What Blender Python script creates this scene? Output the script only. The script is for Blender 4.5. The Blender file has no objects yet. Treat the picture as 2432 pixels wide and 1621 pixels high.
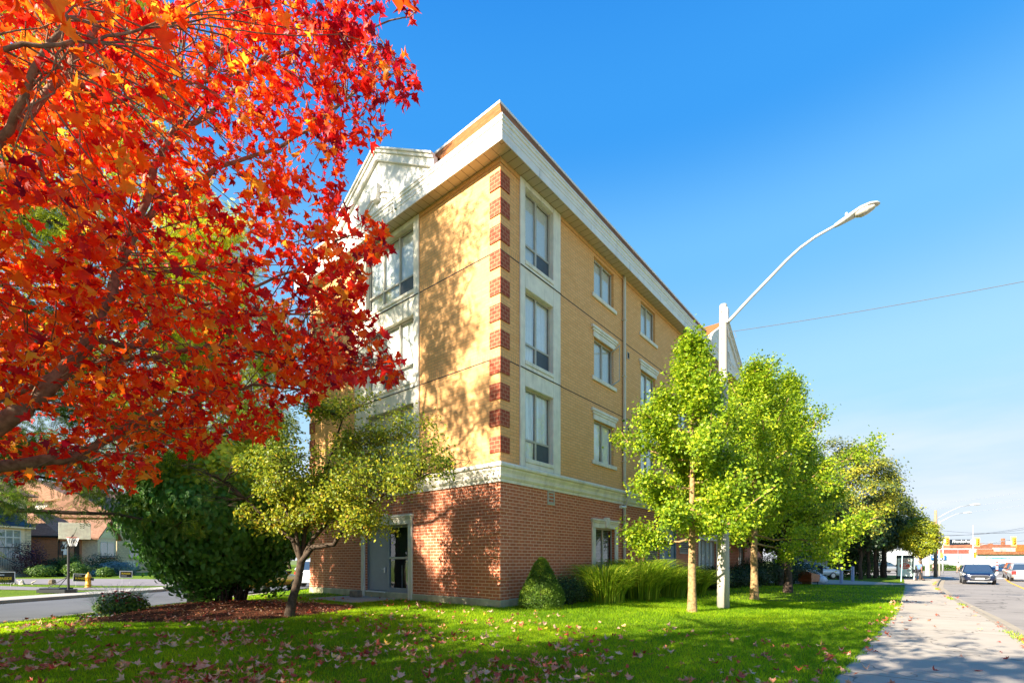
import bpy, math, random
import numpy as np
from mathutils import Vector, Matrix, Quaternion
R = math.radians
SC = bpy.context.scene
COL = SC.collection
# ---------------------------------------------------------------- camera, light, exposure
CAMZ = 1.6
cd = bpy.data.cameras.new('camera'); cam = bpy.data.objects.new('camera', cd); COL.objects.link(cam)
cam.location = (0, 0, CAMZ); cam.rotation_euler = (R(90), 0, 0)
cd.sensor_width = 36; cd.lens = 17; cd.shift_x = 0.0; cd.shift_y = 0.2128
cd.clip_start = 0.05; cd.clip_end = 2000
SC.camera = cam
SUN_EL = 27.0
SUN_H = Vector((-.805, -.593)).normalized()           # horizontal direction towards the sun
w = bpy.data.worlds.new('World'); SC.world = w; w.use_nodes = True
wn = w.node_tree; wn.nodes.clear()
sky = wn.nodes.new('ShaderNodeTexSky'); sky.sky_type = 'NISHITA'; sky.sun_disc = False
sky.sun_elevation = R(SUN_EL); sky.sun_rotation = math.atan2(SUN_H.x, SUN_H.y) % (2*math.pi)
sky.altitude = 100; sky.air_density = 1.0; sky.dust_density = 0.4; sky.ozone_density = 2.5
hsv = wn.nodes.new('ShaderNodeHueSaturation'); hsv.inputs['Saturation'].default_value = 1.18; hsv.inputs['Value'].default_value = 1.0
KN = 1.6                                              # soft shoulder: c*k/(c+k), keeps the bright horizon from burning out
v1 = wn.nodes.new('ShaderNodeVectorMath'); v1.operation = 'ADD'; v1.inputs[1].default_value = (KN, KN, KN*1.15)
v2 = wn.nodes.new('ShaderNodeVectorMath'); v2.operation = 'DIVIDE'
v3 = wn.nodes.new('ShaderNodeVectorMath'); v3.operation = 'MULTIPLY'; v3.inputs[1].default_value = (1.2, 1.2, 1.22)
wn.links.new(sky.outputs[0], v1.inputs[0]); wn.links.new(sky.outputs[0], v2.inputs[0]); 
W0 = 1.0                                              # steeper fall from the pale horizon to the deep blue overhead
v4 = wn.nodes.new('ShaderNodeVectorMath'); v4.operation = 'SCALE'; v4.inputs['Scale'].default_value = 1/W0
gm = wn.nodes.new('ShaderNodeGamma'); gm.inputs['Gamma'].default_value = 1.3
v5 = wn.nodes.new('ShaderNodeVectorMath'); v5.operation = 'MULTIPLY'; v5.inputs[1].default_value = (1.06, 1.38, 2.15)
wn.links.new(v3.outputs[0], v4.inputs[0]); wn.links.new(v4.outputs[0], gm.inputs[0]); wn.links.new(gm.outputs[0], v5.inputs[0]); wn.links.new(v5.outputs[0], hsv.inputs['Color']); wn.links.new(v1.outputs[0], v2.inputs[1]); wn.links.new(v2.outputs[0], v3.inputs[0])
# thin cirrus near the horizon
tc = wn.nodes.new('ShaderNodeTexCoord'); mp = wn.nodes.new('ShaderNodeMapping'); mp.inputs['Scale'].default_value = (1.6, 1.6, 9)
nz = wn.nodes.new('ShaderNodeTexNoise'); nz.inputs['Scale'].default_value = 1.7; nz.inputs['Detail'].default_value = 6; nz.inputs['Roughness'].default_value = .55
rp = wn.nodes.new('ShaderNodeValToRGB'); rp.color_ramp.elements[0].position = .38; rp.color_ramp.elements[1].position = .72
sp = wn.nodes.new('ShaderNodeSeparateXYZ')
mr = wn.nodes.new('ShaderNodeMapRange'); mr.inputs['From Min'].default_value = .02; mr.inputs['From Max'].default_value = .30
mr.inputs['To Min'].default_value = 1.0; mr.inputs['To Max'].default_value = 0.0
mu = wn.nodes.new('ShaderNodeMath'); mu.operation = 'MULTIPLY'
mx = wn.nodes.new('ShaderNodeMix'); mx.data_type = 'RGBA'; mx.inputs['B'].default_value = (1.68, 1.66, 1.70, 1)
bg = wn.nodes.new('ShaderNodeBackground'); bg.inputs['Strength'].default_value = 0.15
ow = wn.nodes.new('ShaderNodeOutputWorld')
L_ = wn.links.new
L_(tc.outputs['Generated'], mp.inputs[0]); L_(mp.outputs[0], nz.inputs['Vector']); L_(nz.outputs[0], rp.inputs[0])
L_(tc.outputs['Generated'], sp.inputs[0]); L_(sp.outputs['Z'], mr.inputs[0]); L_(mr.outputs[0], mu.inputs[0]); L_(rp.outputs[0], mu.inputs[1])
L_(mu.outputs[0], mx.inputs['Factor']); 
zr = wn.nodes.new('ShaderNodeValToRGB'); zr.color_ramp.interpolation = 'EASE'; zs = [(0, (.66, .74, .79)), (.10, (.60, .72, .81)), (.30, (.37, .66, .86)), (.50, (.16, .48, .85)), (.66, (.04, .30, .78)), (.9, (.008, .17, .64))]
while len(zr.color_ramp.elements) < len(zs): zr.color_ramp.elements.new(.5)
for e_, (p_, c_) in zip(zr.color_ramp.elements, zs): e_.position = p_; e_.color = (*c_, 1)
z2 = wn.nodes.new('ShaderNodeVectorMath'); z2.operation = 'SCALE'; z2.inputs['Scale'].default_value = 1.95
zm = wn.nodes.new('ShaderNodeMix'); zm.data_type = 'RGBA'; zm.inputs['Factor'].default_value = .88
L_(sp.outputs['Z'], zr.inputs[0]); L_(zr.outputs[0], z2.inputs[0]); L_(hsv.outputs[0], zm.inputs['A']); L_(z2.outputs[0], zm.inputs['B']); L_(zm.outputs['Result'], mx.inputs['A']); L_(mx.outputs['Result'], bg.inputs[0]); L_(bg.outputs[0], ow.inputs[0])
sd = bpy.data.lights.new('sun', 'SUN'); sd.energy = 4.0; sd.angle = R(.53); sd.color = (1, .90, .74)
so = bpy.data.objects.new('sun', sd); COL.objects.link(so)
ce, se = math.cos(R(SUN_EL)), math.sin(R(SUN_EL))
SUNV = Vector((SUN_H.x*ce, SUN_H.y*ce, se))
so.rotation_euler = (-SUNV).to_track_quat('-Z', 'Y').to_euler(); so.location = (0, 0, 40)
SC.view_settings.view_transform = 'Standard'; SC.view_settings.look = 'None'; SC.view_settings.gamma = 1
SC.view_settings.exposure = 2.08
SC.render.engine = 'CYCLES'
SC.cycles.max_bounces = 6; SC.cycles.diffuse_bounces = 3; SC.cycles.glossy_bounces = 3; SC.cycles.transmission_bounces = 4
SC.cycles.transparent_max_bounces = 12; SC.cycles.caustics_reflective = False; SC.cycles.caustics_refractive = False
SC.cycles.use_denoising = True
SC.cycles.sample_clamp_indirect = 6

# ---------------------------------------------------------------- layout maths
F_ = 17/36*2432
CU, CV = (math.sin(R(39.6)), math.cos(R(39.6))), (math.cos(R(39.6)), -math.sin(R(39.6)))   # main road frame: u along, v to the right
def P(px, py, Y):                       # a point at depth Y metres seen at a place of the photograph
    return Vector(((px-1216)/F_*Y, Y, CAMZ+(1328-py)/F_*Y))
def uv(u, v, z=0): return Vector((u*CU[0]+v*CV[0], u*CU[1]+v*CV[1], z))
def touv(x, y): return x*CU[0]+y*CU[1], x*CV[0]+y*CV[1]
def sst(a, b, t):
    t = np.clip((t-a)/(b-a), 0, 1); return t*t*(3-2*t)
def xn(y): return -14.1+.10*y           # near kerb of the side street
def xf(y): return -22.1+.13*y           # far kerb
def G(x, y):
    x = np.asarray(x, float); y = np.asarray(y, float)
    u = x*CU[0]+y*CU[1]; v = x*CV[0]+y*CV[1]
    z = -.38*np.clip((u-14)/56, 0, 1.3)
    rise = .19*sst(-.8, -9.5, v)*sst(0, 4.5, x-xn(y))*(1-.75*sst(26, 36, u))
    left = sst(6, 12, xf(y)-x)*.12
    z = np.where(x < -5, z*sst(-30, -5, x), z)
    return z+rise+left
def g(x, y): return float(G(x, y))

# ---------------------------------------------------------------- objects
def link(o, parent=None):
    COL.objects.link(o)
    if parent is not None: o.parent = parent
    return o
def tag(o, label=None, cat=None, group=None, kind=None):
    if label: o['label'] = label
    if cat: o['category'] = cat
    if group: o['group'] = group
    if kind: o['kind'] = kind
    return o
def empty(name, loc=(0, 0, 0), rz=0, label=None, cat=None, group=None):
    o = bpy.data.objects.new(name, None); o.empty_display_size = .2
    o.location = loc; o.rotation_euler = (0, 0, rz); link(o)
    return tag(o, label, cat, group)
def set_mats(me, mats):
    for m in (mats if isinstance(mats, (list, tuple)) else [mats]): me.materials.append(m)
class MB:
    def __init__(s): s.v = []; s.f = []; s.m = []
    def add(s, vs, fs, m=0):
        b = len(s.v); s.v += [tuple(q) for q in vs]; s.f += [tuple(i+b for i in f) for f in fs]; s.m += [m]*len(fs)
        return s
    def box(s, a, b, m=0):
        x0, y0, z0 = [min(a[i], b[i]) for i in range(3)]; x1, y1, z1 = [max(a[i], b[i]) for i in range(3)]
        return s.add([(x0,y0,z0),(x1,y0,z0),(x1,y1,z0),(x0,y1,z0),(x0,y0,z1),(x1,y0,z1),(x1,y1,z1),(x0,y1,z1)],
              [(0,3,2,1),(4,5,6,7),(0,1,5,4),(1,2,6,5),(2,3,7,6),(3,0,4,7)], m)
    def bbox(s, a, b, r=.01, m=0):      # chamfered box
        lo = [min(a[i], b[i]) for i in range(3)]; hi = [max(a[i], b[i]) for i in range(3)]
        r = min(r, *[(hi[i]-lo[i])*.45 for i in range(3)])
        vs = []; idx = {}
        for sx in (0, 1):
            for sy in (0, 1):
                for sz in (0, 1):
                    c = [(lo, hi)[q][i] for i, q in enumerate((sx, sy, sz))]; d = [r if q == 0 else -r for q in (sx, sy, sz)]
                    for ax in range(3):
                        pnt = [c[i]+(0 if i == ax else d[i]) for i in range(3)]; idx[(sx, sy, sz, ax)] = len(vs); vs.append(pnt)
        fs = []
        for ax in range(3):
            o1, o2 = [i for i in range(3) if i != ax]
            for q in (0, 1):
                ring = []
                for (e, f) in ((0,0),(1,0),(1,1),(0,1)):
                    k = [0,0,0]; k[ax] = q; k[o1] = e; k[o2] = f; ring.append(idx[(k[0],k[1],k[2],ax)])
                fs.append(tuple(ring))
        for ax in range(3):             # edges along ax
            o1, o2 = [i for i in range(3) if i != ax]
            for e in (0, 1):
                for f in (0, 1):
                    k0 = [0,0,0]; k0[o1] = e; k0[o2] = f; k1 = list(k0); k1[ax] = 1
                    fs.append((idx[(*k0, o1)], idx[(*k1, o1)], idx[(*k1, o2)], idx[(*k0, o2)]))
        for sx in (0, 1):
            for sy in (0, 1):
                for sz in (0, 1): fs.append(tuple(idx[(sx, sy, sz, a)] for a in range(3)))
        return s.add(vs, fs, m)
    def tube(s, pts, rad, n=8, m=0, cap=True):
        pts = [Vector(q) for q in pts]
        if not hasattr(rad, '__len__'): rad = [rad]*len(pts)
        vs = []; prev = None
        for i, q in enumerate(pts):
            t = (pts[min(i+1, len(pts)-1)]-pts[max(i-1, 0)])
            t = t.normalized() if t.length > 1e-9 else Vector((0, 0, 1))
            if prev is None:
                a = Vector((0, 0, 1)) if abs(t.z) < .9 else Vector((1, 0, 0)); nx = t.cross(a).normalized()
            else: nx = (prev-t*prev.dot(t)); nx = nx.normalized() if nx.length > 1e-6 else t.orthogonal().normalized()
            prev = nx; ny = t.cross(nx)
            for k in range(n):
                an = 2*math.pi*k/n; vs.append(q+(nx*math.cos(an)+ny*math.sin(an))*rad[i])
        fs = []
        for i in range(len(pts)-1):
            for k in range(n):
                a, b = i*n+k, i*n+(k+1) % n; fs.append((a, b, b+n, a+n))
        if cap: fs.append(tuple(range(n-1, -1, -1))); fs.append(tuple((len(pts)-1)*n+k for k in range(n)))
        return s.add(vs, fs, m)
    def lathe(s, prof, n=16, c=(0, 0, 0), m=0):
        vs = [(c[0]+r*math.cos(2*math.pi*k/n), c[1]+r*math.sin(2*math.pi*k/n), c[2]+z) for r, z in prof for k in range(n)]
        fs = [(i*n+k, i*n+(k+1) % n, (i+1)*n+(k+1) % n, (i+1)*n+k) for i in range(len(prof)-1) for k in range(n)]
        fs += [tuple(range(n-1, -1, -1)), tuple((len(prof)-1)*n+k for k in range(n))]
        return s.add(vs, fs, m)
    def prism(s, poly, d, m=0):         # poly of 3-D points pushed along d
        n = len(poly); d = Vector(d); a = [Vector(q) for q in poly]
        return s.add(a+[q+d for q in a], [tuple(range(n-1, -1, -1)), tuple(range(n, 2*n))]+[(i, (i+1) % n, n+(i+1) % n, n+i) for i in range(n)], m)
    def build(s, name, mats, parent=None, smooth=False, loc=None):
        me = bpy.data.meshes.new(name); me.from_pydata(s.v, [], s.f); set_mats(me, mats)
        if any(s.m): me.polygons.foreach_set('material_index', s.m)
        if smooth: me.polygons.foreach_set('use_smooth', [True]*len(s.f))
        me.validate(); me.update()
        import bmesh
        bm = bmesh.new(); bm.from_mesh(me); bmesh.ops.recalc_face_normals(bm, faces=bm.faces); bm.to_mesh(me); bm.free()
        o = bpy.data.objects.new(name, me); link(o, parent)
        if loc is not None: o.location = loc
        return o
def np_mesh(name, V, Fs, mats, parent=None, tint=None, smooth=False):
    me = bpy.data.meshes.new(name); V = np.asarray(V, np.float32)
    me.vertices.add(len(V)); me.vertices.foreach_set('co', V.ravel())
    Fs = [np.asarray(f, np.int32) for f in Fs if len(f)]
    nl = sum(f.size for f in Fs); npo = sum(len(f) for f in Fs)
    me.loops.add(nl); me.polygons.add(npo)
    me.loops.foreach_set('vertex_index', np.concatenate([f.ravel() for f in Fs]))
    tot = np.concatenate([np.full(len(f), f.shape[1], np.int32) for f in Fs])
    me.polygons.foreach_set('loop_start', np.concatenate([[0], np.cumsum(tot)[:-1]]).astype(np.int32))
    if smooth: me.polygons.foreach_set('use_smooth', np.ones(npo, bool))
    set_mats(me, mats); me.update(calc_edges=True)
    if tint is not None:
        a = me.attributes.new('tint', 'FLOAT', 'POINT'); a.data.foreach_set('value', np.asarray(tint, np.float32))
    o = bpy.data.objects.new(name, me); link(o, parent); return o
def copy_tree(o, parent=None):
    c = o.copy(); COL.objects.link(c); c.parent = parent
    for ch in [q for q in bpy.data.objects if q.parent == o]: copy_tree(ch, c)
    return c

# ---------------------------------------------------------------- materials
class NT:
    def __init__(s, name):
        s.m = bpy.data.materials.new(name); s.m.use_nodes = True; s.t = s.m.node_tree; s.t.nodes.clear()
        s.out = s.n('ShaderNodeOutputMaterial')
    def n(s, ty, **k):
        q = s.t.nodes.new(ty)
        for a, b in k.items(): setattr(q, a, b)
        return q
    def l(s, a, b): s.t.links.new(a, b)
    def mix(s, f, a, b, mode='MIX'):
        q = s.n('ShaderNodeMix', data_type='RGBA', blend_type=mode)
        for k, val in (('Factor', f), ('A', a), ('B', b)):
            if hasattr(val, 'links'): s.l(val, q.inputs[k])
            else: q.inputs[k].default_value = val if k == 'Factor' else (*val[:3], 1)
        return q.outputs['Result']
    def noise(s, scale, detail=4, rough=.55, vec=None, stretch=None):
        q = s.n('ShaderNodeTexNoise'); q.inputs['Scale'].default_value = scale; q.inputs['Detail'].default_value = detail; q.inputs['Roughness'].default_value = rough
        if vec is None: vec = s.n('ShaderNodeTexCoord').outputs['Object']
        if stretch:
            mp = s.n('ShaderNodeMapping'); mp.inputs['Scale'].default_value = stretch; s.l(vec, mp.inputs[0]); vec = mp.outputs[0]
        s.l(vec, q.inputs['Vector']); return q.outputs[0]
    def ramp(s, f, stops):
        q = s.n('ShaderNodeValToRGB'); cr = q.color_ramp
        while len(cr.elements) < len(stops): cr.elements.new(.5)
        for e, (p, c) in zip(cr.elements, stops): e.position = p; e.color = (*c[:3], 1) if hasattr(c, '__len__') else (c, c, c, 1)
        s.l(f, q.inputs[0]); return q.outputs[0]
    def bump(s, h, st=.3, d=.02):
        q = s.n('ShaderNodeBump'); q.inputs['Strength'].default_value = st; q.inputs['Distance'].default_value = d; s.l(h, q.inputs['Height']); return q.outputs[0]
    def pbr(s, col, rough=.6, metal=0, nrm=None, spec=None, coat=0):
        q = s.n('ShaderNodeBsdfPrincipled')
        if hasattr(col, 'links'): s.l(col, q.inputs['Base Color'])
        else: q.inputs['Base Color'].default_value = (*col[:3], 1)
        if hasattr(rough, 'links'): s.l(rough, q.inputs['Roughness'])
        else: q.inputs['Roughness'].default_value = rough
        q.inputs['Metallic'].default_value = metal
        if spec is not None: q.inputs['Specular IOR Level'].default_value = spec
        if coat: q.inputs['Coat Weight'].default_value = coat; q.inputs['Coat Roughness'].default_value = .06
        if nrm is not None: s.l(nrm, q.inputs['Normal'])
        return q.outputs[0]
    def done(s, sh): s.l(sh, s.out.inputs[0]); return s.m
_mc = {}
def plain(name, col, rough=.6, metal=0, var=.12, scale=6, bump=.0, coat=0, spec=None, dirt=0):
    if name in _mc: return _mc[name]
    t = NT(name); nz = t.noise(scale, 5)
    c2 = tuple(max(0, c*(1-var*1.6)) for c in col); c1 = tuple(min(1, c*(1+var)) for c in col)
    c = t.ramp(nz, [(.3, c2), (.7, c1)])
    if dirt:
        d = t.noise(1.3, 6, .65, stretch=(3, 3, .35)); c = t.mix(t.ramp(d, [(.5, 0), (.75, dirt)]), c, tuple(q*.45 for q in col))
    _mc[name] = t.done(t.pbr(c, rough, metal, t.bump(t.noise(scale*12, 3), bump, .01) if bump else None, spec, coat)); return _mc[name]
def leafmat(name, stops, transl=.45, rough=.5, bright=1.35, spec=.35):
    t = NT(name); at = t.n('ShaderNodeAttribute', attribute_name='tint')
    c = t.ramp(at.outputs['Fac'], stops)
    c2 = t.mix(1.0, c, (bright, bright, bright), 'MULTIPLY')
    q = t.pbr(c, rough, 0, None, spec); tr = t.n('ShaderNodeBsdfTranslucent'); t.l(c2, tr.inputs[0])
    m = t.n('ShaderNodeMixShader'); m.inputs[0].default_value = transl; t.l(q, m.inputs[1]); t.l(tr.outputs[0], m.inputs[2])
    return t.done(m.outputs[0])
def facade_vec(t):                      # object coordinates unrolled on upright walls: (along the wall, height)
    tcn = t.n('ShaderNodeTexCoord'); s1 = t.n('ShaderNodeSeparateXYZ'); t.l(tcn.outputs['Object'], s1.inputs[0])
    s2 = t.n('ShaderNodeSeparateXYZ'); t.l(tcn.outputs['Normal'], s2.inputs[0])
    ab = t.n('ShaderNodeMath', operation='ABSOLUTE'); t.l(s2.outputs[0], ab.inputs[0])
    gt = t.n('ShaderNodeMath', operation='GREATER_THAN'); gt.inputs[1].default_value = .6; t.l(ab.outputs[0], gt.inputs[0])
    mx = t.n('ShaderNodeMix', data_type='FLOAT'); t.l(gt.outputs[0], mx.inputs['Factor']); t.l(s1.outputs[0], mx.inputs['A']); t.l(s1.outputs[1], mx.inputs['B'])
    cb = t.n('ShaderNodeCombineXYZ'); t.l(mx.outputs[0], cb.inputs[0]); t.l(s1.outputs[2], cb.inputs[1]); return cb.outputs[0]
def brickmat(name, c1, c2, mortar, bw=.2, rh=.075, ms=.008, soldier=None, var=.25, dirt=.25):
    t = NT(name); vec = facade_vec(t)
    b = t.n('ShaderNodeTexBrick'); t.l(vec, b.inputs['Vector'])
    b.inputs['Scale'].default_value = 1; b.inputs['Brick Width'].default_value = bw; b.inputs['Row Height'].default_value = rh
    b.inputs['Mortar Size'].default_value = ms; b.inputs['Mortar Smooth'].default_value = .15; b.inputs['Bias'].default_value = 0
    b.inputs['Color1'].default_value = (*c1, 1); b.inputs['Color2'].default_value = (*c2, 1); b.inputs['Mortar'].default_value = (*mortar, 1)
    col = b.outputs['Color']; fac = b.outputs['Fac']
    if soldier:                         # upright courses under each floor joint
        b2 = t.n('ShaderNodeTexBrick'); t.l(vec, b2.inputs['Vector']); b2.offset = 0
        for k in ('Color1', 'Color2', 'Mortar'): b2.inputs[k].default_value = b.inputs[k].default_value
        b2.inputs['Scale'].default_value = 1; b2.inputs['Brick Width'].default_value = rh; b2.inputs['Row Height'].default_value = .2; b2.inputs['Mortar Size'].default_value = ms
        sx = t.n('ShaderNodeSeparateXYZ'); t.l(vec, sx.inputs[0]); acc = None
        for (za, zb) in soldier:
            c = t.n('ShaderNodeMath', operation='COMPARE'); c.inputs[1].default_value = (za+zb)/2; c.inputs[2].default_value = (zb-za)/2; t.l(sx.outputs[1], c.inputs[0])
            if acc is None: acc = c.outputs[0]
            else:
                m = t.n('ShaderNodeMath', operation='MAXIMUM'); t.l(acc, m.inputs[0]); t.l(c.outputs[0], m.inputs[1]); acc = m.outputs[0]
        col = t.mix(acc, col, b2.outputs['Color'])
    n1 = t.noise(.8, 5); n2 = t.noise(9, 3)
    col = t.mix(t.ramp(n1, [(.3, 0), (.75, var)]), col, tuple(q*.62 for q in c1))
    col = t.mix(t.ramp(n2, [(.35, 0), (.8, .22)]), col, tuple(min(1, q*1.35) for q in c1))
    st = t.noise(1.1, 6, .6, stretch=(2.5, 2.5, .2)); col = t.mix(t.ramp(st, [(.52, 0), (.8, dirt)]), col, tuple(q*.5 for q in c2))
    return t.done(t.pbr(col, .85, 0, t.bump(fac, -.35, .01), .25))
M = {}
JA, JB = 7.49, 10.6
M['buff'] = brickmat('buff_brick', (.87, .455, .18), (.78, .38, .135), (.56, .31, .135), .3, .1, .011, soldier=[(JA-.0, JA+.2), (JB, JB+.2)], var=.12, dirt=.12)
M['red'] = brickmat('red_brick', (.58, .165, .075), (.44, .12, .055), (.78, .48, .33), .29, .1, .012, var=.18, dirt=.2)
M['quoin'] = brickmat('quoin_brick', (.37, .085, .042), (.29, .062, .034), (.52, .27, .15), .2, .115, .008, var=.04, dirt=.0)
M['bung'] = brickmat('house_brick', (.60, .24, .11), (.44, .16, .08), (.36, .26, .2), .24, .08, .012)
M['stonewall'] = brickmat('house_stone', (.85, .66, .40), (.66, .50, .31), (.33, .29, .23), .5, .22, .014, var=.4)
M['trim'] = plain('cream_stone_trim', (.84, .77, .63), .75, var=.07, scale=3, bump=.12, dirt=.5, spec=.2)
M['base'] = plain('foundation_stone', (.46, .42, .27), .9, var=.14, scale=2.5, bump=.3, dirt=.5, spec=.15)
M['fascia'] = plain('fascia_paint', (.80, .76, .70), .5, var=.05, scale=2, dirt=.22)
M['soffit'] = None
M['frame'] = plain('window_frame', (.50, .46, .38), .45, var=.06)
M['framewhite'] = plain('white_frame', (.74, .72, .66), .45, var=.05)
M['greyp'] = plain('grey_door_paint', (.21, .25, .29), .45, var=.06, scale=3)
M['bluedoor'] = plain('blue_grey_door_paint', (.17, .27, .37), .5, var=.05, scale=2)
M['dark'] = plain('dark_interior', (.02, .022, .025), .8)
M['black'] = plain('black_plastic', (.015, .016, .02), .4, var=.1)
M['iron'] = plain('black_iron', (.02, .02, .022), .5, .3)
M['galv'] = plain('galvanized_steel', (.55, .56, .57), .4, .55, var=.06)
M['alum'] = plain('cast_aluminium', (.62, .61, .58), .45, .3, var=.05)
M['white'] = plain('white_paint', (.78, .78, .77), .5, var=.03)
M['conc'] = None
M['spout'] = plain('downspout_paint', (.60, .53, .40), .5, var=.04)
M['bark'] = plain('ginkgo_bark', (.40, .255, .12), .95, var=.35, scale=14, bump=.9, spec=.1)
M['barkd'] = plain('dark_bark', (.085, .06, .045), .95, var=.3, scale=14, bump=.8, spec=.1)
M['barkm'] = plain('maple_bark', (.29, .19, .125), .9, var=.3, scale=20, bump=.6, spec=.15)
def soffit_mat():
    t = NT('vented_soffit'); wv = t.n('ShaderNodeTexCoord'); s = t.n('ShaderNodeSeparateXYZ'); t.l(wv.outputs['Object'], s.inputs[0])
    def saw(o):
        a = t.n('ShaderNodeMath', operation='MULTIPLY'); a.inputs[1].default_value = 3.3; t.l(o, a.inputs[0])
        b = t.n('ShaderNodeMath', operation='FRACT'); t.l(a.outputs[0], b.inputs[0]); c = t.n('ShaderNodeMath', operation='GREATER_THAN'); c.inputs[1].default_value = .93; t.l(b.outputs[0], c.inputs[0]); return c.outputs[0]
    fx = saw(s.outputs[0]); fy = saw(s.outputs[1])
    neg = t.n('ShaderNodeMath', operation='LESS_THAN'); t.l(s.outputs[0], neg.inputs[0]); t.l(s.outputs[1], neg.inputs[1])
    m = t.n('ShaderNodeMix', data_type='FLOAT'); t.l(neg.outputs[0], m.inputs['Factor']); t.l(fx, m.inputs['A']); t.l(fy, m.inputs['B'])
    c = t.mix(m.outputs[0], (.50, .42, .27), (.16, .12, .07)); return t.done(t.pbr(c, .5))
M['soffit'] = soffit_mat()
def glass_mat(name, tint=(.9, .95, .95), ior=1.75, rough=.0):
    t = NT(name); gl = t.n('ShaderNodeBsdfGlossy'); gl.inputs['Roughness'].default_value = rough; gl.inputs['Color'].default_value = (1, 1, 1, 1)
    tr = t.n('ShaderNodeBsdfTransparent'); tr.inputs[0].default_value = (*tint, 1)
    lw = t.n('ShaderNodeLayerWeight'); lw.inputs[0].default_value = .5
    pw = t.n('ShaderNodeMath', operation='POWER'); pw.inputs[1].default_value = 4.2; t.l(lw.outputs['Facing'], pw.inputs[0])
    fr = t.n('ShaderNodeMapRange'); fr.inputs['To Min'].default_value = .06 if ior < 2 else .11; fr.inputs['To Max'].default_value = .95; t.l(pw.outputs[0], fr.inputs[0])
    nb = t.bump(t.noise(1.4, 2), .05, .05); t.l(nb, gl.inputs['Normal'])
    m = t.n('ShaderNodeMixShader'); t.l(fr.outputs[0], m.inputs[0]); t.l(tr.outputs[0], m.inputs[1]); t.l(gl.outputs[0], m.inputs[2]); return t.done(m.outputs[0])
M['glass'] = glass_mat('window_glass', (.985, 1, 1), 2.1)
M['lens'] = glass_mat('lamp_lens', (.9, .9, .88), 1.5, .1)
M['carglass'] = plain('car_glass', (.03, .05, .08), .04, 0, var=.05, spec=1.0, coat=1)
def curtain_mat(name, c, sc=24, lo=.80):
    t = NT(name); v = facade_vec(t); wv = t.n('ShaderNodeTexWave'); wv.inputs['Scale'].default_value = sc/6.28; wv.inputs['Distortion'].default_value = 1.5; wv.inputs['Detail'].default_value = 1
    t.l(v, wv.inputs['Vector']); col = t.ramp(wv.outputs[1], [(.1, tuple(q*lo for q in c)), (.8, c)])  # shade of folds and slats painted in, darker in the wave troughs
    return t.done(t.pbr(col, .8, 0, t.bump(wv.outputs[1], .5, .03)))
M['curtain'] = curtain_mat('sheer_curtain', (.95, .95, .93))
M['blindv'] = curtain_mat('vertical_blind', (.92, .93, .88), 52, .55)
M['blindh'] = plain('horizontal_blind', (.30, .30, .27), .6)
M['curtaing'] = curtain_mat('pale_curtain_green', (.90, .93, .88), 30, .75)
def conc_mat(name, c, joint=None):
    t = NT(name); n1 = t.noise(1.2, 6, .6); n2 = t.noise(60, 3); col = t.ramp(n1, [(.3, tuple(q*.78 for q in c)), (.7, c)])
    col = t.mix(t.ramp(n2, [(.4, 0), (.7, .25)]), col, tuple(q*.6 for q in c))
    return t.done(t.pbr(col, .9, 0, t.bump(n2, .25, .01), .2))
M['conc'] = conc_mat('concrete', (.46, .40, .32)); M['kerb'] = conc_mat('kerb_concrete', (.40, .34, .26)); M['polec'] = conc_mat('spun_concrete', (.52, .475, .41))
def asphalt(name, c, crack=.6):
    t = NT(name); n1 = t.noise(.35, 6, .6); n2 = t.noise(90, 2); col = t.ramp(n1, [(.3, tuple(q*.82 for q in c)), (.7, tuple(q*1.12 for q in c))])
    col = t.mix(t.ramp(n2, [(.35, 0), (.7, .4)]), col, tuple(q*.6 for q in c))
    vo = t.n('ShaderNodeTexVoronoi', feature='DISTANCE_TO_EDGE'); vo.inputs['Scale'].default_value = .16
    tcn = t.n('ShaderNodeTexCoord'); nn = t.n('ShaderNodeTexNoise'); nn.inputs['Scale'].default_value = .8; t.l(tcn.outputs['Object'], nn.inputs['Vector'])
    vm = t.n('ShaderNodeVectorMath', operation='MULTIPLY_ADD'); vm.inputs[1].default_value = (2.2, 2.2, 2.2); t.l(nn.outputs[1], vm.inputs[0]); t.l(tcn.outputs['Object'], vm.inputs[2]); t.l(vm.outputs[0], vo.inputs['Vector'])
    col = t.mix(t.ramp(vo.outputs['Distance'], [(0, crack), (.004, crack), (.007, 0)]), col, (.03, .028, .026))
    return t.done(t.pbr(col, .88, 0, t.bump(n2, .3, .01), .25))
M['asph'] = asphalt('asphalt_main', (.30, .27, .245)); M['asph2'] = asphalt('asphalt_side', (.13, .135, .15), .4)
def lawn_mat():
    t = NT('lawn_turf'); n1 = t.noise(.7, 5); n2 = t.noise(28, 4); n3 = t.noise(160, 2)
    c = t.ramp(n2, [(.25, (.05, .10, .006)), (.5, (.14, .22, .008)), (.78, (.26, .33, .01))])
    c = t.mix(t.ramp(n1, [(.35, 0), (.7, .5)]), c, (.07, .15, .012)); return t.done(t.pbr(c, .85, 0, t.bump(n3, .8, .03), .15))
M['lawn'] = lawn_mat()
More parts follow.
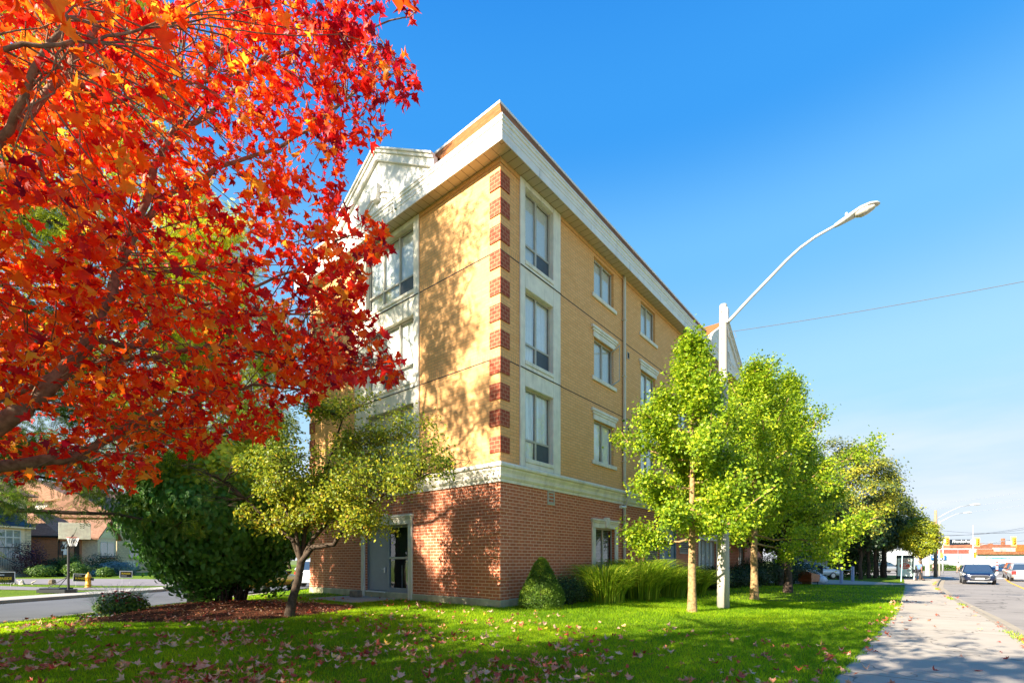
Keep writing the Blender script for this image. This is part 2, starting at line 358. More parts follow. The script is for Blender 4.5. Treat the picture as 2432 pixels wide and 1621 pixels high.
def shingle(name, c):
    t = NT(name); b = t.n('ShaderNodeTexBrick'); tcn = t.n('ShaderNodeTexCoord'); s = t.n('ShaderNodeSeparateXYZ'); t.l(tcn.outputs['Object'], s.inputs[0])
    a = t.n('ShaderNodeMath', operation='ADD'); t.l(s.outputs[0], a.inputs[0]); t.l(s.outputs[1], a.inputs[1])
    cb = t.n('ShaderNodeCombineXYZ'); t.l(a.outputs[0], cb.inputs[0]); t.l(s.outputs[2], cb.inputs[1]); t.l(cb.outputs[0], b.inputs['Vector'])
    b.inputs['Scale'].default_value = 1; b.inputs['Brick Width'].default_value = .3; b.inputs['Row Height'].default_value = .13; b.inputs['Mortar Size'].default_value = .008
    b.inputs['Color1'].default_value = (*c, 1); b.inputs['Color2'].default_value = (*[q*.7 for q in c], 1); b.inputs['Mortar'].default_value = (*[q*.35 for q in c], 1)
    n = t.noise(4, 5); col = t.mix(t.ramp(n, [(.4, 0), (.75, .4)]), b.outputs[0], tuple(q*.6 for q in c)); return t.done(t.pbr(col, .95, 0, t.bump(t.noise(80, 2), .4, .01), .1))
M['roof'] = shingle('brown_shingles', (.40, .155, .055)); M['roofh'] = shingle('house_shingles', (.42, .23, .15))

# ================================================================ SETTING
def grid_sheet(name, A, B, fn, mat, kind='structure'):   # rows A x columns B, fn(a, b arrays) -> xyz arrays
    a, b = np.meshgrid(A, B, indexing='ij'); x, y, z = fn(a, b); na, nb = a.shape
    V = np.stack([x.ravel(), y.ravel(), z.ravel()], 1); i = np.arange(na*nb).reshape(na, nb)
    F = np.stack([i[:-1, :-1], i[1:, :-1], i[1:, 1:], i[:-1, 1:]], -1).reshape(-1, 4)
    o = np_mesh(name, V, [F], mat, smooth=True)
    if name and kind: o['kind'] = kind
    return o
def uvsheet(name, us, t, v0, v1, dz, mat):
    def fn(a, b):
        lo = v0(a) if callable(v0) else v0; hi = v1(a) if callable(v1) else v1; v = lo+(hi-lo)*b
        x = a*CU[0]+v*CV[0]; y = a*CU[1]+v*CV[1]; return x, y, G(x, y)+dz
    return grid_sheet(name, us, t, fn, mat)
def xysheet(name, ys, t, x0, x1, dz, mat, zf=G):
    def fn(a, b):
        lo = x0(a) if callable(x0) else x0; hi = x1(a) if callable(x1) else x1; x = lo+(hi-lo)*b; return x, a+0*b, zf(x, a)+dz
    return grid_sheet(name, ys, t, fn, mat)
ax_ = np.concatenate([[-900, -400, -220], np.arange(-150, 181, 5), [240, 400, 900]])
ay_ = np.concatenate([[-400, -150], np.arange(-80, 201, 5), [260, 400, 900]])
t = NT('rough_grass'); c = t.ramp(t.noise(.5, 6), [(.3, (.07, .12, .02)), (.7, (.16, .20, .04))]); M['rough'] = t.done(t.pbr(c, .95))
def gl(x, y): return G(x, y)-.25-.9*sst(150, 260, np.hypot(x, y))*0
grid_sheet('ground', ax_, ay_, lambda a, b: (a, b, gl(a, b)), M['rough'])
lin = lambda n: np.linspace(0, 1, n)
vkerb = lambda u: np.interp(u, [-60, 8, 20, 32, 45, 58, 68, 78], [1.95, 1.95, 1.75, 1.35, 1.35, 1.9, 2.4, 2.6])
vlawn = lambda u: np.interp(u, [-60, 4, 7, 12, 18, 24, 40, 60, 78], [-1.1, -1.0, -.82, -.62, -.42, -.35, -.35, -.6, -.9])
vleft = lambda u: (-13.85-.560*u)/.8347
uvsheet('lawn', np.arange(-22, 80, .5), lin(70), vleft, vlawn, .02, M['lawn'])
t = NT('paving_joints_concrete')        # sidewalk slabs: joints across every 1.6 m in the road frame
tcn = t.n('ShaderNodeTexCoord'); mpn = t.n('ShaderNodeMapping', vector_type='POINT'); mpn.inputs['Rotation'].default_value = (0, 0, -R(50.4)); mpn.inputs['Location'].default_value = (500, 777, 0); t.l(tcn.outputs['Object'], mpn.inputs[0])
bk = t.n('ShaderNodeTexBrick'); bk.offset = 0; t.l(mpn.outputs[0], bk.inputs['Vector']); bk.inputs['Scale'].default_value = 1; bk.inputs['Brick Width'].default_value = 3.1; bk.inputs['Row Height'].default_value = 2000
bk.inputs['Mortar Size'].default_value = .014; bk.inputs['Color1'].default_value = (.47, .415, .345, 1); bk.inputs['Color2'].default_value = (.42, .37, .31, 1); bk.inputs['Mortar'].default_value = (.06, .05, .04, 1)
c = t.mix(t.ramp(t.noise(1.4, 6, .65), [(.35, 0), (.7, .55)]), bk.outputs[0], (.36, .30, .235)); c = t.mix(t.ramp(t.noise(70, 3), [(.4, 0), (.7, .25)]), c, (.22, .2, .18))
vo = t.n('ShaderNodeTexVoronoi', feature='DISTANCE_TO_EDGE'); vo.inputs['Scale'].default_value = .33; nn = t.n('ShaderNodeTexNoise'); nn.inputs['Scale'].default_value = 1.3; t.l(tcn.outputs['Object'], nn.inputs['Vector'])
vm = t.n('ShaderNodeVectorMath', operation='MULTIPLY_ADD'); vm.inputs[1].default_value = (1.5, 1.5, 1.5); t.l(nn.outputs[1], vm.inputs[0]); t.l(tcn.outputs['Object'], vm.inputs[2]); t.l(vm.outputs[0], vo.inputs['Vector'])
c = t.mix(t.ramp(vo.outputs['Distance'], [(0, .7), (.003, .7), (.006, 0)]), c, (.08, .07, .06))
M['walk'] = t.done(t.pbr(c, .9, 0, t.bump(t.noise(60, 3), .25, .01), .2))
uvsheet('sidewalk', np.arange(-22, 79, 1.0), lin(6), lambda u: vlawn(u)-.25, lambda u: vkerb(u)-.16, 0.0, M['walk'])
# kerb as a real step
def kerb(name, us, vf, w_, top, drop, mat, uvm=True):
    V = []; F = []
    for i, u in enumerate(us):
        for dv, dz in ((-w_, top), (-.02, top), (0, top-.02), (.02, -drop)):
            v = vf(u)+dv
            if uvm: p = uv(u, v)
            else: p = Vector((vf(u)+dv*(-1 if uvm is None else 1), u, 0))
            V.append((p.x, p.y, g(p.x, p.y)+dz))
        if i: F += [(4*i-4+k, 4*i-3+k, 4*i+1+k, 4*i+k) for k in range(3)]
    o = np_mesh(name, V, [F], mat); o['kind'] = 'structure'; return o
kerb('kerb', np.arange(-22, 79, 1.5), vkerb, .17, .004, .16, M['kerb'])
uvsheet('road', np.arange(-70, 110, 2.), lin(14), vkerb, lambda u: 13+0*u, -.13, M['asph'])
uvsheet('gutter', np.arange(-22, 79, 1.5), lin(2), vkerb, lambda u: vkerb(u)+.32, -.118, M['kerb'])
M['yel'] = plain('yellow_road_paint', (.85, .42, .03), .7, var=.15, scale=5); M['wpaint'] = plain('white_road_paint', (.75, .75, .72), .7, var=.15, scale=5)
vyel = lambda u: np.interp(u, [-60, 30, 45, 62, 82], [4.9, 5.1, 5.6, 6.7, 8.4])
uvsheet('yellow_line', np.arange(-40, 79, 1.5), lin(2), vyel, lambda u: vyel(u)+.16, -.122, M['yel'])
uvsheet('far_sidewalk', np.arange(-60, 79, 3.), lin(3), 13, 15.2, 0.0, M['walk'])
uvsheet('stop_line', np.array([76., 76.5]), lin(3), 3.2, 8.0, -.121, M['wpaint'])
for k in range(7): uvsheet('crosswalk_stripe', np.array([79.2, 82.4]), lin(2), 3.2+k*1.5, 3.8+k*1.5, -.118, M['wpaint'])
# cross street, verge and the warehouse yard beyond
xysheet('cross_road', np.arange(66, 97, 2.), lin(30), 25, 150, -.122, M['asph'])
xysheet('verge', np.arange(96.5, 107, 1.), lin(30), 40, 150, -.05, M['lawn'])
# driveway / forecourt between the ginkgos and the shelter
def poly_sheet(name, pts, dz, mat, n=10):
    # quad patch: pts = two matching polylines
    A_, B_ = pts; V = []; F = []
    for i in range(len(A_)):
        for k in range(n+1):
            q = Vector(A_[i]).lerp(Vector(B_[i]), k/n); V.append((q.x, q.y, g(q.x, q.y)+dz))
        if i: F += [((i-1)*(n+1)+k, (i-1)*(n+1)+k+1, i*(n+1)+k+1, i*(n+1)+k) for k in range(n)]
    o = np_mesh(name, V, [F], mat); o['kind'] = 'structure'; return o
vs_ = [-16, -9, -6, -4.7, -1.7, -.3]
poly_sheet('forecourt', ([uv(u, v).xy.to_3d() for u, v in zip([39, 39, 39.3, 40, 42.5, 43.6], vs_)], [uv(u, v).xy.to_3d() for u, v in zip([51.5, 51.5, 51.5, 51.3, 48, 46.5], vs_)]), .045, M['conc'])
# side street on the left
ys = np.arange(-45, 150, 1.5)
xysheet('side_street', ys, lin(6), xf, xn, -.10, M['asph2'])
def skerb(name, xfun, sgn, w_):
    V = []; F = []
    for i, y in enumerate(ys):
        for dx, dz in ((w_, .025), (.02, .025), (0, .0), (-.02, -.12)):
            x = xfun(y)+dx*sgn; V.append((x, y, g(x, y)+dz))
        if i: F += [(4*i-4+k, 4*i-3+k, 4*i+1+k, 4*i+k) for k in range(3)]
    o = np_mesh(name, V, [F], M['kerb']); o['kind'] = 'structure'
skerb('side_kerb', xn, 1, .34); skerb('side_kerb', xf, -1, .2)
xysheet('side_sidewalk', ys, lin(3), lambda y: xf(y)-2.1, lambda y: xf(y)-.18, .012, conc_mat('pale_concrete', (.50, .46, .42)))
xysheet('front_lawn', ys, lin(24), lambda y: xf(y)-60, lambda y: xf(y)-2.0, .0, M['lawn'])
M['drive'] = conc_mat('driveway_concrete', (.27, .245, .25))
xysheet('driveway', np.arange(29.3, 37.01, .7), lin(14), -48, lambda y: xf(y)-2.05, .02, M['drive'])
xysheet('driveway', np.arange(25.2, 27.4, .7), lin(14), -48, lambda y: xf(y)-2.05, .02, M['drive'])
# mulch bed
t = NT('wood_mulch'); v1 = t.n('ShaderNodeTexVoronoi'); v1.inputs['Scale'].default_value = 26; tcn = t.n('ShaderNodeTexCoord'); t.l(tcn.outputs['Object'], v1.inputs['Vector'])
c = t.ramp(t.n('ShaderNodeSeparateColor').outputs[0], [(0, 0), (1, 1)]); sc_ = t.n('ShaderNodeSeparateColor'); t.l(v1.outputs['Color'], sc_.inputs[0])
c = t.ramp(sc_.outputs[0], [(0, (.03, .012, .008)), (.5, (.10, .033, .016)), (1, (.19, .075, .035))]); M['mulch'] = t.done(t.pbr(c, .95, 0, t.bump(v1.outputs['Distance'], .9, .04), .1))
rng = np.random.default_rng(3)
mbx, mby = -8.1, 13.4
def bed_r(a): return 1+.06*math.sin(3*a+1)+.05*math.sin(5*a)
V = [(mbx, mby, g(mbx, mby)+.16)]; F = []; nA = 64; nR = 9
for j in range(1, nR+1):
    for i in range(nA):
        a = 2*math.pi*i/nA; f = j/nR*bed_r(a); x = mbx+3.5*f*math.cos(a)-.55*f*math.sin(a)*.9; y = mby+2.75*f*math.sin(a)
        x = max(x, xn(y)+.42)
        V.append((x, y, g(x, y)+(.17*(1-(j/nR)**2)+.028 if j < nR else .005)+rng.uniform(0, .02)*(j < nR)))
F = [(1+(j-1)*nA+i, 1+(j-1)*nA+(i+1) % nA, 1+j*nA+(i+1) % nA, 1+j*nA+i) for j in range(1, nR) for i in range(nA)]
F3 = [(0, 1+(i+1) % nA, 1+i) for i in range(nA)]
o = np_mesh('mulch_bed', V, [F, F3], M['mulch'], smooth=True); o['kind'] = 'structure'
BEDPOLY = [(V[1+(nR-1)*nA+i][0], V[1+(nR-1)*nA+i][1]) for i in range(nA)]
def in_poly(x, y, poly):
    x = np.asarray(x); y = np.asarray(y); c = np.zeros(x.shape, bool); j = len(poly)-1
    for i in range(len(poly)):
        xi, yi = poly[i]; xj, yj = poly[j]
        if yi != yj: c ^= ((yi > y) != (yj > y)) & (x < (xj-xi)*(y-yi)/(yj-yi)+xi)
        j = i
    return c

# ================================================================ THE APARTMENT BUILDING (local frame: x along the road front, y along the street front)
BA = R(50.4); BL, BW = 32.0, 10.9
BO = Vector((-.34, 14.0, 0))
def bl(x, y, z=0):                      # local -> world
    return Vector((BO.x+x*CU[0]-y*CV[0], BO.y+x*CU[1]-y*CV[1], z))
bld = empty('apartment_building', BO, BA, 'four storey apartment building of buff brick over red brick with white cornice on the lawn', 'apartment building')
ZS, ZB, ZC, ZT = .44, 3.88, 4.40, 13.29
def wall(name, mat, z0, z1, side, a0, a1, holes, rev=.14, parent=bld, off=0.0):
    """side 'R': plane y=-off looking -y; side 'L': plane x=-off looking -x; holes = (a0,a1,z0,z1)"""
    aa = sorted({a0, a1, *[min(max(h[i], a0), a1) for h in holes for i in (0, 1)]}); zz = sorted({z0, z1, *[min(max(h[i], z0), z1) for h in holes for i in (2, 3)]})
    mb = MB()
    def pt(a, z, d): return (a, d-off, z) if side == 'R' else (d-off, a, z)
    for i in range(len(aa)-1):
        for j in range(len(zz)-1):
            ca, cz = (aa[i]+aa[i+1])/2, (zz[j]+zz[j+1])/2
            if any(h[0] < ca < h[1] and h[2] < cz < h[3] for h in holes): continue
            mb.add([pt(aa[i], zz[j], 0), pt(aa[i+1], zz[j], 0), pt(aa[i+1], zz[j+1], 0), pt(aa[i], zz[j+1], 0)], [(0, 1, 2, 3)])
    for h in holes:
        if h[2] >= z1 or h[3] <= z0: continue
        za, zb = max(h[2], z0), min(h[3], z1)
        q = [(h[0], za), (h[1], za), (h[1], zb), (h[0], zb)]
        for k in range(4):
            if (k == 0 and h[2] < z0) or (k == 2 and h[3] > z1): continue
            A, B = q[k], q[(k+1) % 4]; mb.add([pt(*A, 0), pt(*B, 0), pt(*B, rev), pt(*A, rev)], [(0, 1, 2, 3)])
    me = bpy.data.meshes.new(name); me.from_pydata(mb.v, [], mb.f); set_mats(me, mat); o = bpy.data.objects.new(name, me); link(o, parent)
    return o
FLZ = [(4.72, 6.93), (7.72, 9.94), (10.79, 13.05)]
WZ = [(5.32, 6.85), (8.46, 9.94), (11.55, 12.98)]
# openings
bayR = (1.11, 2.62); bayL = (3.86, 6.66)
holesR = [(bayR[0], bayR[1], a, b) for a, b in FLZ]
singles = [5.35, 9.41, 13.75, 24.6, 28.2]; SWD = 1.55
for s in singles: holesR += [(s, s+SWD, a, b) for a, b in WZ]
bay2 = (18.9, 21.7); holesR += [(bay2[0], bay2[1], a, b) for a, b in FLZ]
holesL = [(bayL[0], bayL[1], a, b) for a, b in FLZ]
lowR = [(5.42, 6.95, 1.0, 2.80), (11.45, 13.5, .12, 3.62), (9.85, 11.15, 1.28, 2.42), (14.0, 15.5, 1.9, 2.70), (17.0, 20.0, .95, 2.72), (25, 26.5, 1.0, 2.7)]
lowL = [(4.19, 6.72, .44, 2.82)]
wall('brick_wall', M['buff'], ZC, ZT, 'R', 0, BL, holesR)['label'] = 'buff brick wall facing the main road'
wall('brick_wall', M['buff'], ZC, ZT, 'L', 0, BW, holesL)['label'] = 'buff brick wall facing the side lawn'
wall('brick_wall', M['red'], ZS, ZB, 'R', 0, BL, lowR)['label'] = 'red brick ground floor wall facing the main road'
wall('brick_wall', M['red'], ZS, ZB, 'L', 0, BW, lowL)['label'] = 'red brick ground floor wall with grey door'
# hidden sides and a dark core so that light does not pass through
mb = MB(); mb.box((.45, .45, 0), (BL-.01, BW-.45, ZT)); mb.build('core_wall', M['dark'], bld)
mb = MB(); mb.add([(BL, 0, 0), (BL, BW, 0), (BL, BW, ZT), (BL, 0, ZT)], [(0, 1, 2, 3)]); mb.add([(0, BW, 0), (BL, BW, 0), (BL, BW, ZT), (0, BW, ZT)], [(0, 1, 2, 3)]); mb.build('back_wall', M['buff'], bld)
def sweep(name, prof, mat, x0=0, y0=0, x1=BL, y1=BW, parent=bld, smooth=False):
    mb = MB(); n = len(prof); vs = []
    for (o, z) in prof: vs += [(x0-o, y0-o, z), (x1+o, y0-o, z), (x1+o, y1+o, z), (x0-o, y1+o, z)]
    fs = [(4*i+k, 4*i+(k+1) % 4, 4*i+4+(k+1) % 4, 4*i+4+k) for i in range(n-1) for k in range(4)]
    mb.add(vs, fs); return mb.build(name, mat, parent, smooth)
sweep('stone_base', [(.035, -.3), (.035, ZS-.03), (.005, ZS+.004)], M['base'])
sweep('belt_cornice', [(.003, ZB-.02), (.045, ZB-.02), (.05, ZB+.06), (.075, ZB+.09), (.10, ZB+.14), (.10, ZB+.17), (.065, ZB+.18), (.085, ZB+.26), (.13, ZB+.34), (.135, ZB+.385), (.19, ZB+.41), (.20, ZB+.47), (.17, ZC+.01), (.004, ZC+.05)], M['trim'])
for z in (JA, JB): sweep('floor_joint', [(.002, z-.035), (.006, z-.03), (.006, z-.006), (.002, z)], M['dark'])
sweep('soffit', [(.44, ZT-.06), (.0, ZT-.055)], M['soffit'])
sweep('frieze_board', [(.002, ZT-.20), (.028, ZT-.20), (.028, ZT-.062)], M['buff'])
sweep('fascia', [(.43, ZT-.075), (.455, ZT-.075), (.46, 13.46), (.475, 13.47), (.475, 13.56), (.49, 13.575), (.49, 13.68), (.52, 13.70), (.52, 13.77), (.545, 13.79), (.545, 13.84), (.42, 13.85)], M['fascia'])
for s_ in [q*3.05+1.3 for q in range(11)]:             # panel seams of the fascia
    for zz in ((ZT-.07, 13.45, .462), ): mb = MB(); mb.box((s_, -zz[2]-.001, zz[0]), (s_+.008, -zz[2]+.003, zz[1])); mb.build('fascia_seam', M['greyp'], bld)
for s_ in (1.0, 9.3): mb = MB(); mb.box((-.463, s_, ZT-.07), (-.459, s_+.008, 13.45)); mb.build('fascia_seam', M['greyp'], bld)
sweep('roof', [(.46, 13.855), (-.15, 15.02), (-.19, 15.02)], M['roof'])
sweep('roof_edge_flashing', [(-.16, 14.995), (-.125, 15.0), (-.125, 15.075), (-.30, 15.085)], M['fascia'])
mb = MB(); mb.add([(.28, .28, 15.0), (BL-.28, .28, 15.0), (BL-.28, BW-.28, 15.0), (.28, BW-.28, 15.0)], [(0, 1, 2, 3)]); mb.build('flat_roof', M['dark'], bld)
# quoins (slightly proud brick blocks wrapping the corners)
for (y0, y1) in ((-.03, .40), (BW-.4, BW+.03)):
    for k in range(11):
        z1 = 12.85-.7655*k; mb = MB(); mb.box((-.03, y0, z1-.47), (.40, y1, z1)); mb.build('quoin', M['quoin'], bld)
    for k in range(5):
        z1 = 3.5-.66*k; mb = MB(); mb.box((-.022, y0+.008, z1-.5), (.36, y1-.008, z1)); mb.build('quoin', M['red'], bld)
# side-aware helper: d>0 is out of the wall
def pb(side, a, d, z): return (a, -d, z) if side == 'R' else (-d, a, z)
def sbox(mb, side, a0, a1, d0, d1, z0, z1, m=0, r=0):
    A, B = pb(side, a0, d0, z0), pb(side, a1, d1, z1)
    return mb.bbox(A, B, r, m) if r else mb.box(A, B, m)
def window(side, a0, a1, z0, z1, cols, low=0, curt='curtain', parent=bld, rec=.10, fr=.05, open_sash=None, drop=None, dark_low=()):
    mb = MB(); w_ = fr; d0, d1 = -rec-.05, -rec
    sbox(mb, side, a0, a1, d0, d1, z0, z0+w_); sbox(mb, side, a0, a1, d0, d1, z1-w_, z1)
    sbox(mb, side, a0, a0+w_, d0, d1-.002, z0+w_, z1-w_); sbox(mb, side, a1-w_, a1, d0, d1-.002, z0+w_, z1-w_)
    n = len(cols)-1 if isinstance(cols, (list, tuple)) else cols
    xs = list(cols) if isinstance(cols, (list, tuple)) else [a0+(a1-a0)*i/n for i in range(n+1)]
    for x in xs[1:-1]: sbox(mb, side, x-.035, x+.035, d0, d1+.008, z0+w_, z1-w_)
    if low:
        for i in range(n): sbox(mb, side, xs[i]+.035, xs[i+1]-.035, d0, d1+.004, z0+low-.03, z0+low+.03)
    f = mb.build('window', M['frame'], parent)
    mb = MB(); mb.add([pb(side, a0+.03, d0+.02, z0+.03), pb(side, a1-.03, d0+.02, z0+.03), pb(side, a1-.03, d0+.02, z1-.03), pb(side, a0+.03, d0+.02, z1-.03)], [(0, 1, 2, 3)]); mb.build('pane', M['glass'], f)
    mb = MB()
    if curt in ('curtain', 'curtaing') and n == 2:   # drapes parted a little
        mid = (a0+a1)/2
        for (p, q, q2) in ((a0+.03, mid+.02, mid-.05), (mid+.06, a1-.03, a1-.03)):
            N = 26; vs = []
            for i in range(N+1):
                for (z, sh) in ((z0+.05, 0), (z1-.03, 0)):
                    a = p+(q2-p)*i/N if z < z0+.1 else p+(q-p)*i/N
                    vs.append(pb(side, a, d0-.045+.018*math.sin(i*2.1), z))
            mb.add(vs, [(2*i, 2*i+2, 2*i+3, 2*i+1) for i in range(N)])
    elif curt: sbox(mb, side, a0+.03, a1-.03, d0-.05, d0-.04, z0+.04 if not drop else drop, z1-.03)
    if curt: mb.build('curtain' if 'curt' in curt else 'blind', M[curt], f)
    if dark_low:
        mb = MB()
        for i in dark_low: sbox(mb, side, xs[i]+.045, xs[i+1]-.045, d0+.03, d0+.036, z0+w_, z0+low-.03)
        mb.build('insect_screen', M['screen'], f)
    return f
M['screen'] = plain('insect_screen_mesh', (.07, .085, .10), .6, var=.1)
def box_part(name, mat, boxes, side, parent=bld, r=.012):
    mb = MB()
    for b in boxes: sbox(mb, side, *b, r=r)
    return mb.build(name, mat, parent)
# --- tall stone bays
def bay(side, a0, a1, w0, w1, cols, curts, screens):
    bx = []
    bx.append((a0, w0, 0, .055, ZC+.05, ZT-.07)); bx.append((w1, a1, 0, .055, ZC+.05, ZT-.07))
    prev = ZC+.05
    for (z0, z1) in FLZ:
        bx.append((w0, w1, 0, .05, prev, z0-.13)); bx.append((w0, w1, 0, .075, z0-.128, z0)); prev = z1
    bx.append((w0, w1, 0, .05, prev, ZT-.07))
    box_part('stone_surround', M['trim'], bx, side)
    for z in (JA-.05, JB-.07): box_part('surround_joint', M['dark'], [(a0-.002, a1+.002, .05, .0565 if False else .0785, z, z+.018)], side, r=0)
    mb = MB()
    for (z0, z1) in FLZ:                 # reveals lined with stone
        for q in ((w0-.001, w0+.006), (w1-.006, w1+.001)): sbox(mb, side, q[0], q[1], -.10, .05, z0, z1)
        sbox(mb, side, w0+.007, w1-.007, -.10, .048, z1-.006, z1)
    mb.build('stone_reveal', M['trim'], bld)
    for k, (z0, z1) in enumerate(FLZ): window(side, w0, w1, z0, z1, cols, low=.62, curt=curts[k], dark_low=screens[k])
bay('R', .875, 3.05, bayR[0], bayR[1], [1.11, 1.84, 2.62], ['curtaing', 'curtain', 'blindv'], [(1,), (1,), (1,)])
bay('L', 3.6, 7.42, bayL[0], bayL[1], [3.86, 4.80, 5.74, 6.66], ['curtaing', 'curtain', 'blindv'], [(), (1,), (0,)])
bay('R', 18.65, 21.95, bay2[0], bay2[1], [18.9, 19.83, 20.77, 21.7], ['curtain', 'curtain', 'blindv'], [(), (), ()])
# --- ordinary windows with stepped lintels and sills
cyc = ['curtain', 'blindv', 'blindv', 'curtain', 'curtaing', 'blindv', 'curtain', 'curtain', 'blindv', 'curtain', 'curtain', 'curtain', 'curtain', 'curtain', 'curtain']
n_ = 0
for s in singles:
    for k, (z0, z1) in enumerate(WZ):
        f = window('R', s, s+SWD, z0, z1, 2, curt=cyc[n_ % len(cyc)]); n_ += 1
        box_part('sill', M['trim'], [(s-.17, s+SWD+.17, 0, .07, z0-.15, z0)], 'R', f)
        if k < 2:
            mb = MB(); zt = z1+.40
            for (e, d, za, zb) in ((.02, .05, z1, z1+.20), (.09, .075, z1+.20, z1+.29), (.16, .10, z1+.29, zt)): sbox(mb, 'R', s-e-.06, s+SWD+e+.06, 0, d, za, zb, r=.01)
            mb.build('lintel', M['trim'], f)
        if s == 5.35 and k == 1:          # one casement stands open
            mb = MB(); a = R(58); L = .70
            def q(t_, z, o=0): return (s+SWD-.05-math.cos(a)*t_+o*math.sin(a), .10-.0-math.sin(a)*t_-.0-o*math.cos(a)*-1, z)
            for (t0, t1, za, zb) in ((0, L, z0+.04, z0+.10), (0, L, z1-.10, z1-.04), (0, .06, z0+.10, z1-.10), (L-.06, L, z0+.10, z1-.10)):
                mb.add([q(t0, za), q(t1, za), q(t1, za, .04), q(t0, za, .04), q(t0, zb), q(t1, zb), q(t1, zb, .04), q(t0, zb, .04)], [(0,1,2,3), (4,5,6,7), (0,1,5,4), (1,2,6,5), (2,3,7,6), (3,0,4,7)])
            mb.build('open_sash', M['framewhite'], f)['label'] = 'window sash standing open'
            mb = MB(); mb.add([q(.06, z0+.1, .02), q(L-.06, z0+.1, .02), q(L-.06, z1-.1, .02), q(.06, z1-.1, .02)], [(0, 1, 2, 3)]); mb.build('open_pane', M['glass'], f)
# --- ground floor stone framed window(s) with keystone
def stone_frame(side, a0, a1, z0, zt, zo, wd=.26, parent=None, down=True, mat=None):
    mb = MB(); mat = mat or M['trim']
    if down: sbox(mb, side, a0, a0+wd, 0, .06, z0, zo, r=.012); sbox(mb, side, a1-wd, a1, 0, .06, z0, zo, r=.012)
    h = zt-zo
    sbox(mb, side, a0, a1, 0, .07, zo, zo+.52*h, r=.012); sbox(mb, side, a0-.03, a1+.03, 0, .095, zo+.52*h, zo+.70*h, r=.012); sbox(mb, side, a0-.06, a1+.06, 0, .125, zo+.70*h, zt-.03, r=.014)
    c = (a0+a1)/2; sbox(mb, side, c-.13, c+.13, .0, .17, zo+.02, zt+.05, r=.02)
    return mb.build('stone_surround', mat, parent or bld)
f = window('R', 5.42, 6.95, 1.0, 2.80, 2, curt=None, rec=.1)
mb = MB()
for i in range(30): z = 1.06+i*.058; mb.add([pb('R', 5.46, -.20, z), pb('R', 6.91, -.20, z), pb('R', 6.91, -.235, z+.03), pb('R', 5.46, -.235, z+.03)], [(0, 1, 2, 3)])
mb.build('blind', M['blindh'], f)
stone_frame('R', 5.16, 7.2, .9, 3.17, 2.80, .24, f); box_part('sill', M['trim'], [(5.16, 7.2, 0, .09, .8, .9)], 'R', f)
f = window('R', 17.0, 20.0, .95, 2.72, 4, curt='curtaing', rec=.1)
stone_frame('R', 16.75, 20.25, .85, 3.13, 2.72, .24, f, mat=M['trim']); box_part('sill', M['trim'], [(16.75, 20.25, 0, .09, .75, .85)], 'R', f)
f = window('R', 25.0, 26.5, 1.0, 2.70, 2, curt='curtaing', rec=.1)
# --- louvres
def louver(a0, a1, z0, z1, n, name='louver', mat=None, split=False):
    mat = mat or M['frame']; mb = MB(); r_ = .05
    for q in ((a0, a1, z0, z0+r_), (a0, a1, z1-r_, z1), (a0, a0+r_, z0+r_, z1-r_), (a1-r_, a1, z0+r_, z1-r_)): sbox(mb, 'R', q[0], q[1], -.06, .03, q[2], q[3])
    o = mb.build(name, mat, bld); mb = MB(); st = (z1-z0-2*r_)/n
    for i in range(n):
        z = z0+r_+i*st; mb.prism([(a0+r_, -.015, z+.01), (a0+r_, -.025, z+.035), (a0+r_, .055, z+st*.98), (a0+r_, .06, z+st*.75)], (a1-a0-2*r_, 0, 0))
    mb.build('slats', mat, o)
    mb = MB(); sbox(mb, 'R', a0+.02, a1-.02, -.10, -.09, z0+.02, z1-.02); mb.build('duct_back', M['dark'], o); return o
louver(9.85, 11.15, 1.28, 2.42, 12); louver(14.0, 15.5, 1.9, 2.70, 7)
louver(2.34, 2.74, 3.40, 3.84, 3, 'wall_vent')
for z in (10.0, 6.92):
    for s in (8.05, 16.2): 
        mb = MB(); sbox(mb, 'R', s, s+.2, 0, .035, z, z+.28, r=.01); o = mb.build('wall_vent', M['frame'], bld)
        mb = MB(); sbox(mb, 'R', s+.03, s+.17, .03, .04, z+.03, z+.25); mb.build('vent_mouth', M['dark'], o)
# --- blue-grey service doors, notices, lock box, canopy
mb = MB(); sbox(mb, 'R', 11.45, 11.52, -.12, .02, .12, 3.62); sbox(mb, 'R', 13.43, 13.5, -.12, .02, .12, 3.62); sbox(mb, 'R', 11.52, 13.43, -.12, .018, 3.55, 3.62)
sd_ = mb.build('service_door', M['bluedoor'], bld); sd_['label'] = 'blue grey steel service doors'
mb = MB(); sbox(mb, 'R', 11.53, 12.47, -.10, -.05, .14, 2.3, r=.01); sbox(mb, 'R', 12.49, 13.42, -.10, -.05, .14, 2.3, r=.01); sbox(mb, 'R', 11.53, 13.42, -.10, -.055, 2.33, 3.54, r=.01); mb.build('door_leaves', M['bluedoor'], sd_)
mb = MB(); sbox(mb, 'R', 12.60, 12.95, -.05, -.035, 1.78, 2.08); mb.build('notice_plate', M['black'], sd_)
mb = MB(); sbox(mb, 'R', 12.80, 12.88, -.035, -.03, 1.83, 2.03); sbox(mb, 'R', 12.63, 12.77, -.035, -.031, 1.90, 1.935); mb.build('notice_mark', M['white'], sd_)
mb = MB(); sbox(mb, 'R', 11.92, 12.12, -.05, -.035, 1.62, 2.02); mb.build('safety_notice', M['white'], sd_)
M['redp'] = plain('red_enamel', (.55, .03, .025), .45, var=.05)
mb = MB(); sbox(mb, 'R', 11.92, 12.12, -.035, -.03, 1.94, 2.02); mb.build('notice_band', M['redp'], sd_); mb = MB(); sbox(mb, 'R', 11.98, 12.06, -.035, -.03, 1.76, 1.86); mb.build('notice_mark', M['black'], sd_)
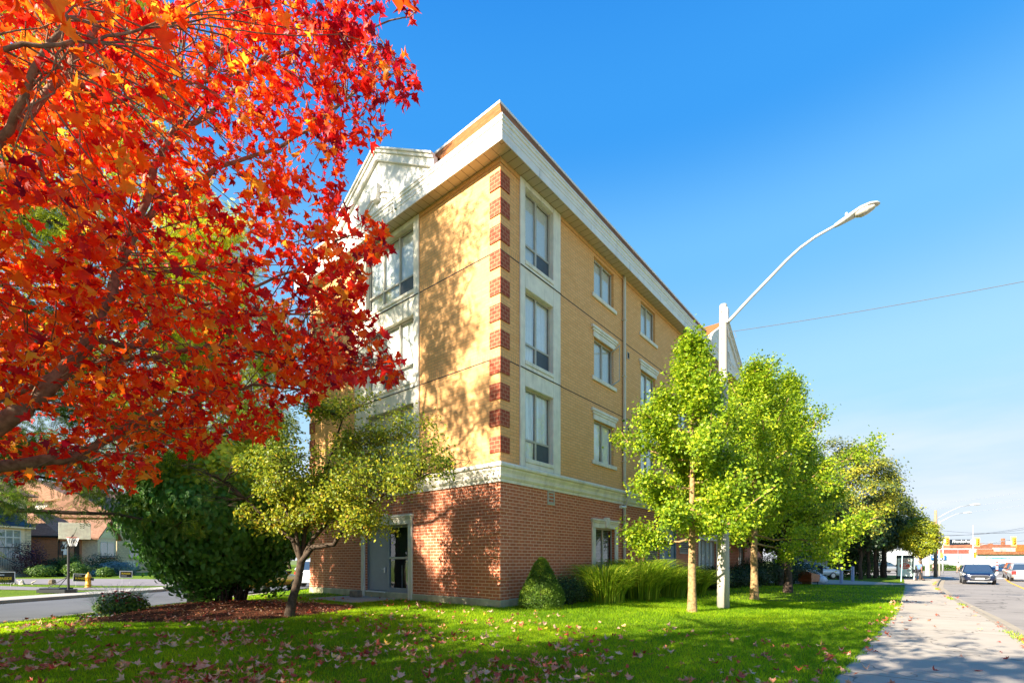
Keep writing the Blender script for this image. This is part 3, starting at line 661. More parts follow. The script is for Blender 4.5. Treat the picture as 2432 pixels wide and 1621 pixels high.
mb = MB(); sbox(mb, 'R', 12.38, 12.44, -.05, .03, 1.2, 1.62, r=.01); sbox(mb, 'R', 12.33, 12.55, -.05, .01, 1.6, 1.64); mb.build('door_handle', M['galv'], sd_)
mb = MB(); sbox(mb, 'R', 12.32, 12.46, -.05, .01, .85, 1.2, r=.01); mb.build('lock_notice', M['white'], sd_)
box_part('door_canopy', M['bluedoor'], [(11.2, 16.4, 0, .75, 3.64, 3.78)], 'R', bld, .02)['label'] = 'flat metal canopy over service door'
# --- downspout
mb = MB(); X0 = 7.62
mb.bbox((X0, -.13, .3), (X0+.13, -.03, ZB-.1), .02); mb.tube([(X0+.065, -.08, ZB-.12), (X0+.065, -.2, ZB+.03), (X0+.065, -.26, ZB+.2), (X0+.065, -.26, ZC+.1), (X0+.065, -.085, ZC+.28)], .06, 8)
mb.bbox((X0, -.13, ZC+.25), (X0+.13, -.03, ZT-.07), .02)
for z in (1.4, 2.9, 5.6, 7.3, 9.1, 11.4): mb.bbox((X0-.03, -.145, z), (X0+.16, -.01, z+.05), .008)
mb.build('downspout', M['spout'], bld)
mb = MB(); mb.tube([(7.30, -.05, 3.72), (7.28, -.26, 3.70)], .02, 6); mb.tube([(7.42, -.26, 3.72), (6.95, -.30, 3.68)], .055, 10); mb.tube([(6.97, -.30, 3.70), (6.9, -.305, 3.69)], .065, 10); mb.build('security_camera', M['white'], bld)
# --- grey door + sidelight on the lawn side
stone_frame('L', 3.95, 6.98, .20, 3.19, 2.82, .22)
mb = MB()
for q in ((4.19, 4.25, .44, 2.82), (5.36, 5.50, .44, 2.82), (6.66, 6.72, .44, 2.82)): sbox(mb, 'L', q[0], q[1], -.13, -.06, q[2], q[3])
sbox(mb, 'L', 4.25, 5.36, -.13, -.062, 2.74, 2.82); sbox(mb, 'L', 5.50, 6.66, -.13, -.062, 2.74, 2.82); sbox(mb, 'L', 4.25, 5.36, -.13, -.062, .44, .60)
gd = mb.build('glazed_door_unit', M['greyp'], bld); gd['label'] = 'grey steel door beside a two light glazed panel'
mb = MB(); sbox(mb, 'L', 5.51, 6.65, -.12, -.075, .47, 2.73, r=.008); mb.build('door', M['greyp'], gd)
mb = MB(); sbox(mb, 'L', 5.58, 5.66, -.075, -.03, 1.12, 1.32, r=.01); mb.tube([pb('L', 5.62, -.03, 1.26), pb('L', 5.76, -.02, 1.26)], .012, 6); mb.build('handle', M['galv'], gd)
mb = MB(); sbox(mb, 'L', 4.25, 5.36, -.12, -.055, 1.62, 1.70, r=.006); mb.build('rail', M['frame'], gd)
mb = MB(); mb.add([pb('L', 4.25, -.1, .6), pb('L', 5.36, -.1, .6), pb('L', 5.36, -.1, 2.74), pb('L', 4.25, -.1, 2.74)], [(0, 1, 2, 3)]); mb.build('pane', M['glass'], gd)
mb = MB(); sbox(mb, 'L', 5.48, 6.68, -.08, .06, .40, .452, r=.006); mb.build('threshold', M['alum'], gd)
mb = MB(); sbox(mb, 'L', 4.3, 4.5, -.3, -.28, .6, 1.7); sbox(mb, 'L', 4.62, 4.66, -.3, -.28, .7, 1.5); sbox(mb, 'L', 4.9, 4.94, -.3, -.28, .6, 1.4); mb.build('inside_shelf', M['greyp'], gd)
# --- gable pediments
def pediment(side, c, hw=2.95, z0=13.86, zt=15.62, back=3.4):
    p = lambda a, d, z: pb(side, a, d, z)
    mb = MB(); mb.prism([p(c-hw, .46, z0-.5), p(c+hw, .46, z0-.5), p(c+hw, .46, z0), p(c, .46, zt), p(c-hw, .46, z0)], Vector(p(0, -.2, 0))-Vector(p(0, 0, 0)))
    o = mb.build('gable_pediment', M['fascia'], bld)
    sl = (zt-z0)/hw; mb = MB()            # raking cornice in steps
    for s_ in (-1, 1):
        for (d, e0, e1) in ((.56, -.02, .24), (.62, .24, .34), (.68, .34, .40)):
            A0 = (c+s_*(hw+.1), z0-.1*sl); A1 = (c, zt)
            mb.prism([p(A0[0], .40, A0[1]+e0), p(A1[0], .40, A1[1]+e0), p(A1[0], .40, A1[1]+e1), p(A0[0], .40, A0[1]+e1)], Vector(p(0, d-.40+.001*s_, 0))-Vector(p(0, 0, 0)))
    mb.build('raking_cornice', M['fascia'], o)
    mb = MB()                             # arch band and keystone
    zc = z0-.42
    for (r0, r1, d) in ((.98, 1.08, .52), (.80, .86, .50)):
        N = 20; vs = []
        for i in range(N+1):
            a = math.pi*i/N
            for r in (r0, r1):
                for dd in (.455, d): vs.append(p(c+r*math.cos(a), dd, zc+r*math.sin(a)))
        mb.add(vs, [(4*i+a, 4*i+b, 4*i+4+b, 4*i+4+a) for i in range(N) for a, b in ((1, 3), (0, 1), (3, 2))])
    mb.prism([p(c-.12, .45, zc+.72), p(c+.12, .45, zc+.72), p(c+.20, .45, zc+1.22), p(c-.20, .45, zc+1.22)], Vector(p(0, .19, 0))-Vector(p(0, 0, 0)))
    mb.build('arch_relief', M['fascia'], o)
    mb = MB()
    for s_ in (-1, 1):
        mb.prism([p(c+s_*(hw+.12), .5, z0+.36-.12*sl), p(c, .5, zt+.405), p(c, .5, zt+.45), p(c+s_*(hw+.12), .5, z0+.405-.12*sl)], Vector(p(0, -back-.5+.002*s_, 0))-Vector(p(0, 0, 0)))
    mb.build('gable_roof', M['roof'], o)
    return o
pediment('L', 5.30); pediment('R', 20.3)
# step, paving slab and stone at the door
o = MB().box((-.02, 0, 0), (0, 0, 0)) if False else None
mb = MB(); mb.bbox((-1.9, 4.6, .0), (-.06, 7.4, .235), .02); s_ = mb.build('paving_slab', M['conc'], None); s_.location = BO; s_.rotation_euler.z = BA; s_['kind'] = 'structure'

# ================================================================ PLANTS
def unit(v): return v/np.maximum(np.linalg.norm(v, axis=-1, keepdims=True), 1e-9)
def place_leaves(name, tmpl, tf, pos, nrm, scale, rng, mats, parent, tint, droop=0.0, curl=0.0):
    """tmpl (k,3): x width, y towards the tip, z normal"""
    N = len(pos); r = rng.normal(size=(N, 3)); r[:, 2] -= droop*2.5
    n = unit(nrm); y = r-n*np.sum(r*n, 1, keepdims=True); y = unit(y); x = np.cross(y, n)
    tz = np.repeat(tmpl[None, :, 2], N, 0)+(rng.normal(size=(N, 1))*curl+curl*.5)*(tmpl[None, :, 0]**2*1.3)+rng.normal(size=(N, 1))*curl*(tmpl[None, :, 1]-.35)**2*.8; tx = tmpl[None, :, 0]*(1-curl*.25*rng.random((N, 1)))
    V = (tx[:, :, None]*x[:, None]+tmpl[None, :, 1, None]*y[:, None]+tz[:, :, None]*n[:, None])*np.asarray(scale).reshape(-1, 1, 1)+pos[:, None]
    k = len(tmpl); Fs = [(np.asarray(f)[None]+(np.arange(N)*k)[:, None, None]).reshape(-1, np.asarray(f).shape[1]) for f in tf]
    return np_mesh(name, V.reshape(-1, 3), Fs, mats, parent, tint=np.clip(np.repeat(tint, k)+(rng.normal(size=N*k)*.07 if curl else 0), 0, 1))
# leaf shapes (about 1 unit long)
MAPLE = np.array([(0,0,0),(.16,.06,.02),(.46,-.04,-.05),(.40,.16,.0),(.62,.36,-.07),(.40,.42,.0),(.30,.44,.03),(.30,.66,0),(.14,.60,.03),(0,1.0,-.10),
                  (-.14,.60,.03),(-.30,.66,0),(-.30,.44,.03),(-.40,.42,.0),(-.62,.36,-.07),(-.40,.16,.0),(-.46,-.04,-.05),(-.16,.06,.02),(0,.34,.07)])
MAPLE_F = [[(18, i, (i+1) % 18) for i in range(18)]]
MAPLE2 = np.array([(0,0,.05),(.45,0,-.04),(.30,.22,0),(.6,.45,-.06),(.26,.5,0),(0,1,-.08),(-.26,.5,0),(-.6,.45,-.06),(-.30,.22,0),(-.45,0,-.04)])
MAPLE2_F = [[(0,1,2),(2,3,4),(0,2,4),(4,5,6),(0,4,6),(6,7,8),(0,6,8),(8,9,0)]]
OVAL = np.array([(0,0,0),(.28,.28,.05),(.30,.58,.06),(0,1,-.04),(-.30,.58,.06),(-.28,.28,.05),(0,.5,-.02)])
OVAL_F = [[(6, i, (i+1) % 6) for i in range(6)]]
FAN = np.array([(0,0,0),(.5,.62,.05),(.26,.86,0),(0,.80,-.03),(-.26,.86,0),(-.5,.62,.05)])
FAN_F = [[(0,1,2),(0,2,3),(0,3,4),(0,4,5)]]
QUAD = np.array([(0,0,0),(.3,.5,.06),(0,1,0),(-.3,.5,.06)]); QUAD_F = [[(0,1,2,3)]]
# feathery compound leaf of a honey locust: pairs of leaflets along a rachis
FE = []; FEF = []
for i in range(7):
    for s in (-1, 1):
        y0 = .12+i*.125; b = len(FE); l = .20*(1-.35*abs(i-3)/3)
        FE += [(0, y0, 0), (s*l*.5, y0+.075, .01), (s*l, y0+.09, -.02), (s*l*.55, y0-.0, .0)]; FEF.append((b, b+1, b+2, b+3))
b = len(FE); FE += [(-.006, 0, 0), (.006, 0, 0), (.004, 1, 0), (-.004, 1, 0)]; FEF.append((b, b+1, b+2, b+3))
FEATHER = np.array(FE); FEATHER_F = [FEF]

LM = {}
LM['maple'] = leafmat('red_maple_leaf', [(0, (.22, .003, .02)), (.2, (.52, .006, .010)), (.42, (.74, .022, .006)), (.65, (.84, .085, .006)), (.88, (.86, .22, .01)), (1, (.85, .42, .03))], .58, .45, 1.4)
LM['ginkgo'] = leafmat('ginkgo_leaf', [(0, (.07, .15, .012)), (.5, (.24, .375, .012)), (1, (.66, .66, .03))], .42, .5, 1.3)
LM['locust'] = leafmat('locust_leaf', [(0, (.12, .20, .012)), (.5, (.38, .44, .015)), (1, (.70, .60, .03))], .5, .5, 1.4)
LM['locustd'] = leafmat('locust_leaf_shaded', [(0, (.04, .09, .012)), (.5, (.10, .19, .015)), (1, (.30, .34, .02))], .45, .5, 1.3)  # darker copy of the locust leaf, shade put into the colour
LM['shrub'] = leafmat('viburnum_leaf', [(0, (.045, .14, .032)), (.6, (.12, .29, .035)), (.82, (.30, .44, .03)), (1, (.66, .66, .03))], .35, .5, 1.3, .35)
LM['crab'] = leafmat('crabapple_leaf', [(0, (.10, .17, .02)), (.35, (.27, .32, .02)), (.7, (.58, .50, .03)), (1, (.60, .22, .03))], .42, .45, 1.3)
LM['norway'] = leafmat('norway_maple_leaf', [(0, (.03, .06, .022)), (.5, (.10, .15, .03)), (.72, (.33, .34, .03)), (1, (.58, .47, .04))], .35, .5, 1.3)
LM['yellowtree'] = leafmat('yellowing_leaf', [(0, (.12, .18, .02)), (.5, (.34, .38, .02)), (1, (.66, .54, .02))], .4, .5, 1.3)
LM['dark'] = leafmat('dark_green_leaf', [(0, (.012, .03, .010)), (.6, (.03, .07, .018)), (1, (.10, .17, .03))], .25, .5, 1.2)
LM['mid'] = leafmat('mid_green_leaf', [(0, (.04, .09, .015)), (.6, (.10, .19, .02)), (1, (.24, .32, .03))], .35, .5, 1.3)
LM['conifer'] = leafmat('dwarf_spruce_needles', [(0, (.035, .08, .010)), (.5, (.10, .19, .012)), (1, (.22, .30, .02))], .25, .6, 1.2)
LM['grassleaf'] = leafmat('ornamental_grass_blade', [(0, (.08, .18, .012)), (.55, (.30, .44, .02)), (1, (.65, .66, .06))], .4, .5, 1.3)
LM['plume'] = leafmat('grass_plume', [(0, (.45, .28, .12)), (1, (.75, .55, .32))], .4, .7, 1.2)
LM['turf'] = leafmat('turf_blade', [(0, (.06, .15, .005)), (.5, (.21, .37, .006)), (1, (.48, .58, .01))], .55, .55, 1.7, .2)
LM['fallen'] = leafmat('fallen_maple_leaf', [(0, (.30, .02, .015)), (.35, (.55, .10, .05)), (.65, (.62, .26, .14)), (.88, (.70, .46, .32)), (1, (.80, .50, .03))], .2, .6, 1.1)
LM['purple'] = leafmat('purple_leaf', [(0, (.03, .01, .016)), (1, (.12, .03, .05))], .25, .5, 1.2)
LM['blue'] = leafmat('blue_juniper', [(0, (.08, .16, .16)), (1, (.25, .38, .38))], .2, .6, 1.2)

def bez(a, b, n, sag, rng, wob):
    a = np.array(a, float); b = np.array(b, float); t = np.linspace(0, 1, n)[:, None]; L = np.linalg.norm(b-a)
    p = a+(b-a)*t; p[:, 2] += sag*L*4*(t*(1-t))[:, 0]; nz = rng.normal(size=(n, 3))*wob*L; nz[0] = 0; nz[-1] = 0; return p+nz
class Tree:
    rejl = None
    def __init__(s, seed): s.rng = np.random.default_rng(seed); s.mb = MB(); s.anch = []; s.adir = []
    def limb(s, pts, r0, r1, sides=7):
        n = len(pts)
        if s.rejl is not None and s.rejl(np.asarray(pts)[1:]).any(): return
        s.mb.tube([tuple(p) for p in pts], list(np.linspace(r0, r1, n)), sides, cap=False)
    def anchors(s, pts, a, b, n):
        t = s.rng.uniform(a, b, n)*(len(pts)-1); i = np.clip(t.astype(int), 0, len(pts)-2); f = (t-i)[:, None]
        s.anch.append(pts[i]*(1-f)+pts[i+1]*f); s.adir.append(np.repeat((pts[-1]-pts[0])[None], n, 0))
    def grow(s, base, H, r0, nbr, z0, Lf, elf, twigs=6, lean=(0, 0), twl=.32, up=.12, wob=.02, apts=6, sides=7, tdroop=0.0, topr=.25, az0=0):
        rng = s.rng; n = 12; base = np.array(base, float)
        tr = base+np.array([[lean[0]*f*f*H, lean[1]*f*f*H, f*H] for f in np.linspace(0, 1, n)]); tr[1:, :2] += np.cumsum(rng.normal(size=(n-1, 2))*wob*.35, 0)
        rad = [r0*1.45, r0*1.05]+list(np.linspace(r0, r0*topr*.3, n-2)); s.mb.tube([tuple(p) for p in tr], rad, 12, cap=False); s.trunk = tr
        for b in range(nbr):
            f = z0+(1-z0)*((b+.5)/nbr)**.95; q = f*(n-1); i = min(int(q), n-2); p = tr[i]+(tr[i+1]-tr[i])*(q-i)
            k = (f-z0)/(1-z0); az = az0+b*2.39996+rng.normal()*.25; L = Lf(k)*rng.uniform(.72, 1.18); el = elf(k)+rng.normal()*.09
            d = np.array([math.cos(az)*math.cos(el), math.sin(az)*math.cos(el), math.sin(el)]); e = p+d*L
            pts = bez(p, e, 7, -up, rng, wob); rr = r0*(1-.75*f)*.45; s.limb(pts, rr, .012, sides); an_ = max(2, int(round(apts*(L/Lf(0))**.8))); s.anchors(pts, .35, 1, an_)
            for j in range(twigs):
                t = rng.uniform(.25, 1); q2 = pts[min(int(t*6), 6)]; dd = unit(d*.7+rng.normal(size=3)*.65+np.array([0, 0, .15-tdroop])); l2 = L*twl*rng.uniform(.5, 1.2)*(1.15-.5*t)
                p2 = bez(q2, q2+dd*l2, 4, .03, rng, .03); s.limb(p2, max(.006, rr*.3), .004, 4); s.anchors(p2, .2, 1, an_)
        s.anchors(tr, .88, 1, 4)
    def leaves(s, tmpl, tf, N, sz, sig, mat, parent, name='crown', upb=.5, reject=None, tintf=None, droop=0, out=.5, center=None):
        rng = s.rng; A = np.concatenate(s.anch); i = rng.integers(0, len(A), N); p = A[i]+rng.normal(size=(N, 3))*sig
        if reject is not None: p = p[~reject(p)]
        N = len(p); c = A.mean(0) if center is None else np.array(center)
        n = unit(p-c)*out+rng.normal(size=(N, 3))*.6+np.array([0, 0, upb])
        tint = rng.beta(2.2, 2.2, N) if tintf is None else tintf(p, rng)
        return place_leaves(name, tmpl, tf, p, n, rng.uniform(.75, 1.2, N)*sz, rng, mat, parent, np.clip(tint, 0, 1), droop)
def proj(p):                            # world -> photograph pixels (used only to see how far a crown reaches)
    y = np.maximum(p[:, 1], .05); return 1216+F_*p[:, 0]/y, 1328-F_*(p[:, 2]-CAMZ)/y
def localise(root, objs): pass

# ---------------------------------------------------------------- red maple overhanging from the left
S_ = 1.034
MASK = [(a*S_, b*S_) for a, b in [(960,-5),(952,45),(905,30),(872,70),(905,112),(965,160),(958,190),(940,235),(900,265),(893,318),(845,330),(828,375),(800,395),(812,432),(775,425),(790,468),(850,485),(922,560),(885,585),(850,600),(835,650),(850,705),(888,765),(935,850),(912,890),(860,872),(800,882),(742,893),(718,945),(690,912),(645,960),(640,1012),(600,1000),(560,1010),(500,1022),(470,1055),(440,1030),(418,1060),(396,1015),(352,1060),(376,1112),(330,1092),(300,1135),(256,1108),(200,1118),(152,1132),(110,1090),(50,1112),(-5,1085),(-5,-5)]]
HOLES = [(240,500,34,26,.6),(380,300,26,30,.5),(430,620,40,24,.5),(590,330,30,40,.6),(150,300,30,24,.5),(560,180,24,36,.5),(330,930,50,16,.5),(740,640,34,24,.5),(105,525,56,52,.97),(95,965,110,26,.85),(60,1040,90,16,.6),(520,440,42,50,.75),(625,640,42,38,.7),(690,365,40,32,.75),(455,300,30,42,.6),(700,480,34,36,.75),(300,250,34,24,.5),(250,660,40,24,.5),(455,770,50,24,.5),(560,560,60,30,.4),(700,200,24,60,.45),(640,130,26,38,.5),(160,860,60,20,.5),(810,560,30,20,.7),(590,860,50,20,.5),(620,270,50,50,.35)]
HOLES = [(a*S_, b*S_, c*S_, d*S_, e) for a, b, c, d, e in HOLES]
mt = Tree(11); rng = mt.rng
mroot = empty('maple_tree', (-5.9, 2.6, g(-5.9, 2.6)), 0, 'red maple overhanging the lawn from the left with fiery red and orange leaves', 'tree')
def br(pts, r0, r1, sides=9):
    v = np.array([tuple(P(a, b, d)) for a, b, d in pts])
    t = np.linspace(0, len(v)-1, (len(v)-1)*4+1); out = []
    for q in t:                          # Catmull-Rom
        i = min(int(q), len(v)-2); f = q-i; p0, p1, p2, p3 = v[max(i-1, 0)], v[i], v[i+1], v[min(i+2, len(v)-1)]
        out.append(.5*((2*p1)+(p2-p0)*f+(2*p0-5*p1+4*p2-p3)*f*f+(3*p1-p0-3*p2+p3)*f**3))
    out = np.array(out); out[1:-1] += rng.normal(size=(len(out)-2, 3))*.008; mt.limb(out, r0, r1, sides); SK.append(out); return out
SK = []
base = np.array([-5.9, 2.6, 0.]); tk = bez((-5.9, 2.6, -.1), (-5.7, 3.0, 7.6), 12, 0, rng, .008)
mt.mb.tube([tuple(p) for p in tk], [.30, .22, .2, .19, .18, .165, .15, .13, .11, .085, .06, .03], 12, cap=False); SK.append(tk)
def join(i, q): mt.limb(bez(tk[i], q, 6, -.05, rng, .01), .075, .05, 8)
B = [([(-420,1330,3.2),(0,1015,3.3),(70,960,3.35),(140,893,3.4),(215,800,3.5),(262,690,3.6),(300,600,3.7),(400,330,3.9),(560,60,4.1),(620,-120,4.2)], .062, .014, 2),
     ([(-300,700,2.9),(0,332,3.0),(67,268,3.1),(156,174,3.2),(254,30,3.4),(300,-80,3.5)], .034, .012, 5),
     ([(-500,1180,3.5),(0,1106,3.6),(140,1089,3.7),(200,1076,3.8),(255,1042,3.9),(323,1004,4.0),(372,980,4.1),(480,935,4.3),(600,915,4.4),(720,925,4.5)], .050, .007, 2),
     ([(-250,980,3.1),(0,945,3.4),(64,919,3.5),(127,893,3.6)], .030, .022, 3),
     ([(140,893,3.6),(230,857,3.8),(315,855,3.9),(382,842,4.0),(467,825,4.1),(523,825,4.2),(640,840,4.3),(800,855,4.4),(960,885,4.5)], .026, .005, None),
     ([(215,800,3.6),(330,820,3.9),(390,752,4.1),(560,700,4.3),(700,640,4.4),(830,560,4.5),(930,590,4.6)], .022, .004, None),
     ([(262,690,3.6),(420,700,4.0),(520,745,4.2),(680,750,4.4),(850,760,4.5),(930,830,4.6)], .018, .004, None),
     ([(300,600,3.7),(380,480,3.9),(520,400,4.1),(700,330,4.3),(860,210,4.5),(975,170,4.6)], .024, .004, None),
     ([(400,330,3.9),(520,250,4.0),(640,120,4.2),(760,30,4.3),(860,-60,4.4)], .022, .006, None),
     ([(156,174,3.2),(260,240,3.4),(380,215,3.6),(520,190,3.8),(700,120,4.0),(900,60,4.2),(985,30,4.3)], .018, .004, None),
     ([(67,268,3.1),(110,420,3.1),(200,560,3.2),(330,640,3.4),(480,650,3.6)], .014, .004, None),
     ([(0,330,2.6),(80,180,2.5),(160,40,2.5)], .02, .01, None), ([(-60,120,2.4),(100,110,2.4),(260,90,2.6),(420,60,2.8)], .012, .004, None),
     ([(255,1042,3.9),(300,1090,3.8),(350,1130,3.8)], .009, .003, None), ([(200,1076,3.8),(160,1110,3.7),(120,1140,3.6)], .008, .003, None)]
for pts, r0, r1, j in B:
    o = br(pts, r0, r1)
    if j is not None: join(j, o[0])
# limbs of the part of the crown outside the picture
for k in range(16):
    az = k*2.4+.4; el = R(rng.uniform(15, 55)); L = rng.uniform(2.2, 3.6); i = 4+k % 7; d = np.array([math.cos(az)*math.cos(el), math.sin(az)*math.cos(el), math.sin(el)])
    e = tk[i]+d*L; px, py = proj(np.array([tk[i]+d*L*f for f in (.4, .6, .8, 1)]))
    if ((px > 0) & (py > 0) & (px < 2432)).any(): continue
    o = bez(tk[i], e, 7, -.1, rng, .02); mt.limb(o, .06, .015, 6); SK.append(o)
skp = np.concatenate(SK)
def inmask(p, slack=0):
    px, py = proj(p); inf = (px > -20) & (px < 2452) & (py > -20) & (py < 1641) & (p[:, 1] > .05)
    ok = ~inf | in_poly(px, py, MASK)
    u_ = rng.random(len(p)); 
    for (a, b, c, d, e) in HOLES: ok &= ~(inf & (((px-a)/c)**2+((py-b)/d)**2 < 1) & (u_ < e))
    return ok
# shoots: clusters of leaves on drooping twigs
cl = []; cc = np.array([-4.0, 3.4, 5.1]); rr_ = np.array([4.6, 3.6, 4.2])
# (a) inside the part seen; each cluster sits at its own depth
tries = 0
while len(cl) < 1740 and tries < 60000:
    tries += 1; px = rng.uniform(-150, 1010); py = rng.uniform(-200, 1175)
    near = np.clip(1-(px/900), 0, 1)*np.clip(1-(py-500)/700, .25, 1)
    dep = rng.uniform(3.2-.95*near, 5.2-.3*near)
    p = np.array(tuple(P(px, py, dep)))
    if p[2] < 1.9 or not inmask(p[None])[0]: continue
    cl.append(p)
nin = len(cl)
for _ in range(420):                     # (b) the rest of the crown, above and left of the frame
    q = rng.normal(size=3); q /= np.linalg.norm(q); p = cc+np.array([-1.6, -.6, .6])+q*rr_*rng.uniform(.45, 1)**.6
    px, py = proj(p[None])
    if p[1] > 4.5 or p[2] > 7.4 or p[2] < 2.3 or (px[0] > -60 and py[0] > -60 and p[1] > .3): continue
    if np.hypot(p[0], p[1]) < 1.6: continue
    cl.append(p)
cl = np.array(cl); LP = []; LN = []; LT = []; LS = []
for ci, c in enumerate(cl):
    d2 = np.linalg.norm(skp-c, axis=1); nb_ = np.where(d2 < d2.min()+.45)[0]; j = int(rng.choice(nb_)); q = skp[j]; 
    if ci < nin and d2[j] < 1.5 and ci % 2 == 0:
        tw = bez(q, c, 6, .05, rng, .02)
        if inmask(tw).all(): mt.limb(tw, .006, .0025, 4)
    dirv = unit(c-q)*.6+np.array([0, 0, -.55])+rng.normal(size=3)*.3; dirv = unit(dirv); L = rng.uniform(.18, .42); sh = bez(c, c+dirv*L, 5, .05, rng, .03)
    if ci < nin and ci % 3 == 0 and inmask(sh).all(): mt.limb(sh, .0025, .0015, 3)
    m = rng.integers(8, 14) if ci < nin else 11
    t = rng.uniform(0, 1, m); base_ = sh[0]+(sh[-1]-sh[0])*t[:, None]
    pos = base_+rng.normal(size=(m, 3))*(.06 if ci < nin else .16); LP.append(pos)
    LN.append(rng.normal(size=(m, 3))*.75+np.array([-.25, -.45, .55]))
    px, py = proj(c[None]); rightness = np.clip((px[0]-300)/700, -.3, 1); 
    mu_ = .59-.20*rightness+rng.normal()*.23-(.10 if c[2] > 5 and px[0] > 700 else 0)
    LT.append(mu_+rng.normal(size=m)*.16); LS.append(rng.uniform(.046, .088, m) if ci < nin else rng.uniform(.10, .14, m))
LP = np.concatenate(LP); LN = np.concatenate(LN); LT = np.concatenate(LT); LS = np.concatenate(LS)
ok = inmask(LP) & (LP[:, 2] > 1.75) & (np.linalg.norm(LP-np.array([0, 0, CAMZ]), axis=1) > 2.15)
LP, LN, LT, LS = LP[ok], LN[ok], LT[ok], LS[ok]
px, py = proj(LP); clear = np.zeros(len(LP), bool)        # the big limbs are mostly bare on the near side
for o in [SK[1+i] for i in (0, 1, 2, 4)]:
    n_ = int(len(o)*(.8 if o is not SK[5] else .6)); bx, by = proj(o[:n_])
    for i in range(n_-1):
        clear |= (np.hypot(px-bx[i], py-by[i]) < 26) & (LP[:, 1] < o[i, 1]+.12)
ok = ~(clear & (rng.random(len(LP)) < .62)); LP, LN, LT, LS = LP[ok], LN[ok], LT[ok], LS[ok]
tko = mt.mb.build('trunk', M['barkm'], mroot, True); tko.matrix_parent_inverse = Matrix.Translation(-mroot.location)
def keep(o, root): o.matrix_parent_inverse = root.matrix_basis.inverted() if False else Matrix.Translation(-root.location); return o
keep(place_leaves('crown', MAPLE, MAPLE_F, LP, LN, LS, rng, LM['maple'], mroot, np.clip(LT, 0, 1), droop=.45, curl=.9), mroot)

# ---------------------------------------------------------------- generic tree builder
def tree(name, label, base, H, r0, nbr, z0, Lf, elf, leaf, N, sz, sig, mat, bark, seed, group=None, reject=None, **k):
    lk = {q: k.pop(q) for q in ('upb', 'tintf', 'droop', 'out', 'center') if q in k}
    b = (base[0], base[1], g(base[0], base[1])-.03); root = empty(name, b, 0, label, 'tree', group); T = Tree(seed); T.rejl = reject
    T.grow(b, H, r0, nbr, z0, Lf, elf, **k); keep(T.mb.build('trunk', M[bark], root, True), root)
    tm, tf = leaf; keep(T.leaves(tm, tf, N, sz, sig, LM[mat], root, reject=reject, **lk), root); return T, root
GB = [uv(13.95, -4.85), uv(20.6, -4.75), uv(26.4, -4.6)]
gl1 = lambda k: 2.65*(1-k)**.88*(1.0-.28*math.sin(k*9))+.28
tree('ginkgo_tree', 'lime green ginkgo nearest the building corner, left of the concrete lamp post', GB[0], 7.65, .105, 34, .27, gl1, lambda k: .1+.85*k, (FAN, FAN_F), 44000, .086, .16, 'ginkgo', 'bark', 5, 'ginkgos along the lawn', twigs=6, twl=.34, up=.10, apts=7, az0=3.0)
tree('ginkgo_tree', 'lime green ginkgo just behind the concrete lamp post, with a leaning bare lower trunk', GB[1], 8.9, .125, 44, .24, lambda k: 4.0*(1-k)**.82*(1-.2*math.sin(k*11))+.3, lambda k: .2+.8*k, (FAN, FAN_F), 58000, .09, .18, 'ginkgo', 'bark', 6, 'ginkgos along the lawn', twigs=7, twl=.34, up=.1, apts=7, lean=(.008, .0))
tree('ginkgo_tree', 'ginkgo farthest along the lawn, its crown meeting the big maple', GB[2], 10.2, .16, 42, .30, lambda k: 2.2*(1-k)**.9+.4, lambda k: .25+.7*k, (FAN, FAN_F), 38000, .095, .20, 'ginkgo', 'barkd', 7, 'ginkgos along the lawn', twigs=7, twl=.34, up=.1, apts=7)  # dark bark puts this trunk's shade into its colour
# big maples further on
def dense(name, label, base, H, rx, z0, N, sz, mat, seed, bark='barkd', group=None, ry=None, leaf=(MAPLE2, MAPLE2_F), tr=.2, sig=.32, nc=170, tilt=.5, rej=None, cz=None, tintbias=0.0):
    b = np.array([base[0], base[1], g(base[0], base[1])-.03]); root = empty(name, tuple(b), 0, label, 'tree', group); T = Tree(seed); rng = T.rng; ry = ry or rx
    rz = (H-z0)/2; c = b+np.array([0, 0, z0+rz]); tkp = bez(b, c+np.array([0, 0, rz*.4]), 9, 0, rng, .008)
    T.mb.tube([tuple(p) for p in tkp], [tr*1.4, tr*1.05]+list(np.linspace(tr, tr*.3, 7)), 10, cap=False)
    q = unit(rng.normal(size=(nc, 3))); rad = rng.uniform(.55, 1, nc)**.5*.93; q[:, 2] = np.where(q[:, 2] < 0, q[:, 2]*.85, q[:, 2])
    cs = c+q*rad[:, None]*np.array([rx, ry, rz])*(1+.10*np.sin(q[:, :1]*5+q[:, 1:2]*4+seed))
    for i in range(0, nc, 4):
        s0 = tkp[3+i % 5]; T.limb(bez(s0, cs[i], 6, -.06, rng, .02), tr*.3, .01, 5)
    M_ = N//nc; pos = np.repeat(cs, M_, 0)+rng.normal(size=(nc*M_, 3))*sig*np.array([1, 1, .62])
    if rej is not None: m = ~rej(pos); pos = pos[m]
    n = unit(pos-c)*.9+rng.normal(size=pos.shape)*.45+np.array([0, 0, tilt])
    clt = np.repeat(rng.normal(size=nc)*.13, M_); clt = clt[m] if rej is not None else clt
    tint = np.clip(.42+clt+rng.normal(size=len(pos))*.17+tintbias, 0, 1)
    keep(T.mb.build('trunk', M[bark], root, True), root); keep(place_leaves('crown', leaf[0], leaf[1], pos, n, rng.uniform(.8, 1.2, len(pos))*sz, rng, LM[mat], root, tint, .2), root); return root
G1 = 'broad maples between the forecourt and the bus shelter'
dense('maple_tree', 'dark green broad maple with a thick shaded trunk behind the third ginkgo', uv(35.3, -6.6), 8.4, 3.9, 2.0, 17000, .16, 'norway', 21, group=G1)
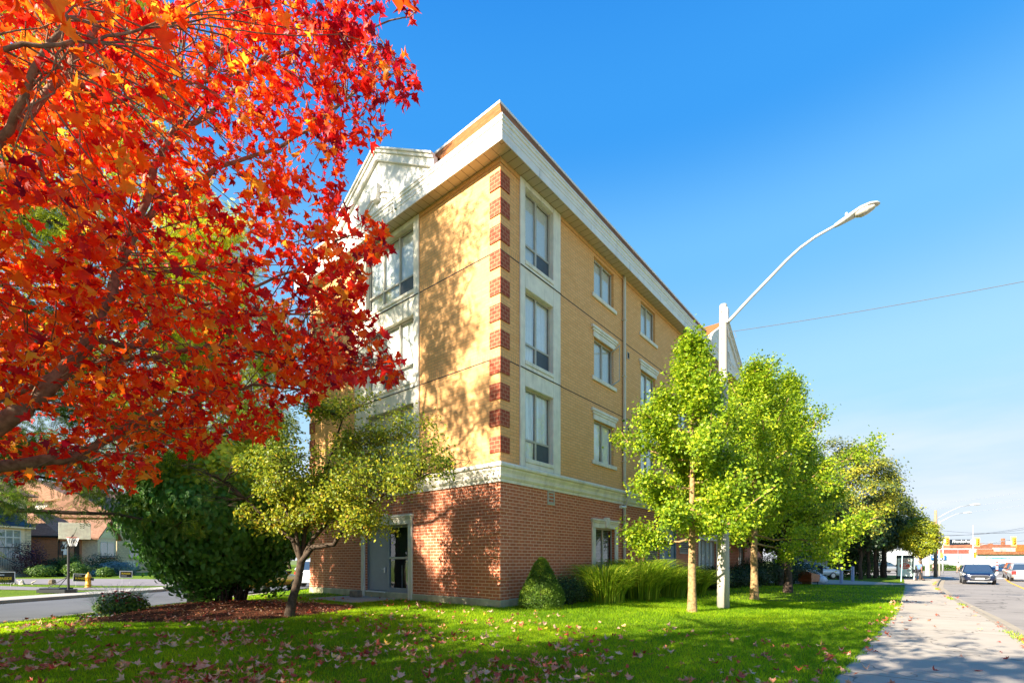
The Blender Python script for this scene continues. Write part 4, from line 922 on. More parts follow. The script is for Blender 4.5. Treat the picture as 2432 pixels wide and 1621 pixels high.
dense('maple_tree', 'big rounded maple turning yellow on its sunlit left side beyond the forecourt', P(1996, 1375, 46).xy, 13.6, 4.9, 2.2, 34000, .165, 'norway', 22, group=G1, sig=.42, tintbias=.17, nc=230)
dense('maple_tree', 'dark maple over the left edge of the bus shelter poster', P(2098, 1370, 52).xy, 9.6, 3.2, 2.6, 14000, .19, 'norway', 23, group=G1, sig=.4)
dense('lollipop_tree', 'small egg shaped yellow green street tree beside the wooden utility pole', P(2187, 1370, 47).xy, 6.35, 1.5, 1.75, 13000, .13, 'yellowtree', 24, sig=.2, tr=.12)
# trees in deep shade against the building's far part, and a thin dark row of trunks
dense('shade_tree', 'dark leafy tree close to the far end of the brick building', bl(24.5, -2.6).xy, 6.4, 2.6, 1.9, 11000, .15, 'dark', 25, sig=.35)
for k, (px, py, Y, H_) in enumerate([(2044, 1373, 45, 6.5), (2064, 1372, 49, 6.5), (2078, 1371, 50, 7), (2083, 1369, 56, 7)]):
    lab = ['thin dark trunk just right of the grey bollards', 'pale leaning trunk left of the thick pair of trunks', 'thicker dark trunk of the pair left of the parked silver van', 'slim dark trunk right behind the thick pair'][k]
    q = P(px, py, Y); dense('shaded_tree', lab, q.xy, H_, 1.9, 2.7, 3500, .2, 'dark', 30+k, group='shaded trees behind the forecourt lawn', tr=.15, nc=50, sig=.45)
dense('street_tree', 'small trunk in front of the parked silver van', P(2103, 1365, 54).xy, 6.5, 1.9, 2.7, 4000, .2, 'norway', 36, tr=.14, nc=50, sig=.4)
# ---------------------------------------------------------------- honey locusts on the left
def rejA(p):
    px, py = proj(p); return (((px > 838) & (py < 980)) | ((px > 700) & (py > 1120) & (px < 1300))) | ((py > 1262) & (px > 0) & (px < 700)) | ((py > 1222) & (px > 0) & (px < 172)) | ((py > 1228) & (px > 222) & (px < 300))
locL = lambda k: 5.2*(.55+.45*math.sin(math.pi*min(1, k*1.1)))*(1-.45*k)
tint_l = lambda p, rng: np.clip(.38+rng.normal(size=len(p))*.16+.05*(p[:, 2]-7), 0, 1)
tree('honey_locust_tree', 'tall feathery yellow green honey locust standing behind the big viburnum', (-11.3, 17.4), 13.5, .24, 32, .22, locL, lambda k: .05+.8*k, (FEATHER, FEATHER_F), 30000, .34, .28, 'locust', 'barkd', 41, 'honey locusts along the side street', reject=rejA, twigs=8, twl=.4, up=.02, apts=8, droop=.35, tintf=tint_l, tdroop=.2)
tree('honey_locust_tree', 'honey locust at the left edge with drooping fronds coloured dark green as if shaded above the houses', (-14.0, 11.2), 11.5, .24, 34, .26, lambda k: 5.6*(1-.5*k), lambda k: -.08+.9*k, (FEATHER, FEATHER_F), 36000, .34, .30, 'locustd', 'barkd', 42, 'honey locusts along the side street', reject=rejA, twigs=8, twl=.4, up=.0, apts=8, droop=.4, tdroop=.3)
tree('honey_locust_tree', 'honey locust whose pale limbs show between the red maple leaves at upper left', (-12.05, 10.3), 19.0, .22, 34, .42, lambda k: 5.6*(1-.45*k), lambda k: .2+.7*k, (FEATHER, FEATHER_F), 22000, .33, .26, 'locust', 'barkd', 43, 'honey locusts along the side street', reject=rejA, twigs=8, twl=.4, up=.02, apts=8, droop=.35, tintf=tint_l, tdroop=.2)
# street trees outside the picture whose shade falls on the lawn and pavement
OUT = 'street trees behind the photographer'
dense('street_tree', 'broad street tree left of the view shading the lawn', (-14.6, 1.4), 8.2, 3.4, 2.2, 5000, .34, 'mid', 51, group=OUT, sig=.5)
dense('street_tree', 'street tree behind the view whose shade dapples the pavement', (-12.2, -4.2), 10.4, 3.3, 3.4, 3400, .34, 'mid', 52, group=OUT, sig=.55, nc=110)
dense('street_tree', 'street tree behind the view beside the side street corner', (-8.5, -6.5), 12.5, 3.2, 4.2, 2200, .34, 'mid', 53, group=OUT, sig=.45, nc=60)

# ---------------------------------------------------------------- viburnum shrub: a ball of big drooping leaves on many stems
def shrub_ball(name, label, c, rx, ry, z0, z1, N, sz, leaf, mat, seed, cat='shrub', stems=0, group=None, out=1.0, tiltz=-.1, droop=.6, shell=.35, sig=0, tintf=None, lump=.1, lumpf=4, r0=.03):
    rng = np.random.default_rng(seed); gz = g(c[0], c[1]); root = empty(name, (c[0], c[1], gz), 0, label, cat, group)
    q = unit(rng.normal(size=(N, 3))); rad = 1-shell*rng.random(N)**1.6
    rz = (z1-z0)/2; cc = np.array([c[0], c[1], gz+z0+rz]); lumps = 1+lump*np.sin(q[:, 0]*lumpf+seed)*np.cos(q[:, 1]*lumpf*1.3)+lump*.7*np.sin(q[:, 2]*lumpf*1.7+q[:, 0]*lumpf)
    p = cc+q*(rad*lumps)[:, None]*np.array([rx, ry, rz]); p += rng.normal(size=p.shape)*sig; p[:, 2] = np.maximum(p[:, 2], gz+.05)
    n = q*out+rng.normal(size=(N, 3))*.38+np.array([0, 0, tiltz]); tint = rng.beta(2, 2.4, N) if tintf is None else tintf(p, q, rng)
    tm, tf = leaf; keep(place_leaves('foliage', tm, tf, p, n, rng.uniform(.75, 1.25, N)*sz, rng, LM[mat], root, np.clip(tint, 0, 1), droop), root)
    if stems:
        mb = MB()
        for i in range(stems):
            a = rng.uniform(0, 2*math.pi); e = cc+np.array([math.cos(a)*rx*.62*rng.uniform(.3, 1), math.sin(a)*ry*.62*rng.uniform(.3, 1), rng.uniform(-.5, .3)*rz]); s0 = np.array([c[0]+math.cos(a)*.22*rx, c[1]+math.sin(a)*.22*ry, gz-.02])
            mb.tube([tuple(v) for v in bez(s0, e, 6, -.08, rng, .02)], [r0, r0*.9, r0*.7, r0*.5, r0*.4, r0*.25], 6, cap=False)
        keep(mb.build('stems', M['barkd'], root, True), root)
    return root
def vtint(p, q, rng): return .22+.34*rng.random(len(p))**1.2+.62*sst(.05, .75, q[:, 2]+.25*q[:, 0])+.12*rng.normal(size=len(p))*.6  # yellower towards top and right: sunlit leaves painted into the tint
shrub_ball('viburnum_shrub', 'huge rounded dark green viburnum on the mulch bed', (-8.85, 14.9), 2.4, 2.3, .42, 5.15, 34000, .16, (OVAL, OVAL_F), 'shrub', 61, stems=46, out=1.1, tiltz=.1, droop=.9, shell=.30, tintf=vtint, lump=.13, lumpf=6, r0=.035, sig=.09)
# crabapple
def rejC(p): px, py = proj(p); return ((px > 1080) | (py < 912) | (px < 575+25*np.sin(py*.05)))
crab_b = (-5.45, 11.8); root = empty('crabapple_tree', (crab_b[0], crab_b[1], g(*crab_b)), 0, 'small crooked crabapple with yellow green leaves in front of the grey door', 'tree'); T = Tree(62); rng = T.rng; z_ = g(*crab_b)
tk = np.array([(-5.45, 11.8, z_-.05), (-5.36, 11.8, z_+.45), (-5.22, 11.8, z_+.9), (-5.15, 11.8, z_+1.35), (-5.10, 11.85, z_+1.5)]); T.mb.tube([tuple(q) for q in tk], [.135, .10, .09, .092, .075], 10, cap=False)
fork = tk[3]
mains = [[(-4.8, 11.75, z_+1.72), (-4.25, 11.6, z_+1.78), (-4.0, 11.5, z_+2.15), (-3.6, 11.5, z_+2.6), (-2.9, 11.3, z_+3.0), (-2.1, 11.1, z_+3.3)],
         [(-4.85, 11.9, z_+1.9), (-4.5, 12.1, z_+2.4), (-4.1, 12.2, z_+3.0), (-3.6, 12.4, z_+3.7), (-3.2, 12.4, z_+4.5)],
         [(-5.3, 11.8, z_+2.0), (-5.5, 11.7, z_+2.8), (-5.75, 11.6, z_+3.6), (-6.0, 11.5, z_+4.4)], [(-5.1, 12.0, z_+2.2), (-4.9, 12.3, z_+3.1), (-4.7, 12.5, z_+4.2), (-4.4, 12.6, z_+5.1)],
         [(-5.5, 12.0, z_+1.9), (-5.9, 11.9, z_+2.3), (-6.5, 11.8, z_+2.9), (-7.0, 11.7, z_+3.3)]]
for mi, m in enumerate(mains):
    pts = np.array([fork]+m); pts[1:-1] += rng.normal(size=(len(pts)-2, 3))*.03; T.limb(pts, .075 if mi == 0 else .06, .02, 8)
    for i in range(2 if mi else 3, len(pts)):
        for k in range(7):
            az = rng.uniform(0, 2*math.pi); L = rng.uniform(.6, 1.35); d = np.array([math.cos(az), math.sin(az), rng.uniform(-.12, .75)]); s2 = bez(pts[i], pts[i]+unit(d)*L, 5, .05, rng, .045); T.limb(s2, .018, .006, 5); T.anchors(s2, .3, 1, 7)
            for k2 in range(5):
                az = rng.uniform(0, 2*math.pi); d = np.array([math.cos(az), math.sin(az), rng.uniform(-.3, .7)]); s3 = bez(s2[rng.integers(1, 5)], s2[rng.integers(2, 5)]+unit(d)*rng.uniform(.25, .6), 4, .05, rng, .05); T.limb(s3, .007, .003, 4); T.anchors(s3, .2, 1, 8)
M['barkc'] = plain('crabapple_bark', (.085, .06, .042), .9, var=.3, scale=16, bump=.7, spec=.15)
keep(T.mb.build('trunk', M['barkc'], root, True), root)
ctint = lambda p, rng: np.clip(.21+.2*rng.normal(size=len(p))+.18*sst(4.2, 2.6, p[:, 2])+.25*(rng.random(len(p)) > .96), 0, 1)
keep(T.leaves(OVAL, OVAL_F, 36000, .075, .13, LM['crab'], root, upb=.4, reject=rejC, tintf=ctint, droop=.4), root)

# ---------------------------------------------------------------- planting along the road front
def conifer(name, label, c, H, rx, N, seed):
    rng = np.random.default_rng(seed); gz = g(*c); root = empty(name, (c[0], c[1], gz), 0, label, 'shrub'); t = rng.random(N)**.8; a = rng.uniform(0, 2*math.pi, N)
    prof = (1-t**1.35)**.8*(.84+.16*np.minimum(1, t*7))*rx*1.05
    nl = 120; la = rng.uniform(0, 2*math.pi, nl); lt = rng.random(nl); bump = np.zeros(N)
    for i in range(nl): dd = ((np.angle(np.exp(1j*(a-la[i])))*prof/.11)**2+((t-lt[i])*H/.09)**2); bump += np.exp(-dd)*.03
    r = prof*(1-.25*rng.random(N)**2)+bump*(prof/rx)**.4-.03; p = np.stack([c[0]+r*np.cos(a), c[1]+r*np.sin(a), gz+.04+t*H], 1)
    n = np.stack([np.cos(a), np.sin(a), .3+0*a], 1)*.5+rng.normal(size=(N, 3))*.7
    tint = np.clip(.25+bump*9+rng.normal(size=N)*.12, 0, 1)
    keep(place_leaves('foliage', QUAD*np.array([.45, 1, 1]), QUAD_F, p, n, rng.uniform(.7, 1.3, N)*.055, rng, LM['conifer'], root, tint, -.3), root)
    mb = MB(); mb.tube([(c[0], c[1], gz-.05), (c[0], c[1], gz+H*.7)], [.05, .02], 7); keep(mb.build('trunk', M['barkd'], root), root); return root
conifer('dwarf_spruce', 'bright green cone shaped dwarf spruce at the building corner', bl(.72, -.95).xy, 1.42, .70, 27000, 71)
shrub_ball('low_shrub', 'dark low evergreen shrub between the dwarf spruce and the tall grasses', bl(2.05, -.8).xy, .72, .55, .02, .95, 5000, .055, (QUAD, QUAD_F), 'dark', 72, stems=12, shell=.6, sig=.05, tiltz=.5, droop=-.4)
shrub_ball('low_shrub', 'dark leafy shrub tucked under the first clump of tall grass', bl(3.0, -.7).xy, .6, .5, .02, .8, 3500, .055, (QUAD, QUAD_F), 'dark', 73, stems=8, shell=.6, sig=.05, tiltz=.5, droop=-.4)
def grass_clump(name, label, c, H, spread, N, seed, w_=.019, mat='grassleaf', plumes=0, group=None, cat='ornamental grass', segs=6, curl=1.0):
    rng = np.random.default_rng(seed); gz = g(*c); root = empty(name, (c[0], c[1], gz), 0, label, cat, group)
    a = rng.uniform(0, 2*math.pi, N); r0 = rng.random(N)**.6*spread*.5; h = H*rng.uniform(.4, 1.1, N)**.8; R1 = spread*rng.uniform(.25, 1.1, N)*curl; ts = np.linspace(0, 1, segs)
    V = np.zeros((N, segs, 2, 3)); wd = rng.uniform(.7, 1.3, N)*w_; tw = rng.uniform(0, math.pi, N)
    for i, t in enumerate(ts):
        rr = r0+R1*t**2.1; zz = h*(1.3*t-.62*t**2.8); x = c[0]+rr*np.cos(a); y = c[1]+rr*np.sin(a); ww = wd*(1-t)**.6+.0008
        V[:, i, 0] = np.stack([x+ww*np.cos(tw), y+ww*np.sin(tw), gz+zz], 1); V[:, i, 1] = np.stack([x-ww*np.cos(tw), y-ww*np.sin(tw), gz+zz], 1)
    i = np.arange(segs-1)*2; f = np.stack([i, i+1, i+3, i+2], 1); F = (f[None]+(np.arange(N)*segs*2)[:, None, None]).reshape(-1, 4)
    keep(np_mesh('blades', V.reshape(-1, 3), [F], LM[mat], root, tint=np.repeat(np.clip(rng.beta(1.2, 1.5, N), 0, 1), segs*2)), root)
    if plumes:
        mb = MB(); pp = []
        for k in range(plumes):
            a_ = rng.uniform(0, 6.28); b0 = np.array([c[0], c[1], gz]); e = b0+np.array([math.cos(a_)*.35, math.sin(a_)*.35, H*rng.uniform(1.12, 1.32)]); s = bez(b0, e, 5, .02, rng, .01); mb.tube([tuple(v) for v in s], [.004]*5, 4)
            for j in range(60): t_ = rng.random(); pp.append(e+np.array([math.cos(a_)*.22*t_, math.sin(a_)*.22*t_, .12*t_-.22*t_*t_])+rng.normal(size=3)*.022)
        o = keep(mb.build('plume_stalks', LM['plume'], root), root); pp = np.array(pp)
        keep(place_leaves('plumes', QUAD*np.array([.25, 1, 1]), QUAD_F, pp, rng.normal(size=pp.shape), np.full(len(pp), .10), rng, LM['plume'], root, rng.random(len(pp)), .6), root)
    return root
GG = 'tall ornamental grasses along the brick wall'
grass_clump('ornamental_grass', 'arching ornamental grass clump left of the stone framed window', bl(3.75, -1.35).xy, 1.7, 1.2, 1500, 81, group=GG)
grass_clump('ornamental_grass', 'tallest ornamental grass clump with tan plumes by the downspout', bl(6.0, -1.5).xy, 1.95, 1.35, 1800, 82, group=GG, plumes=9)
grass_clump('ornamental_grass', 'ornamental grass clump below the first louvre', bl(8.3, -1.6).xy, 1.65, 1.35, 1500, 83, group=GG)
grass_clump('ornamental_grass', 'sprawling ornamental grass clump in front of the service doors', bl(10.6, -1.7).xy, 1.45, 1.35, 1200, 84, group=GG)
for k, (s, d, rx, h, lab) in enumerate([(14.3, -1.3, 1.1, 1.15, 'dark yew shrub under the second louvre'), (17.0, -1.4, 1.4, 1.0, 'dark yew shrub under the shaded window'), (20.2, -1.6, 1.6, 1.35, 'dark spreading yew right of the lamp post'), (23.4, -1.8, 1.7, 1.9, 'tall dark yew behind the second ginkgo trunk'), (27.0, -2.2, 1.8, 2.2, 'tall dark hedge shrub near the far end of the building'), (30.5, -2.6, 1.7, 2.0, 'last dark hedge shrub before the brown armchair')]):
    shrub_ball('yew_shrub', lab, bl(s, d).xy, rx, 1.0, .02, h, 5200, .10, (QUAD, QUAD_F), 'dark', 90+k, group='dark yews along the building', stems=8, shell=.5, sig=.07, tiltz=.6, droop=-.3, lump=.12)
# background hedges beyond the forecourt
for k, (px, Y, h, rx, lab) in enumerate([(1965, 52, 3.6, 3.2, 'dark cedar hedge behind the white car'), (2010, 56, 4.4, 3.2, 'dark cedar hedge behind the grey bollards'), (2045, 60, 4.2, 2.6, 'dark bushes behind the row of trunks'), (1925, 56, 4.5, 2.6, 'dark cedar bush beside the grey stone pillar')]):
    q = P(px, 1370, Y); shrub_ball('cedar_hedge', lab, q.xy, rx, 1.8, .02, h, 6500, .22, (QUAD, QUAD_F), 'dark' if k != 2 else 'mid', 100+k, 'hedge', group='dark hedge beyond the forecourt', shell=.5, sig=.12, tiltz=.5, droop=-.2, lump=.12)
# flowers and fine grass at the end of the mulch bed
fx, fy = -9.95, 12.35
grass_clump('fine_grass', 'fine grey green wiry grass rising from the flower clump', (fx-.15, fy+.1), 1.15, .95, 420, 111, w_=.003, mat='blue', cat='ornamental grass')
shrub_ball('flower_clump', 'low leafy clump of dark red flowers at the tip of the mulch bed', (fx, fy), .62, .5, .0, .62, 1900, .075, (OVAL, OVAL_F), 'mid', 112, 'flowers', stems=0, shell=.7, tiltz=.5, droop=0)
def blossoms(name, label, c, rx, ry, z0, z1, n, sz, mat, seed, parent=None, cat='flowers'):
    rng = np.random.default_rng(seed); gz = g(*c); a = rng.uniform(0, 6.28, n); r = rng.random(n)**.5; p = np.stack([c[0]+r*rx*np.cos(a), c[1]+r*ry*np.sin(a), gz+rng.uniform(z0, z1, n)], 1); mb = MB()
    for q in p: mb.lathe([(0.001, -sz*.3), (sz*.5, 0), (sz*.45, sz*.12), (.001, sz*.05)], 6, tuple(q))
    o = mb.build(name, mat); tag(o, label, cat, kind='stuff'); return o
M['redfl'] = plain('dark_red_petals', (.30, .012, .02), .6); M['whitefl'] = plain('white_petals', (.85, .85, .88), .6)
blossoms('begonia_blooms', 'dark red blooms on the flower clump', (fx, fy), .55, .42, .3, .68, 55, .09, M['redfl'], 5)
blossoms('white_blooms', 'small white blooms edging the mulch bed', (fx+.3, fy-.75), .75, .25, .03, .12, 60, .05, M['whitefl'], 6)
shrub_ball('edging_plant', 'low green edging plant under the white blooms', (fx+.3, fy-.7), .85, .3, .0, .14, 900, .05, (OVAL, OVAL_F), 'mid', 114, 'flowers', shell=.9, tiltz=.7, droop=0)

# ---------------------------------------------------------------- turf blades and fallen leaves
rng = np.random.default_rng(7)
def turf(n, ymin, ymax, h, wd):
    y = ymin+(ymax-ymin)*rng.random(n*2)**.8; x = rng.uniform(-1.12, 1.0, n*2)*y; u, v = touv(x, y)
    ok = (v < vlawn(u)+.07*np.sin(u*7)+.05*rng.random(len(u))) & (x > xn(y)+.36) & ~in_poly(x, y, BEDPOLY)
    lx = (x-BO.x)*CU[0]+(y-BO.y)*CU[1]; ly = -(x-BO.x)*CV[0]-(y-BO.y)*CV[1]
    ok &= ~((lx > -.05) & (ly > -.05) & (ly < BW+.05)) & ~((lx > -1.9) & (lx < 0) & (ly > 4.6) & (ly < 7.4)) & (u < 39)
    x, y = x[ok][:n], y[ok][:n]; N = len(x); z = G(x, y)+.015; a = rng.uniform(0, 6.28, N); hh = h*rng.uniform(.5, 1.2, N); ln = rng.normal(size=(N, 2))*hh[:, None]*.45
    b = np.stack([x, y, z], 1); dx = np.stack([np.cos(a)*wd/2, np.sin(a)*wd/2, 0*a], 1); tip = b+np.stack([ln[:, 0], ln[:, 1], hh], 1)
    pt = np.sin(x*1.7)*np.cos(y*1.3)*.12+np.sin(x*.6+y*.8)*.10+np.sin(x*5.1+2*np.sin(y*3.7))*.07
    return np.stack([b-dx, b+dx, tip], 1), np.clip(.48+pt+rng.normal(size=N)*.2, 0, 1)
A = [turf(170000, 4.9, 10.5, .060, .009), turf(120000, 10, 18, .065, .014), turf(60000, 17, 40, .07, .03)]
V = np.concatenate([a[0] for a in A]).reshape(-1, 3); N = len(V)//3
o = np_mesh('grass', V, [np.arange(N*3).reshape(-1, 3)], LM['turf'], tint=np.repeat(np.concatenate([a[1] for a in A]), 3)); o['kind'] = 'stuff'; tag(o, 'short green turf blades of the lawn', 'grass')
# fallen leaves
n = 7500; y = 5.1+rng.random(n)**1.7*13; x = rng.uniform(-1.1, 1.0, n)*y; u, v = touv(x, y)
dens = np.where(x < 1.5, 1, .33)*np.where(y < 11, 1, .55)*np.clip(.55+.5*np.sin(x*1.9+np.sin(y*1.3)*2)+.3*np.sin(y*3.1+x), .12, 1); ok = (rng.random(n) < dens) & (v < vlawn(u)) & (x > xn(y)+.3)
lx = (x-BO.x)*CU[0]+(y-BO.y)*CU[1]; ok &= ~((lx > -.1)); x, y = x[ok], y[ok]
ue = rng.uniform(3, 24, 110); ve = vlawn(ue)+rng.normal(size=110)*.16; xe = ue*CU[0]+ve*CV[0]; ye = ue*CU[1]+ve*CV[1]
us2 = rng.uniform(4, 30, 40); vs2 = rng.uniform(-.3, 1.6, 40); x = np.concatenate([x, xe, us2*CU[0]+vs2*CV[0]]); y = np.concatenate([y, ye, us2*CU[1]+vs2*CV[1]])
z = G(x, y)+np.where(touv(x, y)[1] < vlawn(touv(x, y)[0]), .065, .022); p = np.stack([x, y, z], 1)
nn_ = rng.normal(size=p.shape)*.42+np.array([0, 0, 1]); CURL = MAPLE.copy(); CURL[:, 2] += .35*CURL[:, 0]**2+.12*(CURL[:, 1]-.4)**2
o = place_leaves('fallen_leaves', CURL, MAPLE_F, p, nn_, rng.uniform(.06, .12, len(p)), rng, LM['fallen'], None, rng.random(len(p))**.62*.97, curl=.8); o['kind'] = 'stuff'; tag(o, 'fallen red and pinkish maple leaves scattered over the lawn', 'leaves')
n = 2600; a = rng.uniform(0, 6.28, n); r = rng.random(n)**.5; x = mbx+3.6*r*np.cos(a); y = mby+2.75*r*np.sin(a); ok = in_poly(x, y, BEDPOLY); x, y = x[ok], y[ok]
rr2 = ((x-mbx)/3.5)**2+((y-mby)/2.75)**2; z = G(x, y)+.17*np.clip(1-rr2, 0, 1)+.05; p = np.stack([x, y, z], 1)
o = place_leaves('leaf_litter', QUAD, QUAD_F, p, rng.normal(size=p.shape)*.4+np.array([0, 0, 1]), rng.uniform(.03, .075, len(p)), rng, LM['fallen'], None, rng.random(len(p))); o['kind'] = 'stuff'; tag(o, 'small brown and yellow leaf litter on the mulch', 'leaves')

# debris and weeds along the kerb
n = 900; rng = np.random.default_rng(77); ue = rng.uniform(9, 60, n); cl_ = np.sin(ue*1.9)+np.sin(ue*.83+1); ok = cl_+rng.normal(size=n)*.5 > .3; ue = ue[ok]; ve = vkerb(ue)-.17+rng.normal(size=len(ue))*.05
x = ue*CU[0]+ve*CV[0]; y = ue*CU[1]+ve*CV[1]; p = np.stack([x, y, G(x, y)+.015], 1)
o = place_leaves('kerb_litter', QUAD, QUAD_F, p, rng.normal(size=p.shape)*.5+np.array([0, 0, 1]), rng.uniform(.03, .08, len(p)), rng, LM['fallen'], None, rng.random(len(p))); o['kind'] = 'stuff'; tag(o, 'dry leaf litter caught along the kerb', 'leaves')
n = 5000; ue = rng.uniform(6, 60, n); cl_ = np.sin(ue*1.3+2)+np.sin(ue*.53); ok = cl_ > .9; ue = ue[ok]; ve = vkerb(ue)-.19+rng.normal(size=len(ue))*.05
x = ue*CU[0]+ve*CV[0]; y = ue*CU[1]+ve*CV[1]; p = np.stack([x, y, G(x, y)], 1)
o = place_leaves('kerb_weeds', QUAD*np.array([.3, 1, 1]), QUAD_F, p, rng.normal(size=p.shape)*np.array([1, 1, .2]), rng.uniform(.03, .09, len(p)), rng, LM['grassleaf'], None, rng.random(len(p)), -.8); o['kind'] = 'stuff'; tag(o, 'small weeds growing along the kerb joint', 'weeds')

# ================================================================ STREET FURNITURE
def text(name, s, size, loc, rot, mat, parent, ext=.004, align='CENTER', sx=1.0, shear=0, bold=.0):
    cu = bpy.data.curves.new(name, 'FONT'); cu.body = s; cu.size = size; cu.extrude = ext; cu.align_x = align; cu.align_y = 'CENTER'; cu.shear = shear; cu.offset = bold
    cu.materials.append(mat); tmp = bpy.data.objects.new('tmp', cu); COL.objects.link(tmp); me = bpy.data.meshes.new_from_object(tmp.evaluated_get(bpy.context.evaluated_depsgraph_get())); bpy.data.objects.remove(tmp); me.name = name; o = bpy.data.objects.new(name, me); link(o, parent); o.location = loc; o.rotation_euler = rot; o.scale = (sx, 1, 1); return o
# concrete lamp post by the second ginkgo
LPX, LPY = 6.64, 15.2; lz = g(LPX, LPY)
lp = empty('street_lamp', (LPX, LPY, lz), -R(39.6), 'tall tapered concrete lamp post on the lawn with a curved arm over the road', 'street lamp')
mb = MB(); mb.lathe([(.185, -.1), (.18, 1.2), (.155, 4.5), (.125, 8.0), (.112, 9.42-lz+.15), (.10, 9.6-lz), (.02, 9.62-lz)], 20); mb.build('pole', M['polec'], lp, True)
def arm(a, z): return (a, 0, z-lz)
mb = MB(); ap = [(.10, 9.10), (.27, 9.23), (.75, 9.62), (1.32, 10.05), (1.8, 10.42), (2.15, 10.64), (2.54, 10.80), (2.97, 10.90), (3.1, 10.925)]
mb.tube([arm(*q) for q in ap], [.05, .05, .047, .044, .04, .038, .036, .034, .034], 10); mb.build('arm', M['alum'], lp, True)
mb = MB(); mb.bbox((.09, -.09, 8.98-lz), (.16, .09, 9.45-lz), .015); mb.tube([(.1, 0, 9.05-lz), (.12, .2, 9.02-lz)], .012, 5); mb.build('bracket', M['alum'], lp)
for z in (9.35, 8.85, 8.5, 8.05, 7.6): mb = MB(); mb.lathe([(.001, 0), (.016, 0), (.016, .012), (.001, .014)], 8); o = mb.build('bolt', M['iron'], lp); o.location = (-.02, -.116, z-lz); o.rotation_euler = (R(90), 0, 0)
for z in (5.6, 7.0): mb = MB(); mb.lathe([(.150-.0062*(z-4.5)*1.0+.012, z-lz), (.150-.0062*(z-4.5)+.011, z-lz+.03)], 18); mb.build('steel_band', M['galv'], lp)
# cobra head: lofted egg with a lens bowl beneath
def loft(mb, secs, n, m=0):
    vs = []
    for (x, y, z, ry, rzt, rzb) in secs:
        for k in range(n):
            a = 2*math.pi*k/n; s_ = math.sin(a); vs.append((x, y+ry*math.cos(a), z+(rzt if s_ > 0 else rzb)*s_))
    N = len(secs); fs = [(i*n+k, i*n+(k+1) % n, (i+1)*n+(k+1) % n, (i+1)*n+k) for i in range(N-1) for k in range(n)]+[tuple(range(n)), tuple((N-1)*n+k for k in range(n))]
    mb.add(vs, fs, m)
hd = MB(); loft(hd, [(3.0, 0, 10.91-lz, .05, .05, .05), (3.12, 0, 10.94-lz, .075, .065, .07), (3.35, 0, 11.0-lz, .12, .085, .08), (3.6, 0, 11.055-lz, .17, .10, .045), (3.82, 0, 11.08-lz, .165, .085, .03), (3.97, 0, 11.08-lz, .11, .05, .025), (4.03, 0, 11.07-lz, .03, .02, .015)], 16)
h = hd.build('lamp_head', M['alum'], lp, True)
mb = MB(); loft(mb, [(3.42, 0, 11.00-lz, .02, .01, .02), (3.50, 0, 11.01-lz, .11, .01, .08), (3.62, 0, 11.02-lz, .145, .01, .125), (3.76, 0, 11.04-lz, .14, .01, .12), (3.90, 0, 11.05-lz, .09, .01, .07), (3.95, 0, 11.055-lz, .02, .01, .015)], 16); mb.build('lens', plain('lamp_glass_bowl', (.62, .58, .50), .08, 0, var=.25, scale=18, spec=.9), h, True)
mb = MB(); mb.lathe([(.035, 0), (.035, .05), (.028, .075), (.001, .08)], 10, (3.28, 0, 11.07-lz)); mb.build('photocell', M['white'], h, True)
for o_ in [q for q in bpy.data.objects if q.parent == lp and q.name.startswith(('arm', 'lamp_head'))]: o_.scale.x = .975; o_.location.z = -.12
# wire leaving the post over the road
mb = MB(); S0 = np.array([6.78, 15.05, 8.68]); S1 = np.array([22.0, 9.0, 9.55])
pts = []
for i in range(25): t_ = i/24; p = S0+(S1-S0)*t_; p[2] -= .28*4*t_*(1-t_); pts.append(tuple(p))
mb.tube(pts, .009, 5); mb.tube([(6.9, 15.0, 8.66), (6.95, 14.98, 8.5), (6.86, 15.02, 8.42), (6.76, 15.08, 8.55), (6.74, 15.1, 9.0)], .008, 5); o = mb.build('overhead_wire', plain('wire_grey', (.13, .13, .14), .6)); tag(o, 'single grey wire running from the lamp post out over the road', 'wire')
# a matching wood pole across the road to carry it
mb = MB(); pz = 0; pl = empty('utility_pole', (22.0, 9.0, g(22, 9)), 0, 'wooden utility pole across the road that carries the lamp wire', 'utility pole'); mb.lathe([(.16, -.1), (.13, 5), (.11, 9.9)], 12); M['pole'] = plain('weathered_pole_wood', (.33, .22, .14), .9, var=.25, scale=9, bump=.5); mb.build('shaft', M['pole'], pl, True)

def cobra(parent, x0, z0, reach, rise, m=None, lampm=None, r=.045):
    mb = MB(); mb.tube([(x0, 0, z0), (x0+reach*.35, 0, z0+rise*.5), (x0+reach*.7, 0, z0+rise*.88), (x0+reach, 0, z0+rise)], r, 7); a_ = mb.build('arm', M['galv'], parent, True)
    mb = MB(); s_ = 1 if reach > 0 else -1; X = x0+reach; Z = z0+rise; loft(mb, [(X-.05*s_, 0, Z, .05, .05, .05), (X+.3*s_, 0, Z+.03, .12, .09, .08), (X+.6*s_, 0, Z+.04, .16, .09, .12), (X+.85*s_, 0, Z+.03, .10, .05, .06), (X+.92*s_, 0, Z+.02, .02, .02, .02)], 12); mb.build('lamp_head', M['alum'], parent, True)
